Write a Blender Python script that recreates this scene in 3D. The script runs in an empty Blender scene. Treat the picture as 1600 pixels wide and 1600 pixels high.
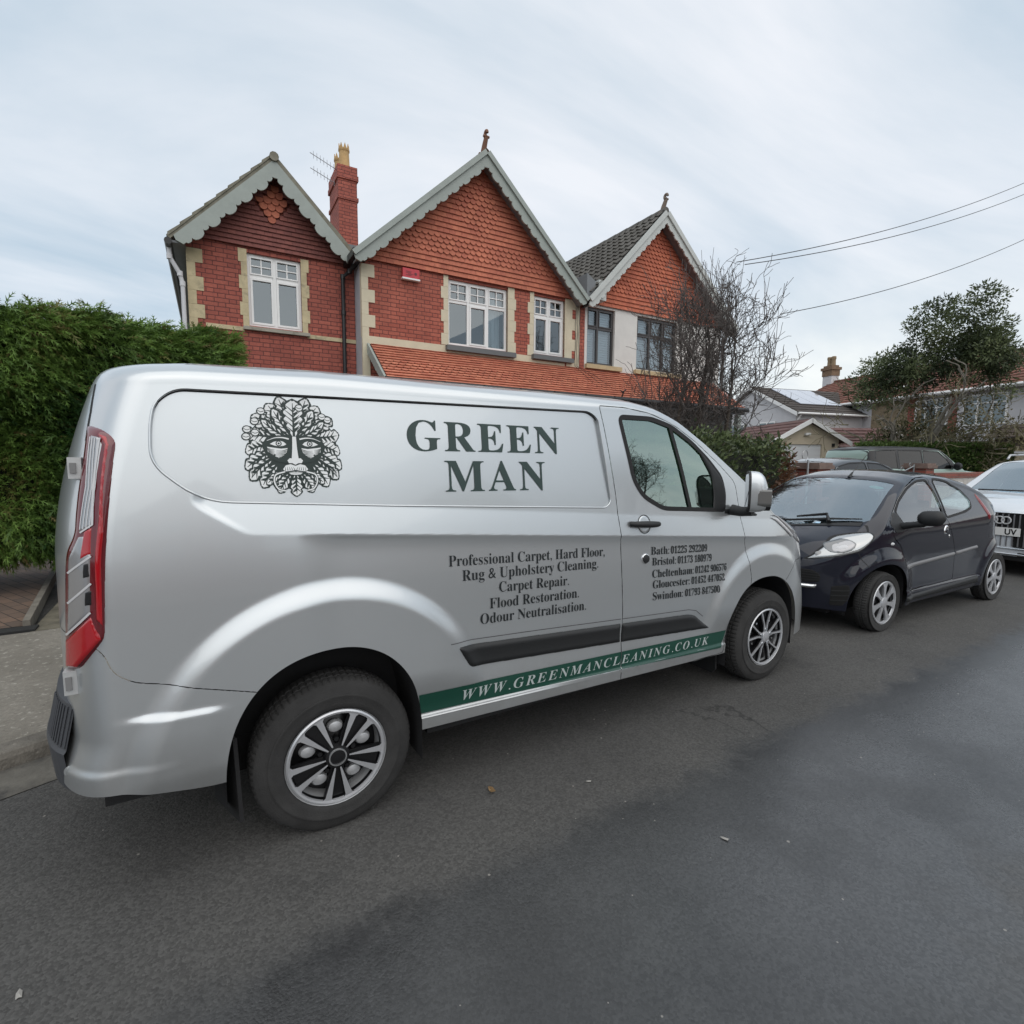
import bpy, math, random
import numpy as np
from mathutils import Vector, Matrix
from mathutils.geometry import tessellate_polygon

SC = bpy.context.scene
COL = SC.collection
R = math.radians
rnd = random.Random(11)
rng = np.random.default_rng(11)

# ------------------------------------------------------------------ camera
YAW, PITCH, ROLL, CAMH, FPX = 1.02673664, 0.10019588, 0.00668022, 1.546431, 811.66
def make_camera():
    cy, sy = math.cos(YAW), math.sin(YAW)
    fw = Vector((cy, sy, 0)); rt = Vector((sy, -cy, 0)); up = Vector((0, 0, 1))
    F = fw * math.cos(PITCH) - up * math.sin(PITCH)
    U = up * math.cos(PITCH) + fw * math.sin(PITCH)
    c, s = math.cos(ROLL), math.sin(ROLL)
    R2 = c * rt + s * U
    U2 = c * U - s * rt
    cam = bpy.data.cameras.new("camera")
    cam.sensor_width = 36.0
    cam.lens = 36.0 * FPX / 1600.0
    cam.clip_start = 0.05
    cam.clip_end = 2000
    o = bpy.data.objects.new("camera", cam)
    COL.objects.link(o)
    M = Matrix.Identity(4)
    for i in range(3):
        M[i][0] = R2[i]; M[i][1] = U2[i]; M[i][2] = -F[i]
    M[2][3] = CAMH
    o.matrix_world = M
    SC.camera = o
make_camera()

# ------------------------------------------------------------------ sky and sun
SUN_EL, SUN_AZ = R(56), R(-100)          # direction the light comes from
def make_world():
    w = bpy.data.worlds.new("World")
    SC.world = w
    w.use_nodes = True
    nt = w.node_tree
    N, L = nt.nodes, nt.links
    bg = N["Background"]
    sky = N.new("ShaderNodeTexSky")
    sky.sky_type = 'NISHITA'
    sky.sun_disc = False
    sky.sun_elevation = SUN_EL
    sky.sun_rotation = math.pi / 2 - SUN_AZ
    sky.air_density = 1.0
    sky.dust_density = 2.0
    tc = N.new("ShaderNodeTexCoord")
    sep = N.new("ShaderNodeSeparateXYZ")
    L.new(tc.outputs["Generated"], sep.inputs[0])
    # clouds on a flat layer: direction divided by height
    mx = N.new("ShaderNodeMath"); mx.operation = 'MAXIMUM'; mx.inputs[1].default_value = 0.0
    L.new(sep.outputs[2], mx.inputs[0])
    ad = N.new("ShaderNodeMath"); ad.operation = 'ADD'; ad.inputs[1].default_value = 0.22
    L.new(mx.outputs[0], ad.inputs[0])
    dv = N.new("ShaderNodeVectorMath"); dv.operation = 'DIVIDE'
    cb = N.new("ShaderNodeCombineXYZ")
    for i in range(3): L.new(ad.outputs[0], cb.inputs[i])
    L.new(tc.outputs["Generated"], dv.inputs[0]); L.new(cb.outputs[0], dv.inputs[1])
    mp = N.new("ShaderNodeMapping"); mp.inputs["Scale"].default_value = (0.75, 1.5, 0.3); mp.inputs["Rotation"].default_value = (0, 0, R(20))
    L.new(dv.outputs[0], mp.inputs[0])
    n1 = N.new("ShaderNodeTexNoise"); n1.inputs["Scale"].default_value = 0.65; n1.inputs["Detail"].default_value = 7; n1.inputs["Roughness"].default_value = 0.55; n1.inputs["Distortion"].default_value = 0.6
    L.new(mp.outputs[0], n1.inputs["Vector"])
    r1 = N.new("ShaderNodeValToRGB")
    e = r1.color_ramp.elements
    e[0].position = 0.36; e[0].color = (4.75, 5.85, 6.8, 1)
    e[1].position = 0.62; e[1].color = (8.35, 8.6, 9.0, 1)
    L.new(n1.outputs[0], r1.inputs[0])
    # pale warm band low in the sky on the sun's side
    dot = N.new("ShaderNodeVectorMath"); dot.operation = 'DOT_PRODUCT'
    dot.inputs[1].default_value = (math.cos(R(12)), math.sin(R(12)), 0)
    L.new(tc.outputs["Generated"], dot.inputs[0])
    mr = N.new("ShaderNodeMapRange"); mr.interpolation_type = 'SMOOTHSTEP'
    mr.inputs[1].default_value = 0.55; mr.inputs[2].default_value = 1.0
    L.new(dot.outputs["Value"], mr.inputs[0])
    el = N.new("ShaderNodeMapRange"); el.interpolation_type = 'SMOOTHSTEP'
    el.inputs[1].default_value = 0.34; el.inputs[2].default_value = 0.05
    L.new(sep.outputs[2], el.inputs[0])
    ml = N.new("ShaderNodeMath"); ml.operation = 'MULTIPLY'
    L.new(mr.outputs[0], ml.inputs[0]); L.new(el.outputs[0], ml.inputs[1])
    n2 = N.new("ShaderNodeTexNoise"); n2.inputs["Scale"].default_value = 2.2; n2.inputs["Detail"].default_value = 5
    L.new(mp.outputs[0], n2.inputs["Vector"])
    ma = N.new("ShaderNodeMapRange"); ma.inputs[1].default_value = 0.3; ma.inputs[2].default_value = 0.65; ma.inputs[3].default_value = 0.35; ma.inputs[4].default_value = 1.0
    L.new(n2.outputs[0], ma.inputs[0])
    ml2 = N.new("ShaderNodeMath"); ml2.operation = 'MULTIPLY'
    L.new(ml.outputs[0], ml2.inputs[0]); L.new(ma.outputs[0], ml2.inputs[1])
    mw = N.new("ShaderNodeMix"); mw.data_type = 'RGBA'
    L.new(ml2.outputs[0], mw.inputs[0]); L.new(r1.outputs[0], mw.inputs[6]); mw.inputs[7].default_value = (10.0, 10.0, 9.5, 1)
    # thin cloud cover lets some of the blue through
    mix = N.new("ShaderNodeMix"); mix.data_type = 'RGBA'
    mix.inputs[0].default_value = 0.86
    L.new(sky.outputs[0], mix.inputs[6]); L.new(mw.outputs[2], mix.inputs[7])
    L.new(mix.outputs[2], bg.inputs[0])
    bg.inputs[1].default_value = 0.1
make_world()

def make_sun():
    l = bpy.data.lights.new("sun", 'SUN')
    l.energy = 1.4
    l.angle = R(100)
    l.color = (1.0, 0.93, 0.84)
    o = bpy.data.objects.new("sun", l)
    COL.objects.link(o)
    d = Vector((math.cos(SUN_EL) * math.cos(SUN_AZ), math.cos(SUN_EL) * math.sin(SUN_AZ), math.sin(SUN_EL)))
    o.rotation_euler = d.to_track_quat('Z', 'Y').to_euler()
    o.location = d * 60
make_sun()
VS = SC.view_settings
VS.view_transform = 'Standard'
VS.look = 'None'
VS.exposure = 0.24
VS.gamma = 1.0
VS.use_curve_mapping = False
SC.cycles.max_bounces = 8
SC.cycles.transparent_max_bounces = 12
# ------------------------------------------------------------------ helpers
def sstep(a, b, x):
    t = np.clip((np.asarray(x, float) - a) / (b - a), 0, 1)
    return t * t * (3 - 2 * t)

def new_obj(name, me, parent=None, mats=(), loc=None, rot=None):
    o = bpy.data.objects.new(name, me)
    COL.objects.link(o)
    if me is not None:
        for m in mats: me.materials.append(m)
    if parent is not None: o.parent = parent
    if loc is not None: o.location = loc
    if rot is not None: o.rotation_euler = rot
    return o

def np_mesh(name, V, Fs, smooth=True, sharp=None, midx=None):
    """V (N,3); Fs list of int arrays (each (n,k)) or list of tuples"""
    me = bpy.data.meshes.new(name)
    V = np.asarray(V, np.float32)
    if isinstance(Fs, np.ndarray): Fs = [Fs]
    arrs = [np.asarray(f, np.int32) for f in Fs if len(f)]
    loops = np.concatenate([a.ravel() for a in arrs]) if arrs else np.zeros(0, np.int32)
    tot = np.concatenate([np.full(len(a), a.shape[1], np.int32) for a in arrs]) if arrs else np.zeros(0, np.int32)
    start = np.concatenate([[0], np.cumsum(tot)[:-1]]).astype(np.int32) if len(tot) else np.zeros(0, np.int32)
    me.vertices.add(len(V)); me.vertices.foreach_set("co", V.ravel())
    me.loops.add(len(loops)); me.loops.foreach_set("vertex_index", loops)
    me.polygons.add(len(tot)); me.polygons.foreach_set("loop_start", start); me.polygons.foreach_set("loop_total", tot)
    if midx is not None: me.polygons.foreach_set("material_index", np.asarray(midx, np.int32))
    me.polygons.foreach_set("use_smooth", np.full(len(tot), bool(smooth)))
    me.update(calc_edges=True)
    me.validate()
    if smooth and sharp is not None: me.set_sharp_from_angle(angle=R(sharp))
    return me

class MB:
    """collects shapes and links them as one mesh object"""
    def __init__(s): s.v = []; s.f = []; s.m = []
    def add(s, vs, fs, m=0):
        b = len(s.v); s.v.extend([tuple(map(float, v)) for v in vs])
        for f in fs: s.f.append(tuple(b + i for i in f)); s.m.append(m)
    def box(s, x0, x1, y0, y1, z0, z1, m=0, fn=None):
        vs = [(x0,y0,z0),(x1,y0,z0),(x1,y1,z0),(x0,y1,z0),(x0,y0,z1),(x1,y0,z1),(x1,y1,z1),(x0,y1,z1)]
        if fn: vs = [fn(*v) for v in vs]
        s.add(vs, [(0,3,2,1),(4,5,6,7),(0,1,5,4),(1,2,6,5),(2,3,7,6),(3,0,4,7)], m)
    def prism(s, poly, fn, d0, d1, m=0, m_side=None):
        """poly list of 2D points, fn(a,b,d)->3D"""
        n = len(poly)
        vs = [fn(a, b, d0) for a, b in poly] + [fn(a, b, d1) for a, b in poly]
        tri = tessellate_polygon([[Vector((a, b, 0)) for a, b in poly]])
        fs = [tuple(t) for t in tri] + [tuple(n + i for i in reversed(t)) for t in tri]
        s.add(vs, fs, m)
        s.add(vs, [(i, (i + 1) % n, n + (i + 1) % n, n + i) for i in range(n)], m if m_side is None else m_side)
    def tube(s, pts, rad, n=6, m=0, caps=True):
        pts = [Vector(p) for p in pts]
        k = len(pts)
        rad = [rad] * k if not hasattr(rad, '__len__') else rad
        vs = []; prev = None
        for i, p in enumerate(pts):
            t = (pts[min(i + 1, k - 1)] - pts[max(i - 1, 0)]).normalized()
            if prev is None:
                a = Vector((0, 0, 1)) if abs(t.z) < .9 else Vector((1, 0, 0))
                u = t.cross(a).normalized()
            else:
                u = (prev - t * prev.dot(t)).normalized()
            prev = u
            w = t.cross(u)
            for j in range(n):
                an = 2 * math.pi * j / n
                vs.append(p + (u * math.cos(an) + w * math.sin(an)) * rad[i])
        fs = [(i * n + j, i * n + (j + 1) % n, (i + 1) * n + (j + 1) % n, (i + 1) * n + j) for i in range(k - 1) for j in range(n)]
        if caps: fs += [tuple(reversed(range(n))), tuple((k - 1) * n + j for j in range(n))]
        s.add(vs, fs, m)
    def lathe(s, prof, n=32, m=0, fn=None):
        """prof list of (r, h); axis z unless fn(x,y,h) maps"""
        fn = fn or (lambda x, y, h: (x, y, h))
        vs = [fn(r * math.cos(2 * math.pi * j / n), r * math.sin(2 * math.pi * j / n), h) for r, h in prof for j in range(n)]
        fs = [(i * n + j, i * n + (j + 1) % n, (i + 1) * n + (j + 1) % n, (i + 1) * n + j) for i in range(len(prof) - 1) for j in range(n)]
        s.add(vs, fs, m)
    def build(s, name, mats, parent=None, loc=None, rot=None, smooth=None):
        me = bpy.data.meshes.new(name)
        me.from_pydata(s.v, [], s.f)
        if not isinstance(mats, (list, tuple)): mats = [mats]
        me.polygons.foreach_set("material_index", s.m)
        me.update()
        if smooth is not None:
            me.polygons.foreach_set("use_smooth", [True] * len(s.f))
            me.set_sharp_from_angle(angle=R(smooth))
        return new_obj(name, me, parent, mats, loc, rot)

def thing(name, label, cat, loc=(0, 0, 0), rotz=0.0, group=None):
    o = bpy.data.objects.new(name, None)
    o.empty_display_size = .2
    COL.objects.link(o)
    o.location = loc; o.rotation_euler = (0, 0, rotz)
    o["label"] = label; o["category"] = cat
    if group: o["group"] = group
    return o
def tag(o, label, cat, group=None, kind=None):
    o["label"] = label; o["category"] = cat
    if group: o["group"] = group
    if kind: o["kind"] = kind
    return o
def struct(o):
    o["kind"] = "structure"; return o
def copy_tree(o, parent=None):
    c = o.copy(); COL.objects.link(c)
    if parent is not None: c.parent = parent
    for ch in list(o.children): copy_tree(ch, c)
    return c

def roundpoly(pts, r, n=6):
    """round the corners of a closed polygon"""
    out = []; k = len(pts)
    rr = r if hasattr(r, '__len__') else [r] * k
    for i in range(k):
        p0, p, p1 = np.array(pts[i - 1], float), np.array(pts[i], float), np.array(pts[(i + 1) % k], float)
        a, b = p0 - p, p1 - p
        la, lb = np.linalg.norm(a), np.linalg.norm(b)
        d = min(rr[i], la * .48, lb * .48)
        if d < 1e-5: out.append(tuple(p)); continue
        A, B = p + a / la * d, p + b / lb * d
        for j in range(n + 1):
            t = j / n
            out.append(tuple((1 - t) ** 2 * A + 2 * t * (1 - t) * p + t * t * B))
    return out

def polysdf(pts, X, Z):
    """signed distance to a polygon, negative inside"""
    P = np.asarray(pts, float); Q = np.roll(P, -1, 0)
    X = np.asarray(X, float); Z = np.asarray(Z, float)
    d2 = np.full(X.shape, 1e9); ins = np.zeros(X.shape, bool)
    for (ax, az), (bx, bz) in zip(P, Q):
        ex, ez = bx - ax, bz - az
        wx, wz = X - ax, Z - az
        t = np.clip((wx * ex + wz * ez) / (ex * ex + ez * ez + 1e-12), 0, 1)
        d2 = np.minimum(d2, (wx - ex * t) ** 2 + (wz - ez * t) ** 2)
        c = ((az > Z) != (bz > Z))
        with np.errstate(divide='ignore', invalid='ignore'):
            xi = ax + (Z - az) * ex / (ez if abs(ez) > 1e-12 else 1e-12)
        ins ^= c & (X < xi)
    d = np.sqrt(d2)
    return np.where(ins, -d, d)

class Grid:
    """parametric sheet: P (N,2) parameters, Q (M,4) quads"""
    def __init__(s, P, Q): s.P = P; s.Q = Q
    @staticmethod
    def rect(us, vs_fn):
        """us: (nu,), vs_fn(u)->(nv,) values"""
        rows = [np.stack([np.full(len(vs_fn(u)), u), vs_fn(u)], 1) for u in us]
        nv = len(rows[0]); nu = len(us)
        P = np.concatenate(rows)
        i, j = np.meshgrid(np.arange(nu - 1), np.arange(nv - 1), indexing='ij')
        a = (i * nv + j).ravel()
        Q = np.stack([a, a + nv, a + nv + 1, a + 1], 1)
        return Grid(P, Q)
    def cut(s, sdf, gap=0.0, keep='both'):
        """returns (inside, outside) grids, borders snapped to the outline"""
        d = sdf(s.P[:, 0], s.P[:, 1])
        neg = d < 0
        qn = neg[s.Q]
        res = []
        for side in (1, -1):
            sel = qn.any(1) if side == 1 else (~qn).any(1)
            bad = (~neg if side == 1 else neg)
            Q = s.Q[sel]
            P = s.P.copy()
            if len(Q):
                mv = np.unique(Q[bad[Q]])
                tgt = -gap if side == 1 else gap
                p = P[mv]
                for _ in range(3):
                    dd = sdf(p[:, 0], p[:, 1]); e = 5e-4
                    gx = (sdf(p[:, 0] + e, p[:, 1]) - sdf(p[:, 0] - e, p[:, 1])) / (2 * e)
                    gz = (sdf(p[:, 0], p[:, 1] + e) - sdf(p[:, 0], p[:, 1] - e)) / (2 * e)
                    g2 = np.maximum(gx * gx + gz * gz, .05)
                    st = np.clip((dd - tgt) / g2, -.03, .03)
                    p = p - np.stack([gx * st, gz * st], 1)
                P[mv] = p
            u, inv = np.unique(Q, return_inverse=True)
            res.append(Grid(P[u], inv.reshape(-1, 4)) if len(Q) else Grid(np.zeros((0, 2)), np.zeros((0, 4), int)))
        return res
def pgrid(poly, res):
    P = np.array(poly); a, b = P.min(0) - res, P.max(0) + res
    us = np.linspace(a[0], b[0], max(3, int((b[0] - a[0]) / res) + 1))
    vv = np.linspace(a[1], b[1], max(3, int((b[1] - a[1]) / res) + 1))
    g = Grid.rect(us, lambda u: vv)
    return g.cut(lambda X, Z: polysdf(poly, X, Z))[0]

# text in serif capitals: the maths letters of Blender's own fallback fonts
def serif_bold(s):
    r = ''
    for c in s:
        if 'A' <= c <= 'Z': r += chr(0x1D400 + ord(c) - 65)
        elif 'a' <= c <= 'z': r += chr(0x1D41A + ord(c) - 97)
        elif '0' <= c <= '9': r += chr(0x1D7CE + ord(c) - 48)
        else: r += c
    return r
def serif_italic(s):
    return ''.join(chr(0x1D468 + ord(c) - 65) if 'A' <= c <= 'Z' else c for c in s)
def text2d(s, spacing=1.0, offset=0.0):
    """flat text: (verts (N,2) scaled so that x spans 0..1, faces); y in cap heights"""
    cu = bpy.data.curves.new('t', 'FONT'); cu.body = s; cu.size = 1
    cu.space_character = spacing; cu.offset = offset; cu.resolution_u = 3
    o = bpy.data.objects.new('t', cu); COL.objects.link(o)
    dg = bpy.context.evaluated_depsgraph_get(); dg.update()
    me = bpy.data.meshes.new_from_object(o.evaluated_get(dg))
    v = np.zeros(len(me.vertices) * 3); me.vertices.foreach_get('co', v); v = v.reshape(-1, 3)[:, :2]
    f = [tuple(p.vertices) for p in me.polygons]
    bpy.data.objects.remove(o); bpy.data.curves.remove(cu); bpy.data.meshes.remove(me)
    return v, f

# ------------------------------------------------------------------ materials
def nmat(name):
    m = bpy.data.materials.new(name); m.use_nodes = True
    return m, m.node_tree.nodes, m.node_tree.links, m.node_tree.nodes["Principled BSDF"]
def pm(name, col, rough=.6, metal=0, coat=0, spec=.5, var=0.0, vscale=3.0, bump=0.0, bscale=60.0, detail=4, rvar=0.0, dirt=None):
    m, N, L, b = nmat(name)
    b.inputs["Base Color"].default_value = (*col, 1); b.inputs["Roughness"].default_value = rough
    b.inputs["Metallic"].default_value = metal; b.inputs["Coat Weight"].default_value = coat
    b.inputs["Coat Roughness"].default_value = .03
    b.inputs["Specular IOR Level"].default_value = spec
    tc = N.new("ShaderNodeTexCoord")
    if var:
        n = N.new("ShaderNodeTexNoise"); n.inputs["Scale"].default_value = vscale; n.inputs["Detail"].default_value = detail; n.inputs["Roughness"].default_value = .65
        L.new(tc.outputs["Object"], n.inputs["Vector"])
        mr = N.new("ShaderNodeMapRange"); mr.inputs[1].default_value = .25; mr.inputs[2].default_value = .75
        mr.inputs[3].default_value = 1 - var; mr.inputs[4].default_value = 1 + var
        L.new(n.outputs[0], mr.inputs[0])
        mu = N.new("ShaderNodeVectorMath"); mu.operation = 'SCALE'; mu.inputs[0].default_value = col
        L.new(mr.outputs[0], mu.inputs[3])
        src = mu.outputs[0]
        if dirt:
            n3 = N.new("ShaderNodeTexNoise"); n3.inputs["Scale"].default_value = dirt[1]; n3.inputs["Detail"].default_value = 6; n3.inputs["Roughness"].default_value = .7
            L.new(tc.outputs["Object"], n3.inputs["Vector"])
            m3 = N.new("ShaderNodeMapRange"); m3.inputs[1].default_value = dirt[2]; m3.inputs[2].default_value = dirt[2] + .15; L.new(n3.outputs[0], m3.inputs[0])
            mx = N.new("ShaderNodeMix"); mx.data_type = 'RGBA'; L.new(m3.outputs[0], mx.inputs[0]); L.new(src, mx.inputs[6]); mx.inputs[7].default_value = (*dirt[0], 1)
            src = mx.outputs[2]
        L.new(src, b.inputs["Base Color"])
        if rvar:
            m2 = N.new("ShaderNodeMapRange"); m2.inputs[1].default_value = .3; m2.inputs[2].default_value = .7
            m2.inputs[3].default_value = rough - rvar; m2.inputs[4].default_value = rough + rvar
            L.new(n.outputs[0], m2.inputs[0]); L.new(m2.outputs[0], b.inputs["Roughness"])
    if bump:
        n = N.new("ShaderNodeTexNoise"); n.inputs["Scale"].default_value = bscale; n.inputs["Detail"].default_value = 3
        L.new(tc.outputs["Object"], n.inputs["Vector"])
        bp = N.new("ShaderNodeBump"); bp.inputs["Strength"].default_value = bump; bp.inputs["Distance"].default_value = .01
        L.new(n.outputs[0], bp.inputs["Height"]); L.new(bp.outputs[0], b.inputs["Normal"])
    return m
def glass_mat(name, tint=(.8, .88, .86), refl=.12, rough=.01, gcol=(1, 1, 1)):
    m, N, L, b = nmat(name)
    out = N["Material Output"]
    N.remove(b)
    tr = N.new("ShaderNodeBsdfTransparent"); tr.inputs[0].default_value = (*tint, 1)
    gl = N.new("ShaderNodeBsdfGlossy"); gl.inputs["Roughness"].default_value = rough; gl.inputs[0].default_value = (*gcol, 1)
    lw = N.new("ShaderNodeLayerWeight"); lw.inputs[0].default_value = .5
    fr = N.new("ShaderNodeMath"); fr.operation = 'POWER'; fr.inputs[1].default_value = 4.0
    L.new(lw.outputs["Facing"], fr.inputs[0])
    ma = N.new("ShaderNodeMath"); ma.operation = 'ADD'; ma.use_clamp = True; ma.inputs[1].default_value = refl
    mx = N.new("ShaderNodeMixShader")
    L.new(fr.outputs[0], ma.inputs[0]); L.new(ma.outputs[0], mx.inputs[0]); L.new(tr.outputs[0], mx.inputs[1]); L.new(gl.outputs[0], mx.inputs[2])
    L.new(mx.outputs[0], out.inputs[0])
    return m
RUB = pm("rubber", (.012, .012, .013), .75, bump=.15, bscale=200)
TYRE = pm("tyre_rubber", (.030, .0295, .029), .85, var=.35, vscale=9, bump=.2, bscale=160)
BLKP = pm("black_plastic", (.013, .014, .015), .55)
DARK = pm("dark_void", (.006, .006, .006), .9)
CHROME = pm("chrome", (.75, .76, .77), .12, metal=1)
ALLOY = pm("wheel_silver", (.56, .57, .59), .36, metal=.6, var=.06, vscale=20)
HUBBLK = pm("wheel_black", (.008, .008, .009), .3)
STEEL = pm("wheel_steel", (.55, .56, .57), .38, metal=.5)
GLASS = glass_mat("car_glass", (.50, .70, .60), .34, gcol=(.80, .98, .90))
# ------------------------------------------------------------------ van surface
# local frame: x forward from the rear hub, y across (near side negative), z up
VHW = .985
V_ZT = np.array([(-1.0,1.90),(-.80,1.915),(-.6,1.935),(.0,1.95),(1.45,1.945),(1.68,1.94),(1.86,1.915),(2.05,1.85),(2.3,1.72),(2.6,1.54),(2.85,1.38),(3.02,1.27),(3.2,1.20),(3.4,1.13),(3.55,1.06),(3.68,.975),(3.78,.89),(3.86,.79),(3.92,.7)])
V_B = np.array([(-1.0,.13),(1.5,.13),(2.0,.115),(2.4,.10),(2.9,.10),(3.3,.14),(3.6,.22),(3.84,.25)])
def smooth_interp(tab, x):
    x = np.asarray(x, float)
    return (np.interp(x - .05, tab[:, 0], tab[:, 1]) + np.interp(x, tab[:, 0], tab[:, 1]) * 2 + np.interp(x + .05, tab[:, 0], tab[:, 1])) / 4
def van_W(s):
    u = np.clip((-.70 - s) / .22, 0, 1); v = np.clip((s - 2.6) / 1.27, 0, 1)
    return VHW * np.maximum(1 - u * u, 0) ** .25 * np.maximum(1 - v ** 4, 0) ** .42
def van_lean(z):
    return .13 * np.clip((z - 1.18) / .62, 0, 2) ** 1.7 - .026 * sstep(.60, .46, z)
def van_nose(z):
    return .02 * sstep(.62, .72, z) + .16 * np.clip((z - .72) / .45, 0, 1.3) ** 1.4
def van_x(s, z):
    return s + van_lean(z) * np.clip(-s / .7, 0, 1) - van_nose(z) * np.clip((s - 2.9) / .9, 0, 1)
def van_s(x, z):
    s = np.array(x, float)
    for _ in range(12): s = x - van_lean(z) * np.clip(-s / .7, 0, 1) + van_nose(z) * np.clip((s - 2.9) / .9, 0, 1)
    return s
def van_zt(s): return smooth_interp(V_ZT, s)
def van_b(s): return np.interp(s, V_B[:, 0], V_B[:, 1])
def van_z0(s): return .342 - .023 * (s - .35) + .05 * sstep(-.4, -.75, s) + .0 * s
V_PANEL = [(-.575,1.66),(-.56,1.735),(-.50,1.787),(1.345,1.806),(1.405,1.77),(1.475,1.322),(1.44,1.293),(.27,1.350),(-.435,1.392),(-.580,1.525)]
V_PANEL_R = [.05,.05,.10,.05,.05,.04,.04,.02,.10,.06]
def _rp(pts, r, n=6):
    out = []; k = len(pts)
    for i in range(k):
        p0, p, p1 = np.array(pts[i - 1], float), np.array(pts[i], float), np.array(pts[(i + 1) % k], float)
        a, b = p0 - p, p1 - p; la, lb = np.linalg.norm(a), np.linalg.norm(b); d = min(r[i], la * .48, lb * .48)
        A, B = p + a / la * d, p + b / lb * d
        for j in range(n + 1):
            t = j / n; out.append(tuple((1 - t) ** 2 * A + 2 * t * (1 - t) * p + t * t * B))
    return out
V_PANEL_O = _rp(V_PANEL, V_PANEL_R)
def van_crease(x): return 1.2445 - .0737 * x
def van_disp(x, z, flat=False):
    x, z = np.broadcast_arrays(np.asarray(x, float), np.asarray(z, float))
    d = z - van_crease(x)
    xd = -.433 + (1.368 - z) * 1.39
    mask = sstep(-.012, .022, x - xd) * sstep(3.35, 2.9, x) * sstep(-.47, -.42, x) * (0 if flat else 1)
    A = .011
    de = .20 + .26 * sstep(-.42, .3, x)
    band = -A * np.clip(d / .122, 0, 1) * (1 - np.clip((d - .122) / (de - .122), 0, 1) ** 2 * (3 - 2 * np.clip((d - .122) / (de - .122), 0, 1)))
    below = -.013 * (1 - np.exp(-np.clip(-d, 0, 1) / .022)) * (d < 0)
    lowm = sstep(-.15, .05, x) * sstep(3.3, 3.0, x)
    out = band * mask * (d >= 0) + below * lowm
    # flared arches
    r1 = np.sqrt(x ** 2 + ((z - .33) * .97) ** 2); r2 = np.sqrt((x - 2.88) ** 2 + ((z - .33) * .97) ** 2)
    out = out + .026 * sstep(.725, .625, r1) * np.where(x > 0, sstep(.42, .62, z), sstep(.25, .45, z)) + .020 * sstep(.655, .55, r2) * np.where(x < 2.88, sstep(.42, .62, z), 1)
    # ledge pressed into the rear bumper
    lx = sstep(-.74, -.62, x) * sstep(-.36, -.46, x)
    zl = .648 - .03 * (x + .7)
    out = out + .011 * sstep(zl + .030, zl - .002, z) * lx * sstep(.36, .60, z)
    # bumper foot
    out = out + .006 * sstep(.505, .475, z) * sstep(-.50, -.70, x)
    # sill step
    zs = van_z0(x) + .062
    out = out + .012 * sstep(zs + .006, zs - .004, z) * sstep(-.3, .3, x) * sstep(2.6, 2.4, x)
    # door scoop round the black moulding
    zm = .635 - .0545 * (x - .56) * 1.0
    out = out - .010 * np.exp(-((z - zm + .01) / .075) ** 2) * sstep(.42, .62, x) * sstep(2.38, 2.2, x)
    return out
def van_hw(s, z):
    """half width of the body at station s, height z"""
    s, z = np.broadcast_arrays(np.asarray(s, float), np.asarray(z, float))
    zt, b = van_zt(s), van_b(s)
    zr = zt - b
    zc = np.minimum(z, zr)
    soft = .13 * np.logaddexp(0, (zc - 1.10) / .13)
    ins = .115 * soft + .06 * np.maximum(.5 - zc, 0) ** 1.5 + .10 * soft * sstep(1.9, 2.8, s)
    w = van_W(s) / VHW
    a = w * (VHW - ins)
    q = np.clip((z - zr) / b, 0, 1)
    return a * np.maximum(1 - q ** 2.7, 0) ** (1 / 2.7)
def van_surf(s, z, off=0.0, side=-1, flat=False):
    x = van_x(s, z)
    h = van_hw(s, z)
    # offset grows along the outward normal, estimated in plan
    e = 2e-3
    dh = (van_hw(s + e, z) - van_hw(s - e, z)) / (2 * e)
    hz = (van_hw(s, z + e) - van_hw(s, z - e)) / (2 * e)
    nl = np.sqrt(1 + dh * dh + hz * hz)
    o = off + van_disp(x, z, flat) * sstep(0, .35, h) * sstep(.0, .04, van_zt(s) - z - .03)
    return np.stack([x - dh / nl * o, side * (h + o / nl), z - hz / nl * o], -1)

PANEL_IN = -.0165
def van_panel_surf(s, z, off=0.0, side=-1): return van_surf(s, z, off + PANEL_IN, side, True)
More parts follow.
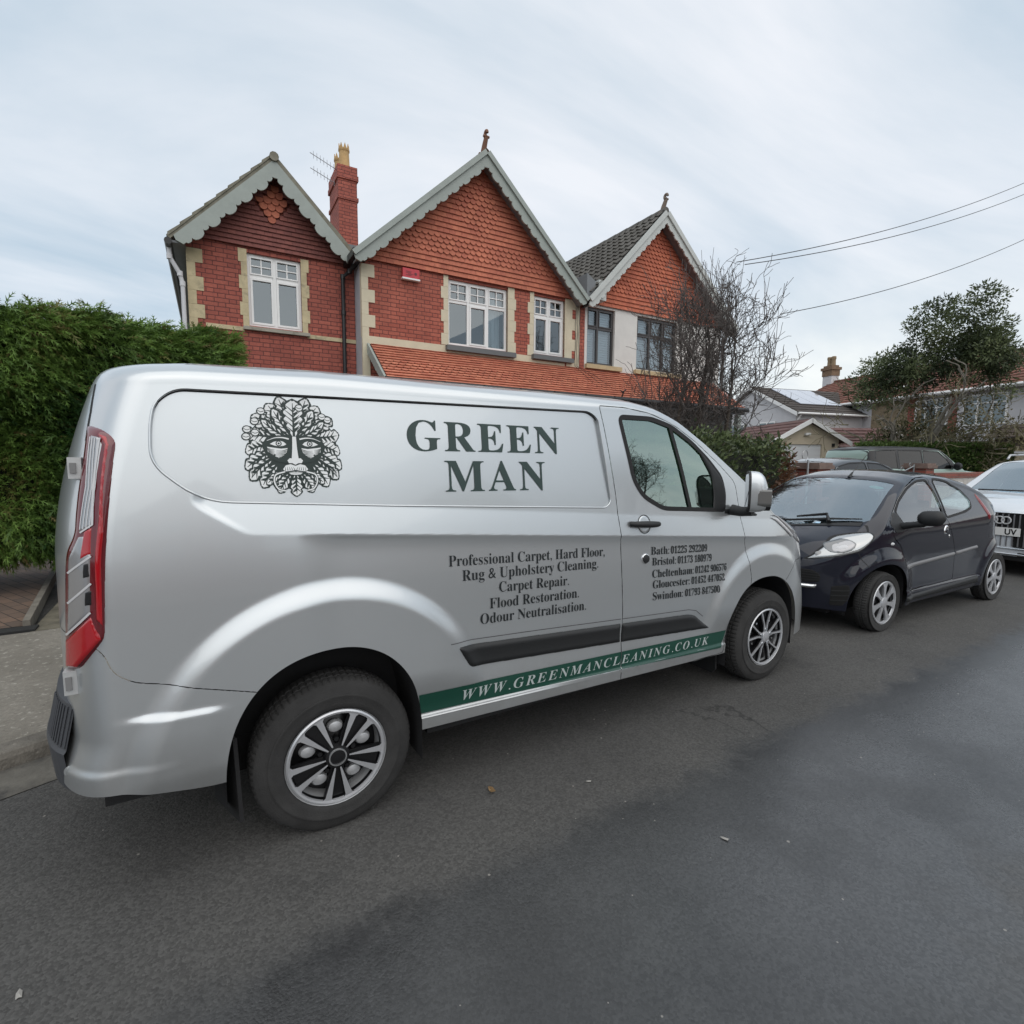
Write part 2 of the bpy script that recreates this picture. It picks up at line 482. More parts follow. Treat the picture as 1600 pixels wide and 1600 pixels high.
# ------------------------------------------------------------------ cars
class CarShape:
    """body surface: station s along the car (rear hub 0, forward +), height z"""
    def __init__(c, hw, zt, b, rear, front, belt, tum, z0, p=2.5, bulge=.10, disp=None):
        c.hw0 = hw; c.ZT = np.array(zt, float); c.B = np.array(b, float); c.rear = rear; c.front = front
        c.belt = belt; c.tum = tum; c.z0v = z0; c.p = p; c.bulge = bulge; c.dispf = disp
        c.s0 = rear[0] - rear[1]; c.s1 = front[0] + front[1]
    def W(c, s):
        u = np.clip((c.rear[0] - s) / c.rear[1], 0, 1); v = np.clip((s - c.front[0]) / c.front[1], 0, 1)
        return c.hw0 * np.maximum(1 - u ** c.rear[2], 0) ** c.rear[3] * np.maximum(1 - v ** c.front[2], 0) ** c.front[3]
    def zt(c, s): return (np.interp(s - .03, c.ZT[:, 0], c.ZT[:, 1]) + 2 * np.interp(s, c.ZT[:, 0], c.ZT[:, 1]) + np.interp(s + .03, c.ZT[:, 0], c.ZT[:, 1])) / 4
    def b(c, s): return np.interp(s, c.B[:, 0], c.B[:, 1])
    def z0(c, s): return np.interp(s, *np.array(c.z0v).T)
    def hw(c, s, z):
        s, z = np.broadcast_arrays(np.asarray(s, float), np.asarray(z, float))
        zt, b = c.zt(s), c.b(s); zr = zt - b; zc = np.minimum(z, zr)
        zb = c.belt(s)
        ins = c.tum * np.maximum(zc - zb, 0) + c.bulge * np.maximum(zc - (zb - .33), 0) ** 1.6 * .9 + .16 * np.maximum(.52 - zc, 0) ** 1.3
        a = c.W(s) / c.hw0 * (c.hw0 - ins)
        q = np.clip((z - zr) / b, 0, 1)
        return a * np.maximum(1 - q ** c.p, 0) ** (1 / c.p)
    def surf(c, s, z, off=0.0, side=1):
        h = c.hw(s, z); e = 2e-3
        dh = (c.hw(s + e, z) - c.hw(s - e, z)) / (2 * e); hz = (c.hw(s, z + e) - c.hw(s, z - e)) / (2 * e)
        dh = np.clip(dh, -30, 30); hz = np.clip(hz, -30, 30)
        nl = np.sqrt(1 + dh * dh + hz * hz)
        o = off + (c.dispf(s, z) if c.dispf else 0) * sstep(0, .2, h) * sstep(0, .04, c.zt(s) - z - .02)
        return np.stack([s - dh / nl * o, side * (h + o / nl), z - hz / nl * o], -1)
def hatch_disp(s, z):
    s, z = np.broadcast_arrays(np.asarray(s, float), np.asarray(z, float))
    r1 = np.sqrt(s ** 2 + (z - .27) ** 2); r2 = np.sqrt((s - 2.34) ** 2 + (z - .27) ** 2)
    o = .026 * sstep(.50, .37, r1) + .026 * sstep(.52, .38, r2)
    o = o + .016 * sstep(.35, .31, z) * sstep(.3, .5, s) * sstep(2.1, 1.9, s)
    o = o - .012 * np.exp(-((z - .50) / .14) ** 2) * sstep(.4, .7, s) * sstep(2.05, 1.8, s)
    return o
HATCH = CarShape(.805, [(-.46,.5),(-.42,.68),(-.39,.80),(-.32,.91),(-.20,1.05),(0,1.19),(.2,1.29),(.45,1.38),(.75,1.44),(1.1,1.466),(1.45,1.455),(1.72,1.405),(1.95,1.30),(2.2,1.145),(2.42,1.005),(2.52,.95),(2.62,.915),(2.8,.845),(2.92,.765),(2.98,.66),(3.02,.52),(3.05,.4)],
                 [(-.46,.2),(-.2,.16),(.2,.13),(1.6,.115),(2.3,.10),(2.5,.13),(2.8,.18),(3.02,.22)], (.30, .69, 2.6, .44), (1.9, 1.12, 3.2, .45), lambda s: .93 + .05 * np.clip((1.6 - s) / 1.2, 0, 1.2), .40, [(-.45, .36), (-.2, .26), (.3, .22), (2.1, .20), (2.6, .20), (3.1, .22)], 2.5, .10, hatch_disp)
def suv_disp(s, z):
    s, z = np.broadcast_arrays(np.asarray(s, float), np.asarray(z, float))
    r1 = np.sqrt(s ** 2 + (z - .36) ** 2); r2 = np.sqrt((s - 2.81) ** 2 + (z - .36) ** 2)
    return .025 * sstep(.56, .44, r1) + .025 * sstep(.56, .44, r2)
SUVW = CarShape(.945, [(-1.0,.6),(-.92,.95),(-.85,1.15),(-.62,1.45),(-.35,1.57),(.2,1.625),(1.1,1.64),(1.65,1.60),(1.95,1.47),(2.3,1.28),(2.62,1.115),(2.8,1.085),(3.2,1.035),(3.45,.975),(3.58,.90),(3.66,.78),(3.70,.62),(3.74,.5)],
                [(-1,.2),(-.3,.14),(1.6,.12),(2.5,.10),(2.8,.12),(3.3,.15),(3.7,.2)], (-.45, .50, 3.0, .40), (2.7, 1.0, 3.6, .40), lambda s: 1.03, .36, [(-.9, .40), (-.4, .28), (3.2, .26), (3.75, .28)], 2.6, .10, suv_disp)
SUVG = CarShape(.96, [(-.95,.6),(-.90,1.2),(-.86,1.55),(-.78,1.74),(-.5,1.80),(.4,1.82),(1.3,1.80),(1.62,1.77),(1.85,1.60),(2.15,1.33),(2.40,1.16),(2.6,1.14),(3.2,1.09),(3.45,1.02),(3.55,.90),(3.6,.7)],
                [(-1,.12),(-.3,.10),(1.6,.10),(2.5,.08),(2.8,.10),(3.6,.15)], (-.55, .38, 3.2, .3), (2.9, .70, 3.4, .38), lambda s: 1.13, .22, [(-.9, .45), (-.4, .34), (3.2, .32), (3.65, .35)], 2.9, .06, suv_disp)
HATD = CarShape(.88, [(-.80,.6),(-.74,.98),(-.66,1.13),(-.42,1.29),(-.1,1.40),(.3,1.465),(.9,1.49),(1.4,1.46),(1.75,1.36),(2.15,1.14),(2.5,.985),(2.75,.945),(3.1,.88),(3.3,.80),(3.42,.66),(3.46,.5)],
                [(-.8,.16),(-.3,.12),(1.6,.11),(2.5,.09),(2.8,.11),(3.46,.18)], (-.3, .48, 3.0, .40), (2.3, 1.15, 3.3, .42), lambda s: .95, .36, [(-.75, .40), (-.3, .25), (3.0, .22), (3.5, .24)], 2.5, .10, None)
# ------------------------------------------------------------------ van
def paint_mat(name, col, metal, rough, flake=0.0, coat=1.0, dirt=0.0):
    m, N, L, b = nmat(name)
    b.inputs["Base Color"].default_value = (*col, 1); b.inputs["Metallic"].default_value = metal
    b.inputs["Roughness"].default_value = rough; b.inputs["Coat Weight"].default_value = coat; b.inputs["Coat Roughness"].default_value = .04
    tc = N.new("ShaderNodeTexCoord")
    if flake:
        v = N.new("ShaderNodeTexNoise"); v.inputs["Scale"].default_value = 420; v.inputs["Detail"].default_value = 1
        L.new(tc.outputs["Object"], v.inputs["Vector"])
        bp = N.new("ShaderNodeBump"); bp.inputs["Strength"].default_value = flake; bp.inputs["Distance"].default_value = .002
        L.new(v.outputs[0], bp.inputs["Height"]); L.new(bp.outputs[0], b.inputs["Normal"])
    if dirt:                                     # road film low on the body and faint smears
        n = N.new("ShaderNodeTexNoise"); n.inputs["Scale"].default_value = 2.4; n.inputs["Detail"].default_value = 7; n.inputs["Roughness"].default_value = .7
        L.new(tc.outputs["Object"], n.inputs["Vector"])
        sp = N.new("ShaderNodeSeparateXYZ"); L.new(tc.outputs["Object"], sp.inputs[0])
        h = N.new("ShaderNodeMapRange"); h.interpolation_type = 'SMOOTHSTEP'; h.inputs[1].default_value = .75; h.inputs[2].default_value = .28; h.inputs[3].default_value = .12; h.inputs[4].default_value = 1
        L.new(sp.outputs[2], h.inputs[0])
        mu = N.new("ShaderNodeMath"); mu.operation = 'MULTIPLY'; L.new(h.outputs[0], mu.inputs[0]); L.new(n.outputs[0], mu.inputs[1])
        m2 = N.new("ShaderNodeMath"); m2.operation = 'MULTIPLY'; m2.inputs[1].default_value = dirt; L.new(mu.outputs[0], m2.inputs[0])
        mx = N.new("ShaderNodeMix"); mx.data_type = 'RGBA'; L.new(m2.outputs[0], mx.inputs[0]); mx.inputs[6].default_value = (*col, 1); mx.inputs[7].default_value = (.16, .14, .115, 1)
        L.new(mx.outputs[2], b.inputs["Base Color"])
        ro = N.new("ShaderNodeMapRange"); ro.inputs[3].default_value = rough; ro.inputs[4].default_value = rough + .35; L.new(m2.outputs[0], ro.inputs[0]); L.new(ro.outputs[0], b.inputs["Roughness"])
        cw = N.new("ShaderNodeMapRange"); cw.inputs[3].default_value = coat; cw.inputs[4].default_value = coat * .3; L.new(m2.outputs[0], cw.inputs[0]); L.new(cw.outputs[0], b.inputs["Coat Weight"])
    return m
SILVER = paint_mat("silver_paint", (.59, .62, .635), .74, .29, flake=.03, coat=.75, dirt=.7)
WHITEHINGE = pm("grey_hinge", (.50, .51, .51), .45, metal=.3)
LENSRED = pm("red_lens", (.38, .006, .012), .10, coat=1)
LENSDRED = pm("dark_red_lens", (.12, .005, .010), .15, coat=1)
LENSCLR = pm("clear_lens", (.38, .38, .39), .16, metal=.55, coat=1)
LENSWHT = pm("white_lens", (.55, .55, .56), .25, coat=1)
GREEN = pm("green_vinyl", (.004, .052, .034), .35, coat=.3)
DGREEN = pm("dark_green_vinyl", (.022, .047, .042), .4)
INKK = pm("black_vinyl", (.012, .016, .018), .4)
PALE = pm("pale_vinyl", (.78, .80, .80), .4)
EMBK = pm("emblem_vinyl", (.010, .024, .021), .4)
LETTER = pm("grey_vinyl", (.42, .47, .46), .45)
SEAT = pm("seat_fabric", (.03, .03, .034), .9)

XV, YV = 0.444, 3.08

def arch_sdf(cx, cz, rx, rz, p=2.25):
    def f(X, Z):
        dx = np.abs(X - cx) / rx; dz = np.abs(Z - cz) / rz
        dz = np.where(Z < cz, 0 * dz, dz)
        r = (dx ** p + dz ** p) ** (1 / p)
        return (r - 1) * (rx + rz) / 2
    return f
def in_xz(poly):
    """outline given in real x,z, used on grids whose first parameter is the station s"""
    return lambda S, Z: polysdf(poly, van_x(S, Z), Z)
def sx(poly):
    """outline in real x,z -> station, z"""
    return [(float(van_s(x, z)), z) for x, z in poly]

def grid_obj(name, g, off, mat, parent, side=-1, smooth=True, sharp=None, surf=None, flip=None):
    surf = surf or van_surf
    V = surf(g.P[:, 0], g.P[:, 1], off, side)
    Q = g.Q if side == -1 else g.Q[:, ::-1]
    me = np_mesh(name, V, Q, smooth, sharp)
    return new_obj(name, me, parent, [mat])

def patch(name, poly, off, res, mat, parent, side=-1, surf=None, pillow=.008, base=-.002):
    """a plate lying on the body: poly in (s,z), its edge closing down on the surface"""
    g = pgrid(poly, res)
    d = polysdf(poly, g.P[:, 0], g.P[:, 1])
    o = base + (off - base) * np.clip(-d / pillow, 0, 1) ** .5
    surf = surf or van_surf
    V = surf(g.P[:, 0], g.P[:, 1], o, side)
    me = np_mesh(name, V, g.Q if side == -1 else g.Q[:, ::-1], True, 50)
    return new_obj(name, me, parent, [mat])

def ribbon_data(line, width, off, surf, side=-1, closed=False, step=.012):
    L = [np.array(p, float) for p in line]
    if closed: L = L + [L[0]]
    pts = []
    for a, b in zip(L[:-1], L[1:]):
        n = max(1, int(np.linalg.norm(b - a) / step))
        pts += [a + (b - a) * i / n for i in range(n)]
    if not closed: pts.append(L[-1])
    P = np.array(pts); k = len(P)
    if closed: T = np.roll(P, -1, 0) - np.roll(P, 1, 0)
    else:
        T = np.empty_like(P); T[1:-1] = P[2:] - P[:-2]; T[0] = P[1] - P[0]; T[-1] = P[-1] - P[-2]
    T /= np.linalg.norm(T, axis=1, keepdims=True) + 1e-9
    Nn = np.stack([-T[:, 1], T[:, 0]], 1) * width / 2
    A, B = P + Nn, P - Nn
    V = np.concatenate([surf(A[:, 0], A[:, 1], off, side), surf(B[:, 0], B[:, 1], off, side)])
    m = k if closed else k - 1
    i = np.arange(m); j = (i + 1) % k
    Q = np.stack([i, j, j + k, i + k], 1)
    if side == -1: Q = Q[:, ::-1]
    return V, Q
def ribbon(name, line, width, off, mat, parent, surf=None, side=-1, closed=False):
    V, Q = ribbon_data(line, width, off, surf or van_surf, side, closed)
    # turn faces outwards
    return new_obj(name, np_mesh(name, V, Q, True), parent, [mat])

def wheel(parent, loc, rt, width, rim, kind, side=-1):
    """wheel standing upright, outer face towards -y for side=-1; loc is the hub on the outer plane"""
    w = bpy.data.objects.new("wheel", None); COL.objects.link(w); w.parent = parent; w.location = loc; w.empty_display_size = .1
    s = side
    fn = lambda x, y, h: (x, -s * h, y)           # h grows inwards
    t = MB()
    hw = width
    prof = [(rim + .004, .012), (rim + .012, .004), (rim + .03, .001), (rim + .055, .0), (rim + .058, -.0015), (rim + .064, -.0015), (rim + .067, .0), (rt - .06, .003), (rt - .034, .009), (rt - .022, .014), (rt - .012, .021)]
    t.lathe(prof, 96, 0, fn)
    # shoulder and tread with blocks
    n = 72; vs = []; fs = []
    rings = [(-.012, .021, 0), (-.004, .030, 1), (0, .046, 1), (.001, .055, 1), (-.007, .058, 0), (-.007, .064, 0), (.001, .067, 1), (.002, hw * .5 - .006, 1), (-.006, hw * .5 - .003, 0), (-.006, hw * .5 + .003, 0), (.002, hw * .5 + .006, 1), (.001, hw - .05, 1), (-.012, hw - .02, 0), (-.05, hw, 0), (-.12, hw - .01, 0)]
    m = n * 4
    for (dr, h, blk) in rings:
        for j in range(m):
            a = 2 * math.pi * (j + (.0)) / m
            g = -.006 if (blk and j % 4 == 3) else 0
            r = rt + dr + g
            vs.append(fn(r * math.cos(a), r * math.sin(a), h))
    for i in range(len(rings) - 1):
        for j in range(m): fs.append((i * m + j, i * m + (j + 1) % m, (i + 1) * m + (j + 1) % m, (i + 1) * m + j))
    t.add(vs, fs)
    # flatten where it meets the road
    t.v = [(x, y, max(z, -rt + .009)) for x, y, z in t.v]
    t.build("tyre", TYRE, w, smooth=40)
    r = MB()
    P = lambda a, b, d: (a, -s * d, b)
    def polar(rr, an): return (rr * math.cos(an), rr * math.sin(an))
    # steel rim barrel and disc behind
    r.lathe([(rim + .006, .004), (rim + .002, .010), (rim - .012, .014), (rim - .02, .05), (rim - .025, .16)], 48, 3, fn)
    r.lathe([(rim - .022, .085), (rim * .62, .070), (rim * .40, .050), (0.0, .050)], 48, 1 if kind == 'rear' else 3, fn)
    if kind == 'rear':
        # dark cover behind, with openings through which the steel shows
        R0 = rim - .004
        for k in range(5):
            a0 = math.pi * 2 * k / 5 + R(-90)
            for q, (dd, ww) in enumerate(((-.235, .060), (.235, .060))):
                ang_o = a0 + dd * 1.0
                o0, o1 = ang_o - ww * 1.25, ang_o + ww * 1.25
                i0, i1 = a0 + dd * .95 - .035 * 3.2 * .5, a0 + dd * .95 + .035 * 3.2 * .5
                sp = [polar(.042, i0), polar(R0 * .90, o0), polar(R0 * .965, o0 - .06), polar(R0 * .965, o1 + .06), polar(R0 * .90, o1), polar(.042, i1)]
                r.prism(sp, P, .004, .020, 0, 1)
            # black web between the pair and black flanks
            for dd, wd, lo, hi in ((0, .07, .05, .30),):
                pass
            fl = [polar(.05, a0 - .5), polar(R0 * .55, a0 - .36), polar(R0 * .95, a0 - .31), polar(R0 * .95, a0 + .31), polar(R0 * .55, a0 + .36), polar(.05, a0 + .5)]
            r.prism(fl, P, .021, .034, 1)
            # steel discs glimpsed in the gaps
            am = a0 + math.pi / 5
            for rr, da, rad in ((R0 * .60, 0, .034), (R0 * .60, math.pi / 5, .020)):
                c = polar(rr, am + da)
                dz = .030 if da == 0 else .0205
                if da == 0: r.lathe([(rad, .052), (rad * .97, .042), (rad * .8, .034), (rad * .45, .030), (0, .029)], 18, 3, lambda x, y, hh, c=c: (c[0] + x, -s * hh, c[1] + y * .8))
                else: r.prism([(c[0] + rad * math.cos(q), c[1] + rad * .8 * math.sin(q)) for q in np.linspace(0, 6.283, 14)[:-1]], P, dz, dz + .015, 1)
            c = polar(R0 * .36, am); r.prism([(c[0] + .010 * math.cos(q), c[1] + .010 * math.sin(q)) for q in np.linspace(0, 6.283, 9)[:-1]], P, .018, .05, 1)
        r.lathe([(R0 - .012, .012), (R0 - .010, .003), (R0 - .002, .001), (R0 + .004, .006)], 64, 0, fn)
        r.lathe([(R0 - .012, .012), (R0 - .014, .03)], 64, 1, fn)
        r.lathe([(.055, .022), (.048, .004), (.036, .002), (.0, .002)], 32, 1, fn)
        r.lathe([(.038, .003), (.0365, -.002), (.031, -.002), (.030, .003)], 32, 2, fn)
    elif kind == 'front':
        R0 = rim - .004
        for k in range(10):
            a0 = math.pi * 2 * (k // 2) / 5 + R(90) + (.235 if k % 2 else -.235)
            da = .05 if k % 2 else -.05
            am = math.pi * 2 * (k // 2) / 5 + R(90) + (.18 if k % 2 else -.18)
            pts = []
            for rr, an, wdt in ((.035, am, .009), (R0 * .45, am + da * .3, .0045), (R0 * .97, a0 + da, .0058)):
                pts.append((rr, an, wdt))
            L_ = [polar(rr, an - wdt / rr) for rr, an, wdt in pts]; R_ = [polar(rr, an + wdt / rr) for rr, an, wdt in pts]
            r.prism(L_ + R_[::-1], P, .004, .012, 0, 0)
            L2 = [polar(rr, an - (wdt + .006) / rr) for rr, an, wdt in pts]; R3 = [polar(rr, an + (wdt + .006) / rr) for rr, an, wdt in pts]
            r.prism(L2 + R3[::-1], P, .012, .03, 1, 1)
        r.lathe([(R0 - .010, .012), (R0 - .008, .003), (R0 - .001, .001), (R0 + .004, .006)], 64, 0, fn)
        r.lathe([(R0 - .010, .012), (R0 - .012, .03)], 64, 1, fn)
        r.lathe([(R0, .045), (0, .040)], 32, 1, fn)
        r.lathe([(.040, .012), (.036, .0), (.030, -.002), (0, -.003)], 32, 0, fn)
        for k in range(5):
            a0 = math.pi * 2 * k / 5 + R(90)
            c = polar(.054, a0); r.prism([(c[0] + .011 * math.cos(q), c[1] + .011 * math.sin(q)) for q in np.linspace(0, 6.283, 11)[:-1]], P, -.001, .02, 2)
            c = polar(R0 * .62, a0 + R(36)); r.prism([(c[0] + .008 * math.cos(q), c[1] + .008 * math.sin(q)) for q in np.linspace(0, 6.283, 9)[:-1]], P, .030, .04, 2)
    else:   # seven broad spokes
        R0 = rim - .002
        ns = kind if isinstance(kind, int) else 7
        for k in range(ns):
            a0 = 2 * math.pi * k / ns + R(90)
            pts = [(.03, a0, .020), (R0 * .5, a0, .016), (R0 * .75, a0, .022), (R0 * .95, a0, .043)]
            L_ = [polar(rr, an - wdt / rr) for rr, an, wdt in pts]; R_ = [polar(rr, an + wdt / rr) for rr, an, wdt in pts]
            r.prism(L_ + R_[::-1], P, .004, .018, 0, 0)
        r.lathe([(R0 - .018, .016), (R0 - .014, .004), (R0 - .002, .001), (R0 + .004, .006)], 48, 0, fn)
        r.lathe([(R0 - .018, .016), (R0 - .018, .03)], 48, 1, fn)
        r.lathe([(R0, .036), (0, .034)], 32, 1, fn)
        r.lathe([(.052, .014), (.047, .001), (.03, -.003), (0, -.004)], 32, 0, fn)
    r.build("wheel_trim", [ALLOY, HUBBLK, CHROME, STEEL], w, smooth=35)
    return w

# --- the emblem: a face of oak leaves, drawn in flat vinyl layers
def emblem_shapes():
    """list of (layer, tone, polygon) in a unit disc; tone 0 dark, 1 pale"""
    r = random.Random(5)
    S = []
    def stroke(pts, w0, w1=None, layer=3, tone=0, mid=None):
        pts = [np.array(p, float) for p in pts]
        # Catmull-Rom through the points
        dense = []
        P = [2 * pts[0] - pts[1]] + pts + [2 * pts[-1] - pts[-2]]
        for i in range(1, len(P) - 2):
            for t in np.linspace(0, 1, 6)[:-1]:
                a, b, c, d = P[i - 1], P[i], P[i + 1], P[i + 2]
                dense.append(.5 * (2 * b + (c - a) * t + (2 * a - 5 * b + 4 * c - d) * t * t + (3 * b - a - 3 * c + d) * t ** 3))
        dense.append(pts[-1])
        D = np.array(dense); T = np.gradient(D, axis=0); T /= np.linalg.norm(T, axis=1, keepdims=True) + 1e-9
        Nn = np.stack([-T[:, 1], T[:, 0]], 1)
        u = np.linspace(0, 1, len(D)); w1 = w0 if w1 is None else w1
        W = (w0 + (w1 - w0) * u) if mid is None else np.where(u < .5, w0 + (mid - w0) * u * 2, mid + (w1 - mid) * (u - .5) * 2)
        W = W[:, None] / 2
        S.append((layer, tone, [tuple(p) for p in D + Nn * W] + [tuple(p) for p in (D - Nn * W)[::-1]]))
    def leaf(bx, by, ang, ln, wd, layer=1, bend=0.0, lobes=4):
        ca, sa = math.cos(ang), math.sin(ang)
        def tr(u, v):
            v = v + bend * u * u
            return (bx + (u * ca - v * sa) * ln, by + (u * sa + v * ca) * ln)
        def outline(grow):
            up = []; n = lobes * 8
            for i in range(n + 1):
                u = i / n
                env = (math.sin(math.pi * min(u * .93 + .02, 1)) ** .7) * (.55 + .45 * u)
                lob = abs(math.sin(math.pi * lobes * u + .25)) ** .7
                up.append((u, wd / ln * env * (.58 + .42 * lob) + grow))
            up.append((1.0 + grow, 0))
            return [tr(u, v) for u, v in up] + [tr(u, -v) for u, v in up[-2::-1]]
        S.append((layer, 0, outline(.060)))
        S.append((layer + .4, 1, outline(-.014)))
        def rib(pts, w0, w1): stroke([tr(*p) for p in pts], w0 * 2.1, w1 * 1.5, layer + .6, 0)
        rib([(-.02, 0), (.35, 0), (.7, 0), (.93, 0)], .024, .007)
        for k in range(lobes):
            u = .14 + .70 * k / lobes
            vv = wd / ln * .72
            for sg in (1, -1):
                rib([(u, 0), (u + .10, sg * vv * .45), (u + .19, sg * vv * .95)], .013, .004)
                if sg == -1: rib([(u + .07, -.015), (u + .13, -vv * .4), (u + .20, -vv * .7)], .022, .003)
    # dark ground
    S.append((0, 0, [(.80 * math.cos(a) * (1 + .04 * math.sin(7 * a)), .80 * math.sin(a) * (1 + .04 * math.sin(7 * a))) for a in np.linspace(0, 2 * math.pi, 60)[:-1]]))
    # outer wreath, from behind forwards
    for a, b, ln, wd, bend, l in ((150, 178, .46, .19, -.10, 1), (30, 2, .46, .19, .10, 1), (168, 196, .44, .18, .12, 1.1), (12, -16, .44, .18, -.12, 1.1),
                               (190, 208, .52, .17, .15, 2), (-10, -28, .52, .17, -.15, 2), (206, 214, .55, .16, .2, 3), (-26, -34, .55, .16, -.2, 3),
                               (224, 226, .50, .16, .2, 4), (-44, -46, .50, .16, -.2, 4), (242, 248, .42, .14, .1, 5), (-62, -68, .42, .14, -.1, 5),
                               (132, 138, .50, .21, .12, 2), (48, 42, .50, .21, -.12, 2), (112, 118, .52, .19, .10, 3), (68, 62, .52, .19, -.10, 3),
                               (101, 104, .58, .16, .05, 4), (79, 76, .58, .16, -.05, 4)):
        rr = .47
        leaf(rr * math.cos(R(a)), rr * math.sin(R(a)) * .98, R(b), ln, wd, l, bend)
    leaf(.0, .22, R(90), .74, .24, 6, 0, 5)                        # centre leaf of the brow
    leaf(-.04, .24, R(128), .62, .13, 5.5, -.10, 4); leaf(.04, .24, R(52), .62, .13, 5.5, .10, 4)
    leaf(-.10, .22, R(160), .56, .11, 6, -.25, 4); leaf(.10, .22, R(20), .56, .11, 6, .25, 4)   # brows
    # acorns
    for x, y in ((-.70, .52), (-.84, .36), (-.70, .30), (-.86, .22), (.12, .82), (.55, .66), (.66, .60), (-.58, .72)):
        q = np.linspace(0, 2 * math.pi, 16)[:-1]
        S.append((6.5, 0, [(x + .082 * math.cos(t), y + .075 * math.sin(t)) for t in q]))
        S.append((6.8, 1, [(x + .062 * math.cos(t), y + .056 * math.sin(t)) for t in q]))
        stroke([(x - .055, y + .01), (x, y - .012), (x + .055, y + .008)], .012, .012, 7)
    # cheeks and face
    for sg in (-1, 1):
        f = lambda pts: [(sg * x, y) for x, y in pts]
        S.append((7, 0, f([(.06, .26), (.30, .26), (.50, .20), (.60, .05), (.52, -.14), (.34, -.26), (.12, -.30), (.05, -.05)])))
        S.append((7.3, 1, f([(.13, .01), (.25, -.005), (.40, .015), (.50, .03), (.49, -.07), (.40, -.13), (.30, -.19), (.22, -.15), (.155, -.08)])))
        for k in range(6):
            u = k / 5
            stroke(f([(.14 + .06 * u, -.02 - .15 * u), (.24 + .05 * u, -.05 - .125 * u), (.34 + .04 * u, -.045 - .12 * u)]), .016, .003, 7.5)
            stroke(f([(.50 - .03 * u, -.0 - .10 * u), (.43 - .02 * u, -.02 - .10 * u), (.37, -.02 - .10 * u)]), .016, .003, 7.5)
        # eye
        S.append((7.6, 1, f([(.15, .085), (.20, .135), (.28, .155), (.37, .135), (.45, .085), (.37, .055), (.28, .04), (.20, .055)])))
        stroke(f([(.12, .075), (.20, .145), (.29, .165), (.38, .14), (.48, .085)]), .014, .014, 7.9, mid=.034)
        stroke(f([(.14, .07), (.22, .045), (.30, .035), (.40, .055), (.46, .08)]), .010, .010, 7.9)
        q = np.linspace(0, 2 * math.pi, 14)[:-1]
        S.append((8.0, 0, f([(.29 + .056 * math.cos(t), .098 + .056 * math.sin(t)) for t in q])))
        S.append((8.1, 1, f([(.29 + .036 * math.cos(t), .098 + .036 * math.sin(t)) for t in q])))
        S.append((8.2, 0, f([(.29 + .020 * math.cos(t), .098 + .020 * math.sin(t)) for t in q])))
        stroke(f([(.10, .19), (.22, .215), (.36, .205), (.50, .15)]), .03, .008, 7.9, 1)
        # nostril wing and moustache
        S.append((8.0, 1, f([(.03, -.20), (.10, -.19), (.145, -.235), (.12, -.29), (.05, -.29), (.02, -.27)])))
        stroke(f([(.135, -.20), (.165, -.25), (.13, -.30)]), .018, .008, 8.2)
        S.append((8.3, 1, f([(.0, -.345), (.09, -.31), (.18, -.335), (.235, -.41), (.20, -.455), (.10, -.445), (.0, -.425)])))
        for k in range(5): stroke(f([(.02 + .042 * k, -.425 - .004 * k), (.03 + .04 * k, -.395), (.05 + .035 * k, -.365)]), .013, .003, 8.5)
        # beard leaves and tendrils
        leaf(sg * .10, -.50, R(-90 + sg * 40), .42, .13, 8.0, -sg * .15, 4)
        leaf(sg * .20, -.46, R(-90 + sg * 66), .40, .10, 7.8, -sg * .2, 4)
        stroke(f([(.20, -.46), (.37, -.52), (.40, -.66), (.33, -.80), (.20, -.84)]), .050, .05, 8.6, 0)
        stroke(f([(.20, -.46), (.37, -.52), (.40, -.66), (.33, -.80), (.20, -.84)]), .026, .026, 8.7, 1)
        for k in range(3):
            stroke(f([(.36 + .10 * k, -.12 - .09 * k), (.55 + .09 * k, -.30 - .05 * k), (.80, -.40 - .09 * k)]), .035, .006, 7.7, 0)
    leaf(0, -.50, R(-90), .44, .14, 8.4, 0, 4)
    # nose and lip
    S.append((8.1, 1, [(-.035, .24), (.035, .24), (.045, .0), (.065, -.20), (.055, -.29), (.0, -.325), (-.055, -.29), (-.065, -.20), (-.045, .0)]))
    stroke([(.052, .18), (.060, -.02), (.085, -.17)], .03, .012, 8.2)
    S.append((9.4, 0, [(-.19, -.455), (.0, -.44), (.19, -.455), (.16, -.52), (.0, -.545), (-.16, -.52)]))
    S.append((9.6, 1, [(-.14, -.475), (-.03, -.462), (.0, -.47), (.03, -.462), (.14, -.475), (.09, -.515), (.0, -.525), (-.09, -.515)]))
    stroke([(-.15, -.478), (0, -.487), (.15, -.478)], .010, .010, 9.8)
    S.sort(key=lambda q: q[0])
    return S

def decal_mesh(name, items, map2, surf, mats, parent, side=-1):
    """items: (offset, material index, verts2d, faces); map2(v)->(x,z)"""
    V = []; Fs = []; M = []; b = 0
    for off, mi, v2, fs in items:
        xz = map2(np.asarray(v2, float))
        s = van_s(xz[:, 0], xz[:, 1])
        v3 = surf(s, xz[:, 1], off, side)
        V.append(v3)
        for f in fs:
            # face outward (towards -y)
            p = xz[list(f)[:3]]
            Fs.append(tuple(b + i for i in f)); M.append(mi)
        b += len(v2)
    V = np.concatenate(V)
    me = bpy.data.meshes.new(name); me.from_pydata([tuple(map(float, v)) for v in V], [], Fs)
    me.polygons.foreach_set("material_index", M); me.update()
    return new_obj(name, me, parent, mats)

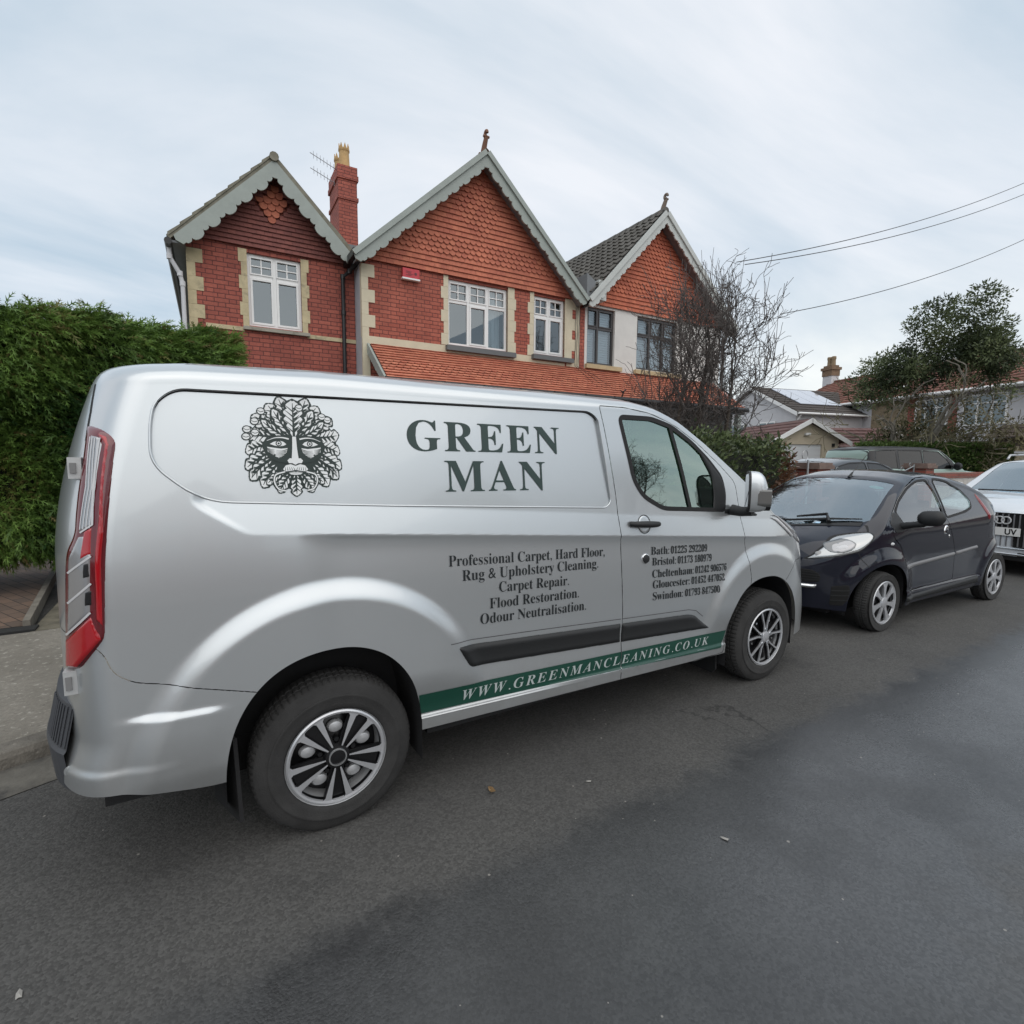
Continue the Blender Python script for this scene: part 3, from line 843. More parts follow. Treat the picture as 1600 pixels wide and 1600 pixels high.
def van_text(parent, s, xl, zl, xr, zr, cap, mat, off, italic=False, bold_off=0.0, spacing=1.0, name="lettering"):
    v, f = text2d(serif_italic(s) if italic else serif_bold(s), spacing, bold_off)
    x0, x1 = v[:, 0].min(), v[:, 0].max()
    H = text2d(serif_bold('H'))[0][:, 1].max()
    u = (v[:, 0] - x0) / (x1 - x0)
    def mp(vv):
        uu = (vv[:, 0] - x0) / (x1 - x0)
        return np.stack([xl + (xr - xl) * uu, zl + (zr - zl) * uu + vv[:, 1] / H * cap], 1)
    return (off, 0, v, f, mp)

def build_van():
    root = thing("delivery_van", "silver panel van with a leafy face emblem, parked nose to nose with the dark hatchback", "van", (XV, YV, 0))
    # ---- body sheets
    zu = lambda n, m: None
    def zcol(ds, ntop):
        def f(s):
            zr = float(van_zt(s) - van_b(s)); z0 = float(van_z0(s)); b = float(van_b(s))
            n = int(round((1.83 - .3) / ds))
            side = np.linspace(z0, zr, n)
            th = np.linspace(0, math.pi / 2, ntop + 1)[1:]
            top = zr + b * np.sin(th) ** (2 / 2.7)
            top[-1] = zr + b
            return np.concatenate([side, top])
        return f
    def stations(dx):
        n1 = 46
        ps = np.linspace(0, 1, n1) ** .8 * math.pi / 2
        rear = -.70 - .22 * np.sin(ps)[::-1]
        mid = np.arange(-.70 + dx, 3.0, dx)
        vv = np.linspace(0, 1, 90)
        front = 3.0 + .87 * (1 - (1 - vv) ** 1.9)
        return np.concatenate([rear[:-1], [-.70], mid, front])
    aR = arch_sdf(-.02, .33, .385, .462); aF = arch_sdf(2.875, .33, .40, .43)
    arches = lambda S, Z: np.minimum(aR(van_x(S, Z), Z), aF(van_x(S, Z), Z))
    DOOR = roundpoly([(1.416, 1.838), (1.60, 1.838), (1.80, 1.815), (2.0, 1.752), (2.2, 1.655), (2.4, 1.535), (2.57, 1.41), (2.605, 1.19), (2.632, 1.052), (2.672, .872), (2.704, .738), (2.60, .55), (2.47, .40), (2.45, .30), (1.552, .30), (1.566, .617), (1.550, .911), (1.535, 1.141), (1.511, 1.354), (1.443, 1.722)],
                     [.01, .02, .05, .05, .05, .05, .05, .03, .03, .03, .05, .05, .03, .01, .01, .03, .05, .05, .05, .05], 4)
    WIN = roundpoly([(1.556, 1.786), (1.80, 1.786), (1.96, 1.748), (2.15, 1.655), (2.30, 1.555), (2.425, 1.445), (2.455, 1.34), (2.44, 1.236), (1.877, 1.270), (1.72, 1.345), (1.645, 1.44)],
                    [.035, .04, .05, .05, .05, .04, .04, .02, .05, .05, .05], 5)
    RB = roundpoly([(-1.2, .955), (-.80, .955), (-.735, .905), (-.715, .835), (-.66, .79), (-.532, .756), (-.282, .679), (-.30, .2), (-1.2, .2)], [.001, .02, .03, .05, .05, .05, .001, .001, .001], 4)
    FB = roundpoly([(3.10, .70), (3.18, .78), (3.24, .83), (4.2, .83), (4.2, .2), (3.2, .2), (3.2, .5)], [.01, .02, .03, .001, .001, .001, .02], 4)
    HL = roundpoly([(2.90, 1.175), (3.0, 1.165), (3.10, 1.105), (3.20, 1.02), (3.30, .965), (3.42, .93), (3.42, 1.0), (3.30, 1.06), (3.15, 1.135), (3.03, 1.185)], [.01, .03, .05, .05, .05, .05, .05, .05, .05, .02], 4)
    fine = Grid.rect(stations(.0068), zcol(.0062, 40))
    _, g = fine.cut(arches)
    door, g = g.cut(in_xz(DOOR), .0025)
    glassreg, door = door.cut(in_xz(WIN), 0.0)
    rb, g = g.cut(in_xz(RB), .0018)
    fb, g = g.cut(in_xz(FB), .0018)
    # windscreen sheet: between roof and bonnet, inside the pillars
    def is_ws(S, Z): return np.maximum(np.abs((S - 2.40)) - .50, van_hw(S, Z) - .70 - .02 * (S - 2))
    wsn, g = g.cut(is_ws, 0.0)
    pan, g = g.cut(in_xz(V_PANEL_O), 0.0)
    body = grid_obj("body", g, 0, SILVER, root, sharp=35)
    pobj = grid_obj("side_panel", pan, 0, SILVER, root, sharp=35, surf=van_panel_surf)
    PO = V_PANEL_O; PS = sx(roundpoly(PO, 0)); PA = np.array(PS)
    dense = np.concatenate([np.linspace(PA[i], PA[(i + 1) % len(PA)], max(2, int(np.linalg.norm(PA[(i + 1) % len(PA)] - PA[i]) / .02)), endpoint=False) for i in range(len(PA))])
    Va, Vb = van_surf(dense[:, 0], dense[:, 1], 0.0), van_panel_surf(dense[:, 0], dense[:, 1], 0.0); kk = len(dense); ii = np.arange(kk); jj = (ii + 1) % kk
    new_obj("panel_edge", np_mesh("panel_edge", np.concatenate([Va, Vb]), np.stack([ii, jj, jj + kk, ii + kk], 1), False), pobj, [SILVER])
    dobj = grid_obj("cab_door", door, 0, SILVER, root, sharp=35)
    grid_obj("rear_bumper", rb, 0, SILVER, root, sharp=35)
    grid_obj("front_bumper", fb, 0, SILVER, root, sharp=35)
    # far half, coarser
    far = Grid.rect(stations(.024), zcol(.024, 20))
    _, fg = far.cut(arches)
    ws2, fg = fg.cut(is_ws, 0.0)
    win2, fg = fg.cut(in_xz(WIN), 0.0)
    grid_obj("far_side", fg, 0, SILVER, root, side=1)
    grid_obj("far_window", win2, -.006, GLASS, root, side=1)
    a = wsn; V1 = van_surf(a.P[:, 0], a.P[:, 1], -.004, -1); V2 = van_surf(ws2.P[:, 0], ws2.P[:, 1], -.004, 1)
    new_obj("windscreen", np_mesh("windscreen", np.concatenate([V1, V2]), np.concatenate([a.Q, ws2.Q[:, ::-1] + len(V1)]), True), root, [GLASS])
    # wheel housings, underside, load wall
    h = MB()
    for f, cx, rx, rz in ((aR, -.02, .385, .462), (aF, 2.875, .40, .43)):
        n = 40; pr = []
        for i in range(n + 1):
            t = math.pi * i / n
            c, s_ = math.cos(t), math.sin(t)
            pr.append((cx + rx * math.copysign(abs(c) ** (2 / 2.25), c), .33 + rz * abs(s_) ** (2 / 2.25)))
        pr = [(pr[0][0], .20)] + pr + [(pr[-1][0], .20)]
        for sd in (-1, 1):
            vs = []
            for x, z in pr:
                hw = float(van_hw(van_s(x, max(z, .34)), max(z, .34))) - .004
                vs += [(x, sd * hw, z), (x + (cx - x) * .02, sd * (hw - .30), z)]
            h.add(vs, [(2 * i, 2 * i + 1, 2 * i + 3, 2 * i + 2) for i in range(len(pr) - 1)])
            m = len(pr)
            h.add([(x, sd * .655, z) for x, z in pr], [tuple(range(m))])
    h.box(-.80, 3.45, -.66, .66, .24, .36); h.box(.42, 2.42, -.90, .90, .27, .36); h.box(-.78, -.45, -.84, .84, .30, .42)
    h.build("underbody", RUB, root)
    b = MB(); b.box(1.45, 1.47, -.86, .86, .4, 1.78); b.build("bulkhead", pm("van_bulkhead", (.12, .12, .12), .8), root)
    # ---- window: pane, gasket, division bar
    pane = grid_obj("side_window", glassreg, -.007, GLASS, root)
    WINs = sx(WIN)
    gk = MB()
    ribbon("window_seal", WINs, .026, .0015, RUB, pane, closed=True)
    ribbon("window_bar", sx([(1.95, 1.752), (2.035, 1.50), (2.115, 1.255)]), .026, .001, RUB, pane)
    tri = roundpoly([(2.20, 1.625), (2.30, 1.553), (2.43, 1.444), (2.47, 1.34), (2.45, 1.225), (2.33, 1.235), (2.345, 1.33), (2.33, 1.45)], .03, 4)
    patch("mirror_corner", sx(tri), .004, .008, BLKP, dobj)
    patch("scuttle_trim", sx(roundpoly([(2.44, 1.245), (2.62, 1.24), (2.70, 1.235), (2.80, 1.19), (2.78, 1.178), (2.60, 1.186), (2.44, 1.213)], .012, 3)), .003, .007, BLKP, root)
    # roof gutter line beside the cab and panel seal
    inner = [(x, z - .005) for x, z in PO[9:32]]
    ribbon("panel_seal", sx(inner), .006, .002, RUB, pobj, van_panel_surf)
    bd = MB(); q_ = sx(roundpoly(PO, 0)); q_ = q_[31:] + q_[:12]; ss_ = np.array(q_)
    dn = np.concatenate([np.linspace(ss_[i], ss_[i + 1], max(2, int(np.linalg.norm(ss_[i + 1] - ss_[i]) / .03)), endpoint=False) for i in range(len(ss_) - 1)])
    bd.tube([tuple(p) for p in van_surf(dn[:, 0], dn[:, 1], -.0005)], .0042, 8); bd.build("panel_bead", [SILVER], pobj, smooth=70)
    # ---- handle, lock, moulding, stripe
    hm = MB()
    def bar(x0, x1, z, r, dz):
        pts = []; rad = []
        for t in np.linspace(0, 1, 15):
            x = x0 + (x1 - x0) * t; zz = z + dz * t
            y = float(van_surf(np.array(float(van_s(x, zz))), np.array(zz), .0)[1])
            out = .034 * math.sin(math.pi * t) ** .35
            pts.append((x, y - out * .9 - .004, zz)); rad.append(r * (.75 + .25 * math.sin(math.pi * t)))
        return pts, rad
    pts, rad = bar(1.605, 1.822, 1.196, .019, -.012)
    hm.tube(pts, rad, 10)
    hm.build("door_handle", BLKP, dobj, smooth=50)
    cup = [(1.715 + .048 * math.cos(t), 1.188 + .052 * math.sin(t)) for t in np.linspace(0, 2 * math.pi, 28)[:-1]]
    patch("handle_cup", sx(cup), .0022, .006, SILVER, dobj, pillow=.01)
    ribbon("handle_cup_edge", sx(cup), .004, .0026, BLKP, dobj, closed=True)
    lk = MB()
    ly = float(van_surf(np.array(1.728), np.array(.988))[1])
    fn = lambda x, y, hh: (1.728 + x, ly - hh, .988 + y)
    lk.lathe([(.030, 0), (.029, .004), (.025, .006)], 28, 0, fn); lk.lathe([(.025, .006), (.022, .013), (.012, .016), (0, .016)], 24, 1, fn)
    lk.build("lock", [CHROME, BLKP], dobj, smooth=40)
    M1 = roundpoly([(.538, .692), (1.553, .636), (1.553, .526), (.625, .577), (.60, .590)], [.012, .004, .004, .02, .02], 4)
    M2 = roundpoly([(1.562, .6355), (2.10, .606), (2.17, .592), (2.315, .484), (1.562, .5255)], [.004, .03, .04, .012, .004], 4)
    patch("side_moulding", sx(M1), .016, .008, BLKP, root, pillow=.02)
    patch("side_moulding", sx(M2), .016, .008, BLKP, dobj, pillow=.02)
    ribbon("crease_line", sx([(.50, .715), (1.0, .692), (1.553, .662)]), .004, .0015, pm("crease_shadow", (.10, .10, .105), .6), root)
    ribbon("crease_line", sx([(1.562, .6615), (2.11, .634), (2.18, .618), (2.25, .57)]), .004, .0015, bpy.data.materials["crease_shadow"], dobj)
    G1 = [(.350, .506), (1.556, .471), (1.556, .374), (.362, .414)]; G2 = [(1.5625, .471), (2.475, .444), (2.455, .385), (2.42, .338), (1.5625, .374)]
    for gp, par in ((G1, root), (G2, dobj)):
        g_ = pgrid(sx(gp), .008); grid_obj("green_stripe", g_, .0022, GREEN, par)
    ribbon("sill_strip", sx([(.362, .402), (1.0, .384), (1.7, .358), (2.42, .327)]), .014, .003, SILVER, root)
    # ---- lettering
    def text_obj(name, rows, mat, parent):
        items = []
        for s, xl, zl, xr, zr, cap, it, bo, sp in rows:
            o, mi, v, f, mp = van_text(None, s, xl, zl, xr, zr, cap, mat, .0026, it, bo, sp)
            xz = mp(v); items.append(((.0028 if not it else .0036) , 0, xz, f))
        return decal_mesh(name, items, lambda v: v, van_panel_surf if rows[0][5] > .1 else van_surf, [mat], parent)
    text_obj("company_name", [("GREEN", .338, 1.586, 1.150, 1.581, .131, False, .0, 1.12), ("MAN", .507, 1.403, 1.052, 1.399, .139, False, .0, 1.18)], DGREEN, root)
    lo = -.0065
    text_obj("service_list", [("Professional Carpet, Hard Floor,", .505, 1.066, 1.422, 1.033, .050, False, lo, 1.0), ("Rug & Upholstery Cleaning.", .571, .993, 1.377, .973, .050, False, lo, 1.0),
             ("Carpet Repair.", .764, .918, 1.180, .902, .050, False, lo, 1.0), ("Flood Restoration.", .712, .844, 1.247, .828, .050, False, lo, 1.0), ("Odour Neutralisation.", .662, .776, 1.296, .754, .050, False, lo, 1.0)], INKK, root)
    rows = []
    for lab, num, f0, f1, xl, zl, xr, zr in (("Bath:", "01225 292209", .305, .335, 1.772, 1.007, 2.262, .986), ("Bristol:", "01173 180979", .378, .41, 1.782, .943, 2.306, .921),
             ("Cheltenham:", "01242 906576", .53, .553, 1.785, .871, 2.455, .846), ("Gloucester:", "01452 447052", .488, .515, 1.791, .807, 2.437, .782), ("Swindon:", "01793 847500", .428, .46, 1.794, .737, 2.392, .709)):
        at = lambda f: (xl + (xr - xl) * f, zl + (zr - zl) * f)
        rows.append((lab, xl, zl, *at(f0), .046, False, -.004, 1.0)); rows.append((num, *at(f1), xr, zr, .043, False, .001, 1.0))
    text_obj("phone_list", rows, INKK, dobj)
    W_ = "WWW.GREENMANCLEANING.CO.UK"
    text_obj("web_address", [(W_, .566, .428, 2.306, .381, .050, True, -.004, 1.25)], LETTER, root)
    sh = emblem_shapes(); items = []
    for i, (l, tone, poly) in enumerate(sh):
        tri = tessellate_polygon([[Vector((a, b, 0)) for a, b in poly]])
        items.append((.0008 + .00022 * l * 1.3 + i * 2e-6, tone, np.array(poly), [tuple(t) for t in tri]))
    decal_mesh("leaf_face_emblem", items, lambda v: np.stack([-.118 + v[:, 0] * .193 - .0 * v[:, 1], 1.585 + v[:, 1] * .192], 1), van_panel_surf, [EMBK, PALE], root)
    # ---- tail lamp
    LAMP = [(-.752, 1.655), (-.707, 1.638), (-.680, 1.616), (-.669, 1.594), (-.681, 1.512), (-.699, 1.358), (-.715, 1.188), (-.728, .956), (-.806, .845), (-.856, .829), (-.848, .926), (-.830, 1.182), (-.822, 1.241), (-.797, 1.289), (-.763, 1.557)]
    S_ = lambda p: sx(p)
    lamp = patch("tail_light", S_(roundpoly(LAMP, [.01, .02, .02, .02, .1, .1, .1, .02, .03, .02, .1, .05, .03, .03, .1], 4)), .014, .005, LENSDRED, root, pillow=.018)
    hot = [(-.715, 1.625), (-.690, 1.612), (-.683, 1.585), (-.712, 1.30), (-.728, 1.0), (-.742, 1.02), (-.738, 1.20), (-.722, 1.34), (-.694, 1.585), (-.70, 1.60)]
    patch("red_lens", S_(hot), .0165, .004, LENSRED, lamp, pillow=.006, base=.010)
    clear = [(-.730, 1.620), (-.706, 1.612), (-.697, 1.588), (-.731, 1.325), (-.766, 1.303), (-.774, 1.296), (-.752, 1.45)]
    patch("clear_lens", S_(clear), .0165, .004, LENSCLR, lamp, pillow=.006, base=.010)
    for k in range(4):
        o = .0085 * k
        ribbon("reflector_bar", S_([(-.728 + o * .8, 1.612 - .3 * o), (-.744 + o * .9, 1.45), (-.766 + o * .95, 1.312 + o * .2)]), .0026, .0175, LENSWHT, lamp)
    ribbon("reflector_bar", S_([(-.702, 1.608), (-.734, 1.328), (-.766, 1.302)]), .005, .0178, LENSWHT, lamp)
    patch("clear_lens", S_([(-.775, 1.290), (-.755, 1.293), (-.742, 1.228), (-.752, 1.044), (-.826, .962), (-.816, 1.08), (-.806, 1.22)]), .0165, .004, LENSCLR, lamp, pillow=.006, base=.010)
    patch("red_lens", S_([(-.758, 1.305), (-.737, 1.320), (-.743, 1.234), (-.774, 1.212)]), .0172, .003, LENSRED, lamp, pillow=.004, base=.012)
    for a_, b_ in (((-.742, 1.228), (-.806, 1.17)), ((-.746, 1.14), (-.812, 1.07)), ((-.752, 1.046), (-.824, .962))):
        ribbon("reflector_bar", S_([a_, ((a_[0] + b_[0]) / 2 + .006, (a_[1] + b_[1]) / 2 + .006), b_]), .006, .0178, LENSWHT, lamp)
    for z_ in (1.19, 1.10):
        patch("bulb_holder", S_(roundpoly([(-.765, z_ + .012), (-.748, z_ + .018), (-.749, z_ - .03), (-.768, z_ - .036)], .004, 3)), .0172, .003, HUBBLK, lamp, pillow=.003, base=.013)
    patch("red_lens", S_([(-.752, 1.036), (-.734, .955), (-.806, .856), (-.842, .845), (-.834, .940)]), .0165, .004, LENSRED, lamp, pillow=.006, base=.010)
    # ---- hinges of the rear door
    for z0, z1, xo in ((1.475, 1.545, .0), (.757, .838, .0)):
        hb = MB()
        xe = -.775 if z0 > 1 else -.825
        yy = float(van_surf(np.array(float(van_s(xe, z0))), np.array(z0))[1])
        hb.box(xe - .030, xe + .006, yy - .006, yy + .035, z0, z1, fn=lambda x, y, z: (x, y + (.012 if x < xe - .03 else -.004), z))
        hb.box(xe - .024, xe - .008, yy - .016, yy + .004, z0 + .018, z1 - .018, 1)
        hb.build("rear_hinge", [WHITEHINGE, pm("hinge_shadow", (.2, .2, .2), .6)], root)
    # rear door edge, bumper tread pad, sensor
    ribbon("rear_door_gap", S_([(-.735, 1.80), (-.745, 1.70), (-.758, 1.60)]), .006, .001, RUB, root)
    zz = np.linspace(.36, .70, 30)
    pad = MB()
    ys = np.linspace(-.86, .86, 40)
    top = []
    for y in ys:
        u = abs(y) / .93
        xr_ = -.72 - .235 * math.sqrt(max(0, 1 - u ** 4)) - .02
        top.append((xr_, y))
    vs = []; fs = []
    lev = [(.40, -.002), (.535, -.016), (.548, -.008), (.70, .024), (.71, .06)]
    for (x, y) in top:
        for z_, dx in lev: vs.append((x + dx, y, z_))
    k = len(lev)
    for i in range(len(top) - 1):
        for j in range(k - 1): fs.append((i * k + j, i * k + j + 1, (i + 1) * k + j + 1, (i + 1) * k + j))
    pad.add(vs, fs)
    for q in range(10):
        y = -.85 + q * .022
        pad.tube([(np.interp(y, ys, [t[0] for t in top]) - .008, y, .555), (np.interp(y, ys, [t[0] for t in top]) + .020, y, .69)], .004, 4)
    pad.build("bumper_pad", pm("bumper_plastic", (.055, .058, .065), .5), root)
    sn = MB()
    sy = float(van_surf(np.array(float(van_s(-.868, .478))), np.array(.478))[1])
    sn.lathe([(.016, 0), (.015, .004), (.0, .005)], 16, 0, lambda x, y, hh: (-.868 + x * .6 - hh * .7, sy + x * .3 - hh * .7 + .0, .478 + y))
    sn.build("parking_sensor", SILVER, root, smooth=40)
    # ---- mud flaps
    fl = MB(); fl.box(-.432, -.418, -.96, -.75, .16, .50, fn=lambda x, y, z: (x + .10 * (.5 - z) ** 2 - .02 + (.075 if y < -.9 else 0), y, z)); fl.build("mud_flap", RUB, root)
    fl = MB()
    fl.prism([(-.93, .30), (-.93, .17), (-.90, .135), (-.70, .135), (-.70, .33)], lambda a_, b_, d: (d + (.3 - b_) * .06, a_, b_), 2.438, 2.450); fl.build("mud_flap", BLKP, root)
    # ---- headlight
    hl = patch("headlight", [(van_s(x, z).item(), z) for x, z in HL], .008, .007, LENSCLR, root, pillow=.02)
    patch("daylight_bar", [(van_s(x, z).item(), z) for x, z in [(2.93, 1.165), (3.02, 1.150), (3.12, 1.085), (3.22, 1.02), (3.21, 1.005), (3.10, 1.07), (3.0, 1.135)]], .0105, .006, LENSWHT, hl, pillow=.006, base=.006)
    # grille and number plate area at the nose
    gr = MB()
    gr.box(3.80, 3.85, -.42, .42, .52, .66); gr.box(3.79, 3.84, -.40, .40, .80, .92)
    gr.build("grille", BLKP, root)
    # ---- door mirror: swung in towards the driver, cap facing the road
    mw, mang = Vector((2.54, -1.105, 1.358)), R(-46)
    ca, sa = math.cos(mang), math.sin(mang)
    def mt(x, y, z): return (mw.x + x * ca - y * sa, mw.y + x * sa + y * ca, mw.z + z)
    mr = MB(); sec = []; n = 26; k = 11
    for i, t in enumerate(np.linspace(0, 1, k)):
        # sections from the glass (x=-.06) to the nose of the cap (x=+.075)
        x = -.050 + .118 * t
        g_ = max(.02, 1 - t ** 3.2) ** .5
        for j in range(n):
            a_ = 2 * math.pi * j / n
            c, s_ = math.cos(a_), math.sin(a_)
            yy = .072 * math.copysign(abs(c) ** .60, c); zz_ = .128 * math.copysign(abs(s_) ** .62, s_)
            yy *= (1 - .10 * (zz_ < 0) * (-zz_ / .134)) 
            sec.append(mt(x - .02 * (zz_ / .134) * t, yy * g_, zz_ * g_ ** .8))
    fs = [(i * n + j, i * n + (j + 1) % n, (i + 1) * n + (j + 1) % n, (i + 1) * n + j) for i in range(k - 1) for j in range(n)]
    fs += [tuple(reversed(range(n))), tuple((k - 1) * n + j for j in range(n))]
    mr.add(sec, fs, 0)
    mo = mr.build("door_mirror", [SILVER], root, smooth=50)
    def plate(name, x0, x1, sy, sz, mat, par):
        q = MB(); poly = [(sy * math.copysign(abs(math.cos(t)) ** .60, math.cos(t)), sz * math.copysign(abs(math.sin(t)) ** .62, math.sin(t))) for t in np.linspace(0, 2 * math.pi, 27)[:-1]]
        q.prism(poly, lambda a_, b_, d: mt(d, a_, b_), x0, x1); return q.build(name, [mat], par)
    plate("mirror_frame", -.062, -.0505, .074, .130, BLKP, mo)
    plate("mirror_glass", -.064, -.0625, .062, .116, pm("mirror_silver", (.7, .7, .7), .03, metal=1), mo)
    m4 = MB(); m4.prism(roundpoly([(-.050, .03), (-.046, -.095), (-.012, -.120), (.045, -.108), (.058, -.05), (.035, .01)], .02, 4), lambda a_, b_, d: mt(d, a_, b_), .015, .070)
    m4.v = [v for v in m4.v]
    m4.build("mirror_lower", [BLKP], mo)
    m5 = MB(); m5.prism(roundpoly([(-.070, .02), (-.070, -.075), (-.042, -.095), (-.025, -.06), (-.033, .01)], .015, 4), lambda a_, b_, d: mt(d, a_, b_), -.01, .068); m5.build("mirror_indicator", [pm("grey_lens", (.13, .13, .125), .25, coat=1)], mo)
    m5 = MB(); m5.tube([(2.50, -.955, 1.235), (2.515, -1.01, 1.228), (2.53, -1.085, 1.232)], [.036, .032, .028], 10); m5.build("mirror_arm", [BLKP], mo, smooth=40)
    # ---- inside
    for yy in (-.45, .42):
        st = MB()
        st.box(1.62, 2.10, yy - .25, yy + .25, .75, .95); st.box(1.55, 1.70, yy - .24, yy + .24, .9, 1.45); st.box(1.56, 1.66, yy - .13, yy + .13, 1.46, 1.66)
        st.build("seat", SEAT, root)
    ds = MB(); ds.box(2.30, 2.95, -.82, .82, .85, 1.16, fn=lambda x, y, z: (x, y, z + (.06 if (z > 1 and x > 2.6) else 0))); ds.build("dashboard", BLKP, root)
    sw = MB(); q = np.linspace(0, 2 * math.pi, 25)
    sw.tube([(2.22 + .07 * math.sin(t) , -.45 + .19 * math.cos(t), 1.17 + .17 * math.sin(t)) for t in q], .014, 6); sw.build("steering_wheel", BLKP, root, smooth=60)
    # ---- wheels
    wheel(root, (0, -.968, .317), .326, .205, .199, 'rear'); wheel(root, (2.933, -.968, .317), .326, .205, .199, 'front')
    wheel(root, (0, .968, .317), .326, .205, .199, 'rear', 1); wheel(root, (2.933, .968, .317), .326, .205, .199, 'front', 1)
    return root
# ------------------------------------------------------------------ cars
def car_grid(sh, ds, ntop, nend=40):
    def zcol(s):
        zr = float(sh.zt(s) - sh.b(s)); b = float(sh.b(s)); z0 = float(sh.z0(s))
        zm = max(float(v) for v in sh.ZT[:, 1]); n = int((zm - .25) / ds)
        th = np.linspace(0, math.pi / 2, ntop + 1)[1:]
        top = zr + b * np.sin(th) ** (2 / sh.p); top[-1] = zr + b
        return np.concatenate([np.linspace(z0, zr, n), top])
    ps = np.linspace(0, 1, nend)
    rear = sh.rear[0] - sh.rear[1] * (1 - (1 - ps) ** 2.2)[::-1]
    front = sh.front[0] + sh.front[1] * (1 - (1 - ps) ** 2.0)
    mid = np.arange(sh.rear[0] + ds, sh.front[0] - ds * .5, ds)
    return Grid.rect(np.concatenate([rear, mid, front]), zcol)
def circ_arch(cx, cz, r):
    return arch_sdf(cx, cz, r, r, 2.1)
def build_car(root, sh, paint, arches, wins, ws, rw, glass, ds=.016, near=1, doors=(), gap=.004, lower=None):
    """body with arches, windows and screens cut out; near is the side (+1 left, -1 right) built fine"""
    out = {}
    scr = {'windscreen': [], 'rear_window': []}
    for side in (near, -near):
        fine = side == near
        g = car_grid(sh, ds if fine else ds * 1.6, 18 if fine else 10, 44 if fine else 26)
        asd = [circ_arch(*a) for a in arches]
        _, g = g.cut(lambda S, Z: np.minimum.reduce([f(S, Z) for f in asd]))
        for nm, fn in (('windscreen', ws), ('rear_window', rw)):
            if fn is None: continue
            ins, g = g.cut(lambda S, Z: fn(S, Z, sh.hw(S, Z)), 0.0)
            if len(ins.Q): scr[nm].append((sh.surf(ins.P[:, 0], ins.P[:, 1], -.003, side), ins.Q if side == -1 else ins.Q[:, ::-1]))
        dl = doors if fine else ()
        for dp in dl:
            dg, g = g.cut(lambda S, Z, dp=dp: polysdf(dp, S, Z), gap)
            for i, wpoly in enumerate(wins):
                _, dg = dg.cut(lambda S, Z, wpoly=wpoly: polysdf(wpoly, S, Z), 0.0)
            out['door'] = grid_obj("door", dg, 0, paint, root, side, True, 35, sh.surf)
        for i, wpoly in enumerate(wins):
            _, g = g.cut(lambda S, Z, wpoly=wpoly: polysdf(wpoly, S, Z), 0.0)
            pg = pgrid(wpoly, .03)
            o = grid_obj("side_window", pg, -.004, glass, root, side, True, None, sh.surf)
            if fine: ribbon("window_seal", wpoly, .022, .002, RUB, o, sh.surf, side, True)
            out.setdefault('win', []).append(o)
        out['near' if fine else 'far'] = grid_obj("body" if fine else "far_side", g, 0, paint, root, side, True, 35, sh.surf)
    for nm, parts in scr.items():
        if not parts: continue
        V = []; Q = []; b = 0
        for v, q in parts: V.append(v); Q.append(q + b); b += len(v)
        out[nm] = new_obj(nm, np_mesh(nm, np.concatenate(V), np.concatenate(Q), True), root, [SCREEN if nm == 'windscreen' else glass])
    u = MB()
    for (cx, cz, r) in arches:
        n = 24; pr = [(cx + r * math.cos(math.pi * i / n), cz + r * math.sin(math.pi * i / n)) for i in range(n + 1)]
        pr = [(pr[0][0], .16)] + pr + [(pr[-1][0], .16)]
        for sd in (-1, 1):
            h0 = sh.hw0 - .03
            vs = []
            for x, z in pr: vs += [(x, sd * (float(sh.hw(x, max(z, .3))) - .004), z), (x, sd * (h0 - .26), z)]
            u.add(vs, [(2 * i, 2 * i + 1, 2 * i + 3, 2 * i + 2) for i in range(len(pr) - 1)])
            u.add([(x, sd * (h0 - .26), z) for x, z in pr], [tuple(range(len(pr)))])
    zl = float(sh.z0(1.2))
    u.box(arches[0][0] - .4, arches[1][0] + .4, -(sh.hw0 - .3), sh.hw0 - .3, zl - .06, zl + .02)
    u.box(arches[0][0] + arches[0][2] + .05, arches[1][0] - arches[1][2] - .05, -(sh.hw0 - .06), sh.hw0 - .06, zl - .03, zl + .02)
    u.build("underbody", RUB, root)
    i_ = MB()
    bl = float(sh.belt(1.2))
    i_.box(sh.rear[0] + .1, sh.front[0] + .05, -(sh.hw0 - .1), sh.hw0 - .1, .35, bl - .12)
    i_.build("cabin_floor", pm("cabin_dark", (.02, .02, .022), .9) if "cabin_dark" not in bpy.data.materials else bpy.data.materials["cabin_dark"], root)
    return out
def seat(parent, x, y, z, mat=None):
    m = MB()
    P = roundpoly([(.0, 0), (.52, .02), (.52, .16), (.10, .16), (-.05, .66), (-.16, .64), (-.08, .1)], .05, 4)
    m.prism(P, lambda a, b, d: (x + a, y + d, z + b), -.24, .24)
    m.prism(roundpoly([(-.09, .70), (-.01, .70), (-.02, .88), (-.10, .88)], .03, 4), lambda a, b, d: (x + a, y + d, z + b), -.12, .12)
    return m.build("seat", [mat or SEAT], parent)
CARDARK = paint_mat("midnight_paint", (.006, .0075, .016), .0, .4, coat=1.0, dirt=0)
CARDARK.node_tree.nodes["Principled BSDF"].inputs["Specular IOR Level"].default_value = .1
CARWHITE = paint_mat("white_paint", (.66, .70, .74), .1, .35, coat=1.0, dirt=.3)
CARGREEN = paint_mat("pale_green_paint", (.30, .40, .35), .35, .35, coat=1.0)
CARBLACK = paint_mat("black_gloss_paint", (.005, .005, .006), .0, .5, coat=.25)
CARGREY = paint_mat("slate_grey_paint", (.045, .048, .055), .5, .35, coat=1.0)
TINT = glass_mat("tinted_glass", (.05, .06, .06), .04)
SCREEN = glass_mat("windscreen_glass", (.50, .60, .62), .34, gcol=(.86, .95, 1.0))
CLEARG = glass_mat("clear_car_glass", (.72, .82, .80), .18)
DOTRIM = pm("door_trim_strip", (.17, .17, .175), .45)
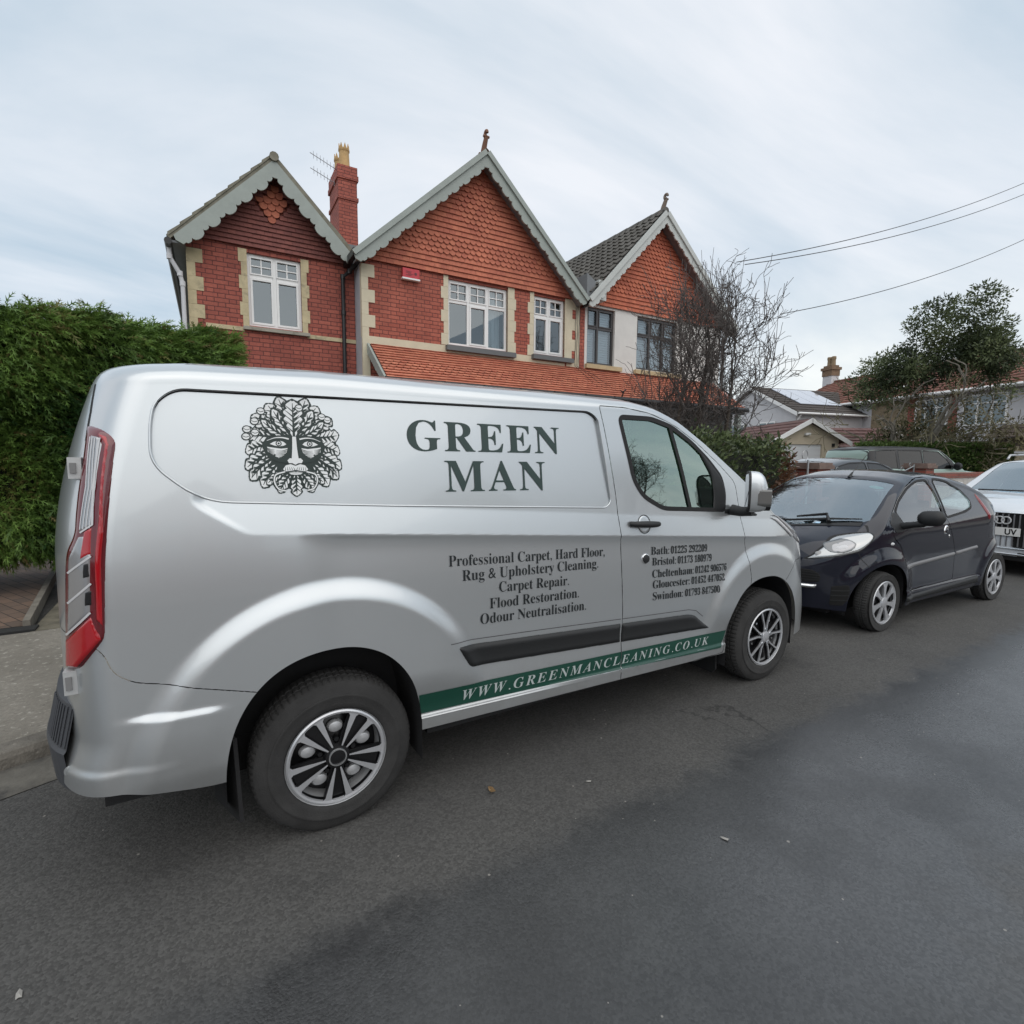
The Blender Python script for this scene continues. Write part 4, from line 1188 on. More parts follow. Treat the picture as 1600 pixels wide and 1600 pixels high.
def build_hatchback():
    sh = HATCH
    root = thing("hatchback_car", "small dark navy hatchback with silver wheel trims facing the silver van", "car", (7.695, 2.910, 0), R(177.642))
    FW = roundpoly([(2.10, 1.085), (1.973, 1.17), (1.701, 1.288), (1.456, 1.362), (1.262, 1.368), (1.212, 1.26), (1.222, 1.11), (1.25, 1.0), (1.72, .936), (2.02, .925)], [.03, .04, .08, .08, .05, .03, .03, .03, .03, .03], 5)
    RW = roundpoly([(1.136, 1.376), (1.01, 1.372), (.885, 1.35), (.655, 1.255), (.562, 1.145), (.60, 1.075), (.772, 1.036), (1.195, .996), (1.155, 1.18)], [.03, .04, .05, .06, .05, .04, .04, .03, .05], 5)
    DOOR = roundpoly([(2.256, .93), (2.22, .84), (2.121, .776), (2.05, .613), (1.935, .332), (1.003, .345), (1.04, .63), (1.12, .81), (1.222, .985), (1.192, 1.12), (1.182, 1.26), (1.235, 1.40), (1.456, 1.388), (1.71, 1.312), (1.98, 1.195), (2.15, 1.09), (2.25, 1.01)], [.03, .05, .05, .05, .02, .02, .06, .06, .05, .05, .05, .03, .05, .05, .05, .04, .03], 4)
    ws = lambda S, Z, H: np.maximum.reduce([1.79 - S, S - (2.605 - .35 * H), H - (.545 + .15 * (S - 1.78))])
    rw = lambda S, Z, H: np.maximum.reduce([S - .18 + .0 * H, -.30 - S, H - .50, .98 - Z])
    o = build_car(root, sh, CARDARK, [(0, .27, .345), (2.34, .27, .355)], [FW, RW], ws, rw, CLEARG, .014, 1, [DOOR])
    S_ = sh.surf
    P = lambda n, poly, off, mat, par=root, pil=.008, base=-.002, res=.008: patch(n, poly, off, res, mat, par, 1, S_, pil, base)
    # head lamp
    HLp = roundpoly([(2.926, .660), (2.845, .75), (2.762, .817), (2.677, .862), (2.576, .892), (2.475, .913), (2.478, .884), (2.512, .845), (2.577, .786), (2.633, .748), (2.707, .727), (2.846, .684)], [.005, .03, .05, .05, .05, .02, .02, .03, .05, .05, .05, .05], 4)
    hl = P("headlight", HLp, .007, pm("lamp_body", (.48, .49, .49), .14, metal=.6, coat=1), pil=.015)
    P("reflector", roundpoly([(2.655, .855), (2.80, .800), (2.828, .735), (2.77, .722), (2.68, .758), (2.628, .82)], .05, 6), .0095, pm("lamp_reflector", (.16, .165, .17), .15, metal=.7, coat=1), hl, .01, .006)
    P("lens", roundpoly([(2.655, .838), (2.775, .79), (2.80, .742), (2.765, .738), (2.69, .768), (2.645, .81)], .04, 6), .0115, LENSCLR, hl, .006, .009)
    P("bulb_shield", roundpoly([(2.70, .80), (2.77, .775), (2.765, .755), (2.70, .775)], .012, 4), .0135, LENSWHT, hl, .004, .011)
    P("indicator_lens", roundpoly([(2.873, .722), (2.842, .742), (2.852, .713), (2.885, .688)], .012, 4), .0095, pm("lamp_grey", (.25, .25, .25), .2, metal=.4, coat=1), hl, .005, .006)
    ribbon("headlight_edge", HLp, .005, .004, RUB, hl, S_, 1, True)
    # front: grille, chrome bar, lower vents; same on the far side
    for sd in (1, -1):
        patch("grille", roundpoly([(2.975, .575), (2.90, .565), (2.868, .515), (2.872, .455), (2.93, .445), (2.985, .45)], .02, 4), .003, .008, DARK, root, sd, S_, .006)
        patch("chrome_bar", roundpoly([(2.985, .43), (2.884, .435), (2.888, .395), (2.985, .387)], .012, 4), .018, .008, CHROME, root, sd, S_, .012)
        v = patch("lower_vent", roundpoly([(2.815, .43), (2.70, .455), (2.685, .35), (2.72, .255), (2.81, .248)], .02, 4), .002, .008, DARK, root, sd, S_, .006)
        for zz in (.30, .345, .39): ribbon("vent_bar", [(2.808, zz), (2.70, zz + .012)], .010, .008, BLKP, v, S_, sd)
    for k in range(4): ribbon("grille_mesh", [(2.975, .47 + .026 * k), (2.876, .475 + .022 * k)], .006, .006, BLKP, root, S_, 1)
    # seams and trims
    ribbon("bonnet_gap", [(2.42, .967), (2.475, .917)], .005, .0012, RUB, root, S_, 1)
    ribbon("bumper_gap", [(2.639, .735), (2.609, .674), (2.554, .607)], .005, .0012, RUB, root, S_, 1)
    P("side_moulding", roundpoly([(2.035, .592), (1.05, .638), (1.05, .598), (2.03, .548)], .012, 3), .014, DOTRIM, o['door'], .012)
    P("side_moulding", roundpoly([(1.02, .640), (.548, .672), (.54, .636), (1.015, .600)], .012, 3), .014, DOTRIM, root, .012)
    P("mirror_corner", roundpoly([(2.255, .985), (2.215, .895), (2.10, .90), (2.03, .93), (2.09, 1.08), (2.14, 1.085)], .02, 3), .004, BLKP, o['door'], .005)
    q = np.linspace(0, 2 * math.pi, 20)[:-1]
    P("handle_cup", [(1.262 + .042 * math.cos(t) - .012 * math.sin(t), .878 + .048 * math.sin(t)) for t in q], .006, CHROME, o['door'], .008)
    P("handle_flap", [(1.258 + .033 * math.cos(t), .868 + .028 * math.sin(t)) for t in q], .011, CARDARK, o['door'], .008)
    P("key_cover", roundpoly([(1.205, .825), (1.185, .828), (1.182, .795), (1.20, .79)], .008, 3), .006, CHROME, o['door'], .005)
    P("side_repeater", [(2.258 + .028 * math.cos(t), .803 + .016 * math.sin(t)) for t in q], .010, LENSWHT, root, .01)
    P("sill_skirt", roundpoly([(1.98, .285), (.46, .335), (.45, .255), (1.98, .228)], .015, 3), .016, BLKP, root, .02)
    tl = P("tail_light", roundpoly([(.385, 1.222), (.325, 1.155), (.275, 1.06), (.245, .97), (.265, .92), (.305, .95), (.345, 1.06), (.385, 1.16)], .02, 4), .012, pm("tail_red", (.20, .006, .012), .12, coat=1), root, .02)
    # door mirror
    m = MB(); sec = []; n = 18; k = 9
    for i, t in enumerate(np.linspace(0, 1, k)):
        y = .90 + .19 * t; gsc = (1 - (2 * t - 1) ** 4 * .5) * (1 if t < .95 else .55)
        for j in range(n):
            a_ = 2 * math.pi * j / n
            sec.append((2.085 + .06 * math.cos(a_) * gsc - .03 * t, y, 1.045 + .070 * math.sin(a_) * gsc + .01 * t))
    m.add(sec, [(i * n + j, i * n + (j + 1) % n, (i + 1) * n + (j + 1) % n, (i + 1) * n + j) for i in range(k - 1) for j in range(n)] + [tuple(reversed(range(n))), tuple((k - 1) * n + j for j in range(n))])
    m.tube([(2.09, .77, .955), (2.09, .86, .98), (2.085, .95, 1.0)], [.035, .028, .03], 8)
    m.build("door_mirror", [BLKP], root, smooth=60)
    m = MB(); m.lathe([(0.001, -.08), (.05, -.06), (.07, 0), (.05, .06), (.001, .08)], 14, 0, lambda x, y, h: (2.06 + x * .8, -.98 + h * 1.1, 1.05 + y)); m.build("door_mirror", [BLKP], root, smooth=60)
    # wipers, scuttle, roof aerial, screen sticker
    w = MB()
    def on(x, y, up):
        # height of the screen above (x,y)
        zz = np.linspace(float(sh.zt(x) - sh.b(x)), float(sh.zt(x)) - 1e-4, 400); hh = sh.hw(np.full(400, x), zz)
        return (x, y, float(zz[np.argmin(np.abs(hh - abs(y)))]) + up)
    w.tube([on(2.59, -.30, .02), on(2.55, .0, .022), on(2.46, .30, .02), on(2.385, .58, .018)], [.008, .012, .012, .006], 6)
    w.tube([on(2.50, .34, .02), on(2.43, .28, .045), on(2.50, .02, .035)], [.022, .016, .010], 6)
    w.tube([on(2.565, -.05, .02), on(2.53, -.30, .03), on(2.45, -.58, .018)], [.012, .012, .006], 6)
    w.build("wiper", [BLKP], root, smooth=60)
    sc_ = MB()
    for a, b_ in zip(np.linspace(-.62, .60, 14)[:-1], np.linspace(-.62, .60, 14)[1:]):
        p = [on(2.615 - .35 * abs(a), a, .006), on(2.615 - .35 * abs(b_), b_, .006), on(2.66 - .35 * abs(b_), b_, .005), on(2.66 - .35 * abs(a), a, .005)]
        sc_.add(p, [(0, 1, 2, 3)])
    sc_.build("scuttle_panel", [BLKP], root)
    ae = MB(); ae.tube([on(1.76, .10, -.005), on(1.70, .10, .03)], [.02, .008], 6); ae.tube([on(1.72, .10, .02), (on(1.45, .10, 0)[0], .10, on(1.45, .10, 0)[2] + .17)], .004, 4); ae.build("roof_aerial", [BLKP], root)
    stc = MB(); p = on(1.90, .44, .002); stc.lathe([(0, 0), (.035, 0)], 16, 0, lambda x, y, h: on(1.90 + x * .8, .44 + y * 1.9, -.006)); stc.build("screen_sticker", [pm("sticker_green", (.10, .42, .32), .5)], o['windscreen'])
    seat(root, 1.25, .36, .42); seat(root, 1.25, -.36, .42); seat(root, .45, .0, .45)
    d = MB(); d.box(1.95, 2.45, -.66, .66, .62, .90); d.build("dashboard", [BLKP], root)
    sw = MB(); qq = np.linspace(0, 2 * math.pi, 21); sw.tube([(1.88 + .05 * math.sin(t), -.34 + .17 * math.cos(t), .93 + .15 * math.sin(t)) for t in qq], .013, 6); sw.build("steering_wheel", [BLKP], root)
    for x in (0, 2.34):
        wheel(root, (x, .800, .268), .278, .155, .196, 7, 1); wheel(root, (x, -.800, .268), .278, .155, .196, 7, -1)
def build_white_suv():
    sh = SUVW
    root = thing("suv_car", "white large car with upright chrome slat grille and roof rails behind the dark hatchback", "car", (13.2, 2.56, 0), R(178.5))
    FW = roundpoly([(2.28, 1.08), (1.95, 1.38), (1.6, 1.52), (.9, 1.55), (.88, 1.08)], .04, 4); RW = roundpoly([(.82, 1.08), (.84, 1.55), (.1, 1.51), (-.35, 1.36), (-.5, 1.15), (.1, 1.10)], .04, 4)
    ws = lambda S, Z, H: np.maximum.reduce([1.70 - S, S - (2.70 - .20 * H), H - (.60 + .15 * (S - 1.7))])
    o = build_car(root, sh, CARWHITE, [(0, .36, .40), (2.81, .36, .40)], [FW, RW], ws, None, TINT, .022, 1)
    xf = sh.s1
    g = MB(); g.prism(roundpoly([(-.44, .86), (.44, .86), (.47, .78), (.36, .40), (-.36, .40), (-.47, .78)], .04, 4), lambda a, b, d: (d, a, b), xf - .10, xf - .005); go = g.build("grille", [DARK], root)
    fr = MB(); loop = roundpoly([(-.45, .87), (.45, .87), (.485, .78), (.37, .385), (-.37, .385), (-.485, .78)], .05, 5)
    fr.tube([(xf + .002, a, b) for a, b in loop + [loop[0]]], .013, 6); fr.build("grille_frame", [CHROME], go, smooth=60)
    sl = MB()
    for k in range(15):
        y = -.42 + .06 * k; lo = .41 if abs(y) < .37 else .41 + (abs(y) - .37) * 4
        sl.box(xf - .004, xf + .008, y - .007, y + .007, lo, .85)
    sl.build("grille_slats", [pm("slat_silver", (.28, .28, .29), .35, metal=.5)], go)
    rg = MB()
    for k in range(4):
        cy = -.105 + .07 * k; q = np.linspace(0, 2 * math.pi, 21)
        rg.tube([(xf + .022 + .003 * (k % 2), cy + .048 * math.cos(t), .765 + .048 * math.sin(t)) for t in q], .0095, 6)
    rg.build("ring_badge", [pm("ring_silver", (.72, .73, .74), .3, metal=.3)], go, smooth=60)
    pl = MB(); pl.box(xf + .014, xf + .026, -.26, .26, .555, .665); po = pl.build("number_plate", [pm("plate_white", (.72, .72, .70), .4)], go)
    v, f = text2d("UV", 1.05, .03)
    x0, x1 = v[:, 0].min(), v[:, 0].max(); h = v[:, 1].max()
    vv = [(xf + .0275, .10 + (a - x0) / (x1 - x0) * .125, .572 + b / h * .078) for a, b in v]
    me = bpy.data.meshes.new("plate_letters"); me.from_pydata(vv, [], f); me.update(); new_obj("plate_letters", me, po, [DARK])
    lw = MB(); lw.box(xf - .12, xf - .01, -.62, .62, .22, .33); lw.build("lower_grille", [DARK], root)
    ch = MB(); ch.tube([(xf - .10, -.72, .30), (xf - .01, -.4, .30), (xf + .01, 0, .30), (xf - .01, .4, .30), (xf - .10, .72, .30)], .014, 6); ch.build("chrome_strip", [CHROME], root, smooth=60)
    for sd in (1, -1):
        patch("headlight", roundpoly([(3.66, .86), (3.50, .90), (3.25, .92), (3.30, .84), (3.48, .76), (3.62, .75)], .03, 4), .008, .012, LENSCLR, root, sd, sh.surf, .015)
        patch("side_vent", roundpoly([(3.60, .56), (3.42, .58), (3.45, .42), (3.60, .40)], .03, 4), .004, .012, DARK, root, sd, sh.surf, .01)
    rl = MB()
    for sd in (1, -1):
        rl.tube([(-.25, sd * .60, 1.60), (-.15, sd * .60, 1.67), (.6, sd * .615, 1.70), (1.45, sd * .605, 1.68), (1.55, sd * .60, 1.62)], .017, 6)
    rl.build("roof_rail", [pm("rail_silver", (.5, .5, .5), .35, metal=.7)], root, smooth=60)
    br = MB()
    for x in (.35, 1.15): br.box(x - .035, x + .035, -.64, .64, 1.715, 1.745)
    br.build("roof_bar", [pm("bar_silver", (.45, .46, .46), .4, metal=.5)], root)
    for sd in (1, -1):
        m = MB(); m.lathe([(0.001, -.10), (.06, -.085), (.085, 0), (.06, .085), (.001, .10)], 14, 0, lambda x, y, h, sd=sd: (2.12 + x * .8, sd * (1.06 + h), 1.15 + y)); m.build("door_mirror", [CARWHITE], root, smooth=60)
    seat(root, 1.2, .4, .6); seat(root, 1.2, -.4, .6)
    d = MB(); d.box(2.0, 2.5, -.8, .8, .7, 1.02); d.build("dashboard", [BLKP], root)
    w = MB(); w.tube([(2.60, -.6, 1.13), (2.68, 0, 1.135), (2.60, .6, 1.13)], .012, 5); w.build("wiper", [BLKP], root)
    for x in (0, 2.81):
        wheel(root, (x, .93, .355), .362, .235, .235, 5, 1); wheel(root, (x, -.93, .355), .362, .235, .235, 5, -1)
def build_drive_cars():
    sh = SUVG
    root = thing("suv_car", "pale green off-roader with a black roof on the drive behind the brick wall", "car", (17.3, 7.90, .20), R(-20))
    wins = [roundpoly([(1.98, 1.17), (1.78, 1.46), (1.55, 1.66), (1.0, 1.68), (.98, 1.17)], .03, 3), roundpoly([(.93, 1.17), (.95, 1.68), (.15, 1.69), (.12, 1.17)], .03, 3), roundpoly([(.06, 1.17), (.09, 1.69), (-.6, 1.67), (-.72, 1.50), (-.74, 1.20)], .03, 3)]
    ws = lambda S, Z, H: np.maximum.reduce([1.66 - S, S - (2.42 - .10 * H), H - (.72 + .1 * (S - 1.7))])
    build_car(root, sh, CARGREEN, [(0, .40, .43), (2.75, .40, .43)], wins, ws, None, TINT, .03, -1)
    # the black top above the windows
    for sd in (-1, 1):
        g = car_grid(sh, .03, 16, 30); ins, _ = g.cut(lambda S, Z: np.maximum.reduce([np.where(S < 1.75, 1.69 - Z, 1.69 - Z - (S - 1.75) * -1.0), S - 1.72]), 0.0)
        V = sh.surf(ins.P[:, 0], ins.P[:, 1], .004, sd); new_obj("roof", np_mesh("roof", V, ins.Q if sd == -1 else ins.Q[:, ::-1], True, 40), root, [CARBLACK])
    for poly in ([(.97, 1.15), (.99, 1.71), (.93, 1.71), (.92, 1.15)], [(.13, 1.15), (.16, 1.71), (.06, 1.71), (.05, 1.15)], [(-.70, 1.2), (-.58, 1.70), (-.80, 1.70), (-.86, 1.18)], [(2.0, 1.15), (1.78, 1.48), (1.56, 1.70), (1.70, 1.72), (1.86, 1.56), (2.14, 1.2)]):
        patch("pillar", poly, .005, .03, CARBLACK, root, -1, sh.surf, .01)
    m = MB(); m.lathe([(0.001, -.10), (.07, -.09), (.10, 0), (.07, .09), (.001, .10)], 14, 0, lambda x, y, h: (1.98 + x * .7, -1.06 + h, 1.24 + y * 1.2)); m.build("door_mirror", [CARBLACK], root, smooth=60)
    patch("headlight", roundpoly([(3.56, .98), (3.40, 1.02), (3.38, .88), (3.54, .84)], .03, 4), .008, .02, LENSCLR, root, -1, sh.surf, .02)
    seat(root, 1.1, -.4, .75); seat(root, 1.1, .4, .75)
    for x in (0, 2.75):
        wheel(root, (x, -.94, .39), .395, .245, .25, 5, -1); wheel(root, (x, .94, .39), .395, .245, .25, 5, 1)
    sh = HATD
    root = thing("hatchback_car", "dark grey hatchback on the drive behind the brick pier and iron gates", "car", (11.95, 6.72, .16), R(-8))
    wins = [roundpoly([(2.02, 1.02), (1.80, 1.22), (1.50, 1.345), (1.02, 1.375), (1.0, 1.0)], .04, 3), roundpoly([(.94, 1.0), (.96, 1.375), (.45, 1.365), (-.05, 1.27), (-.25, 1.14), (-.1, 1.04)], .04, 3)]
    ws = lambda S, Z, H: np.maximum.reduce([1.52 - S, S - (2.62 - .3 * H), H - (.55 + .12 * (S - 1.5))])
    rw = lambda S, Z, H: np.maximum.reduce([S + .08, -.62 - S, H - .5, 1.05 - Z])
    build_car(root, sh, CARGREY, [(0, .31, .36), (2.58, .31, .36)], wins, ws, rw, TINT, .03, -1)
    m = MB(); m.lathe([(0.001, -.08), (.05, -.07), (.075, 0), (.05, .07), (.001, .08)], 12, 0, lambda x, y, h: (1.98 + x, -.97 + h, 1.04 + y)); m.build("door_mirror", [CARGREY], root, smooth=60)
    patch("headlight", roundpoly([(3.36, .76), (3.15, .82), (2.98, .84), (3.02, .76), (3.25, .68)], .03, 4), .008, .02, LENSCLR, root, -1, sh.surf, .02)
    seat(root, 1.0, -.36, .5); seat(root, 1.0, .36, .5)
    for x in (0, 2.58):
        wheel(root, (x, -.86, .31), .318, .2, .21, 5, -1); wheel(root, (x, .86, .31), .318, .2, .21, 5, 1)
# ------------------------------------------------------------------ ground
def mth(N, L, op, a, b=None, c=None, clamp=False):
    n = N.new("ShaderNodeMath"); n.operation = op; n.use_clamp = clamp
    for i, v in enumerate((a, b, c)):
        if v is None: continue
        if hasattr(v, "links"): L.new(v, n.inputs[i])
        else: n.inputs[i].default_value = v
    return n.outputs[0]
def nz(N, L, vec, scale, detail=4, rough=.6, dist=0.0, d3=True):
    n = N.new("ShaderNodeTexNoise"); n.inputs["Scale"].default_value = scale; n.inputs["Detail"].default_value = detail
    n.inputs["Roughness"].default_value = rough; n.inputs["Distortion"].default_value = dist
    L.new(vec, n.inputs["Vector"]); return n.outputs[0]
def rng_(N, L, v, a, b, c=0.0, d=1.0, smooth=True):
    n = N.new("ShaderNodeMapRange"); n.interpolation_type = 'SMOOTHSTEP' if smooth else 'LINEAR'
    n.inputs[1].default_value = a; n.inputs[2].default_value = b; n.inputs[3].default_value = c; n.inputs[4].default_value = d
    L.new(v, n.inputs[0]); return n.outputs[0]
def mixc(N, L, f, a, b):
    n = N.new("ShaderNodeMix"); n.data_type = 'RGBA'
    if hasattr(f, "links"): L.new(f, n.inputs[0])
    else: n.inputs[0].default_value = f
    for s, v in ((6, a), (7, b)):
        if hasattr(v, "links"): L.new(v, n.inputs[s])
        else: n.inputs[s].default_value = (*v, 1)
    return n.outputs[2]

def asphalt_mat():
    m, N, L, b = nmat("asphalt")
    tc = N.new("ShaderNodeTexCoord"); P = tc.outputs["Object"]
    sp = N.new("ShaderNodeSeparateXYZ"); L.new(P, sp.inputs[0])
    big = nz(N, L, P, .55, 5, .6, .3); mid = nz(N, L, P, 3.0, 6, .7); grit = nz(N, L, P, 95, 3, .75); fin = nz(N, L, P, 260, 2, .7)
    v = N.new("ShaderNodeTexVoronoi"); v.inputs["Scale"].default_value = 115; L.new(P, v.inputs["Vector"])
    # the lane is newer, damp and smoother than the strip the cars stand on
    edge = mth(N, L, 'ADD', sp.outputs[1], mth(N, L, 'MULTIPLY', mth(N, L, 'SUBTRACT', mid, .5), .40))
    edge = mth(N, L, 'ADD', edge, mth(N, L, 'MULTIPLY', mth(N, L, 'SUBTRACT', big, .5), .22))
    damp = rng_(N, L, edge, 1.72, 1.52)
    # drying towards the near side
    dry2 = rng_(N, L, mth(N, L, 'ADD', sp.outputs[1], mth(N, L, 'MULTIPLY', mth(N, L, 'SUBTRACT', nz(N, L, P, .9, 5, .65), .5), 1.6)), .62, .18)
    far_ = rng_(N, L, sp.outputs[0], 1.2, 2.6)
    damp = mth(N, L, 'MULTIPLY', damp, mth(N, L, 'SUBTRACT', 1.0, mth(N, L, 'MULTIPLY', mth(N, L, 'MULTIPLY', dry2, far_), .8)))
    film = mth(N, L, 'MULTIPLY', rng_(N, L, sp.outputs[0], .8, 2.4), mth(N, L, 'MULTIPLY', rng_(N, L, mth(N, L, 'ADD', edge, mth(N, L, 'MULTIPLY', sp.outputs[0], -.02)), 1.50, 1.15), rng_(N, L, nz(N, L, P, .7, 5, .6), .32, .58)))
    base = mixc(N, L, rng_(N, L, big, .3, .7), (.066, .065, .063), (.084, .082, .078))
    base = mixc(N, L, rng_(N, L, mid, .52, .75, 0, .55), base, (.048, .048, .047))
    base = mixc(N, L, rng_(N, L, nz(N, L, P, 1.4, 7, .75), .58, .74, 0, .45), base, (.105, .102, .096))
    wet = mixc(N, L, rng_(N, L, mid, .35, .7), (.028, .0285, .0295), (.043, .044, .045))
    wet = mixc(N, L, film, wet, (.066, .068, .071))  # film also lightens the colour, painting in the sky's sheen
    col = mixc(N, L, damp, base, wet)
    st = rng_(N, L, v.outputs["Color"], .2, .8)
    sepc = N.new("ShaderNodeSeparateColor"); L.new(v.outputs["Color"], sepc.inputs[0])
    st = rng_(N, L, sepc.outputs[0], .0, 1.0, .74, 1.28, False)
    sc = N.new("ShaderNodeVectorMath"); sc.operation = 'SCALE'; L.new(col, sc.inputs[0]); L.new(st, sc.inputs[3])
    # fine cracks, only where the surface is worn
    v3 = N.new("ShaderNodeTexVoronoi"); v3.feature = 'DISTANCE_TO_EDGE'; v3.inputs["Scale"].default_value = 1.15
    wv = N.new("ShaderNodeVectorMath"); wv.operation = 'ADD'; nw = N.new("ShaderNodeTexNoise"); nw.inputs["Scale"].default_value = 4.5; nw.inputs["Detail"].default_value = 5; L.new(P, nw.inputs["Vector"])
    ws_ = N.new("ShaderNodeVectorMath"); ws_.operation = 'SCALE'; ws_.inputs[3].default_value = .30; L.new(nw.outputs["Color"], ws_.inputs[0]); L.new(P, wv.inputs[0]); L.new(ws_.outputs[0], wv.inputs[1]); L.new(wv.outputs[0], v3.inputs["Vector"])
    crack = mth(N, L, 'MULTIPLY', rng_(N, L, v3.outputs["Distance"], .009, .003), rng_(N, L, nz(N, L, P, .8, 3, .5), .55, .66))
    # scattered pale chippings
    v2 = N.new("ShaderNodeTexVoronoi"); v2.inputs["Scale"].default_value = 38; L.new(P, v2.inputs["Vector"])
    s2 = N.new("ShaderNodeSeparateColor"); L.new(v2.outputs["Color"], s2.inputs[0])
    chip = mth(N, L, 'MULTIPLY', mth(N, L, 'GREATER_THAN', s2.outputs[1], .982), mth(N, L, 'LESS_THAN', v2.outputs["Distance"], mth(N, L, 'MULTIPLY', s2.outputs[0], .24)))
    col = mixc(N, L, mth(N, L, 'MULTIPLY', chip, .55), sc.outputs[0], (.34, .32, .29))
    col = mixc(N, L, mth(N, L, 'MULTIPLY', crack, .6), col, (.02, .02, .02))
    L.new(col, b.inputs["Base Color"])
    ro = mth(N, L, 'SUBTRACT', .84, mth(N, L, 'MULTIPLY', damp, .50))
    L.new(mth(N, L, 'ADD', .35, mth(N, L, 'MULTIPLY', damp, .35)), b.inputs["Specular IOR Level"])
    ro = mth(N, L, 'SUBTRACT', ro, mth(N, L, 'MULTIPLY', mth(N, L, 'MULTIPLY', film, damp), .12))
    ro = mth(N, L, 'ADD', ro, mth(N, L, 'MULTIPLY', mth(N, L, 'SUBTRACT', mid, .5), .25))
    L.new(ro, b.inputs["Roughness"])
    h = mth(N, L, 'ADD', mth(N, L, 'MULTIPLY', grit, .7), mth(N, L, 'MULTIPLY', fin, .25))
    h = mth(N, L, 'ADD', h, mth(N, L, 'MULTIPLY', v.outputs["Distance"], -.55))
    bp = N.new("ShaderNodeBump"); bp.inputs["Distance"].default_value = .005
    L.new(mth(N, L, 'SUBTRACT', .50, mth(N, L, 'MULTIPLY', damp, .26)), bp.inputs["Strength"])
    L.new(h, bp.inputs["Height"]); L.new(bp.outputs[0], b.inputs["Normal"])
    return m
def pavement_mat():
    m, N, L, b = nmat("worn_concrete")
    tc = N.new("ShaderNodeTexCoord"); P = tc.outputs["Object"]
    n1 = nz(N, L, P, 1.5, 6, .7); n2 = nz(N, L, P, 24, 6, .75, .4); n3 = nz(N, L, P, 60, 3, .7)
    c = mixc(N, L, rng_(N, L, n1, .3, .7), (.17, .155, .13), (.26, .24, .205))
    c = mixc(N, L, rng_(N, L, n2, .57, .64), c, (.42, .40, .35))
    c = mixc(N, L, rng_(N, L, n2, .40, .32), c, (.08, .073, .06))
    c = mixc(N, L, rng_(N, L, n3, .3, .7, 0, .5), c, (.13, .12, .10))
    L.new(c, b.inputs["Base Color"]); b.inputs["Roughness"].default_value = .9
    bp = N.new("ShaderNodeBump"); bp.inputs["Strength"].default_value = .7; bp.inputs["Distance"].default_value = .01
    L.new(n2, bp.inputs["Height"]); L.new(bp.outputs[0], b.inputs["Normal"])
    return m
def paver_mat():
    m, N, L, b = nmat("block_paving")
    tc = N.new("ShaderNodeTexCoord")
    mp = N.new("ShaderNodeMapping"); mp.inputs["Rotation"].default_value = (0, 0, R(62)); L.new(tc.outputs["Object"], mp.inputs[0])
    br = N.new("ShaderNodeTexBrick"); br.inputs["Scale"].default_value = 1; br.inputs["Brick Width"].default_value = .2; br.inputs["Row Height"].default_value = .1
    br.inputs["Mortar Size"].default_value = .004; br.inputs["Color1"].default_value = (.16, .105, .075, 1); br.inputs["Color2"].default_value = (.10, .072, .056, 1); br.inputs["Mortar"].default_value = (.02, .018, .015, 1)
    L.new(mp.outputs[0], br.inputs["Vector"])
    L.new(br.outputs[0], b.inputs["Base Color"]); b.inputs["Roughness"].default_value = .85
    return m
KERB_LINE = [(-14, -1.2), (-8, .55), (-4, 2.12), (-2, 2.93), (-.92, 3.36), (-.72, 3.44), (.2, 3.80), (1.2, 4.04), (2.4, 4.16), (4, 4.2), (12, 4.2), (24, 4.0), (40, 2.5), (90, -4)]
def offset_line(line, d):
    P = np.array(line, float); T = np.gradient(P, axis=0); T /= np.linalg.norm(T, axis=1, keepdims=True)
    return P + np.stack([-T[:, 1], T[:, 0]], 1) * d
def strip(name, A, zA, B, zB, mat):
    n = len(A)
    V = [(x, y, zA) for x, y in A] + [(x, y, zB) for x, y in B]
    return new_obj(name, np_mesh(name, np.array(V), np.array([(i, i + 1, n + i + 1, n + i) for i in range(n - 1)]), False), None, [mat])
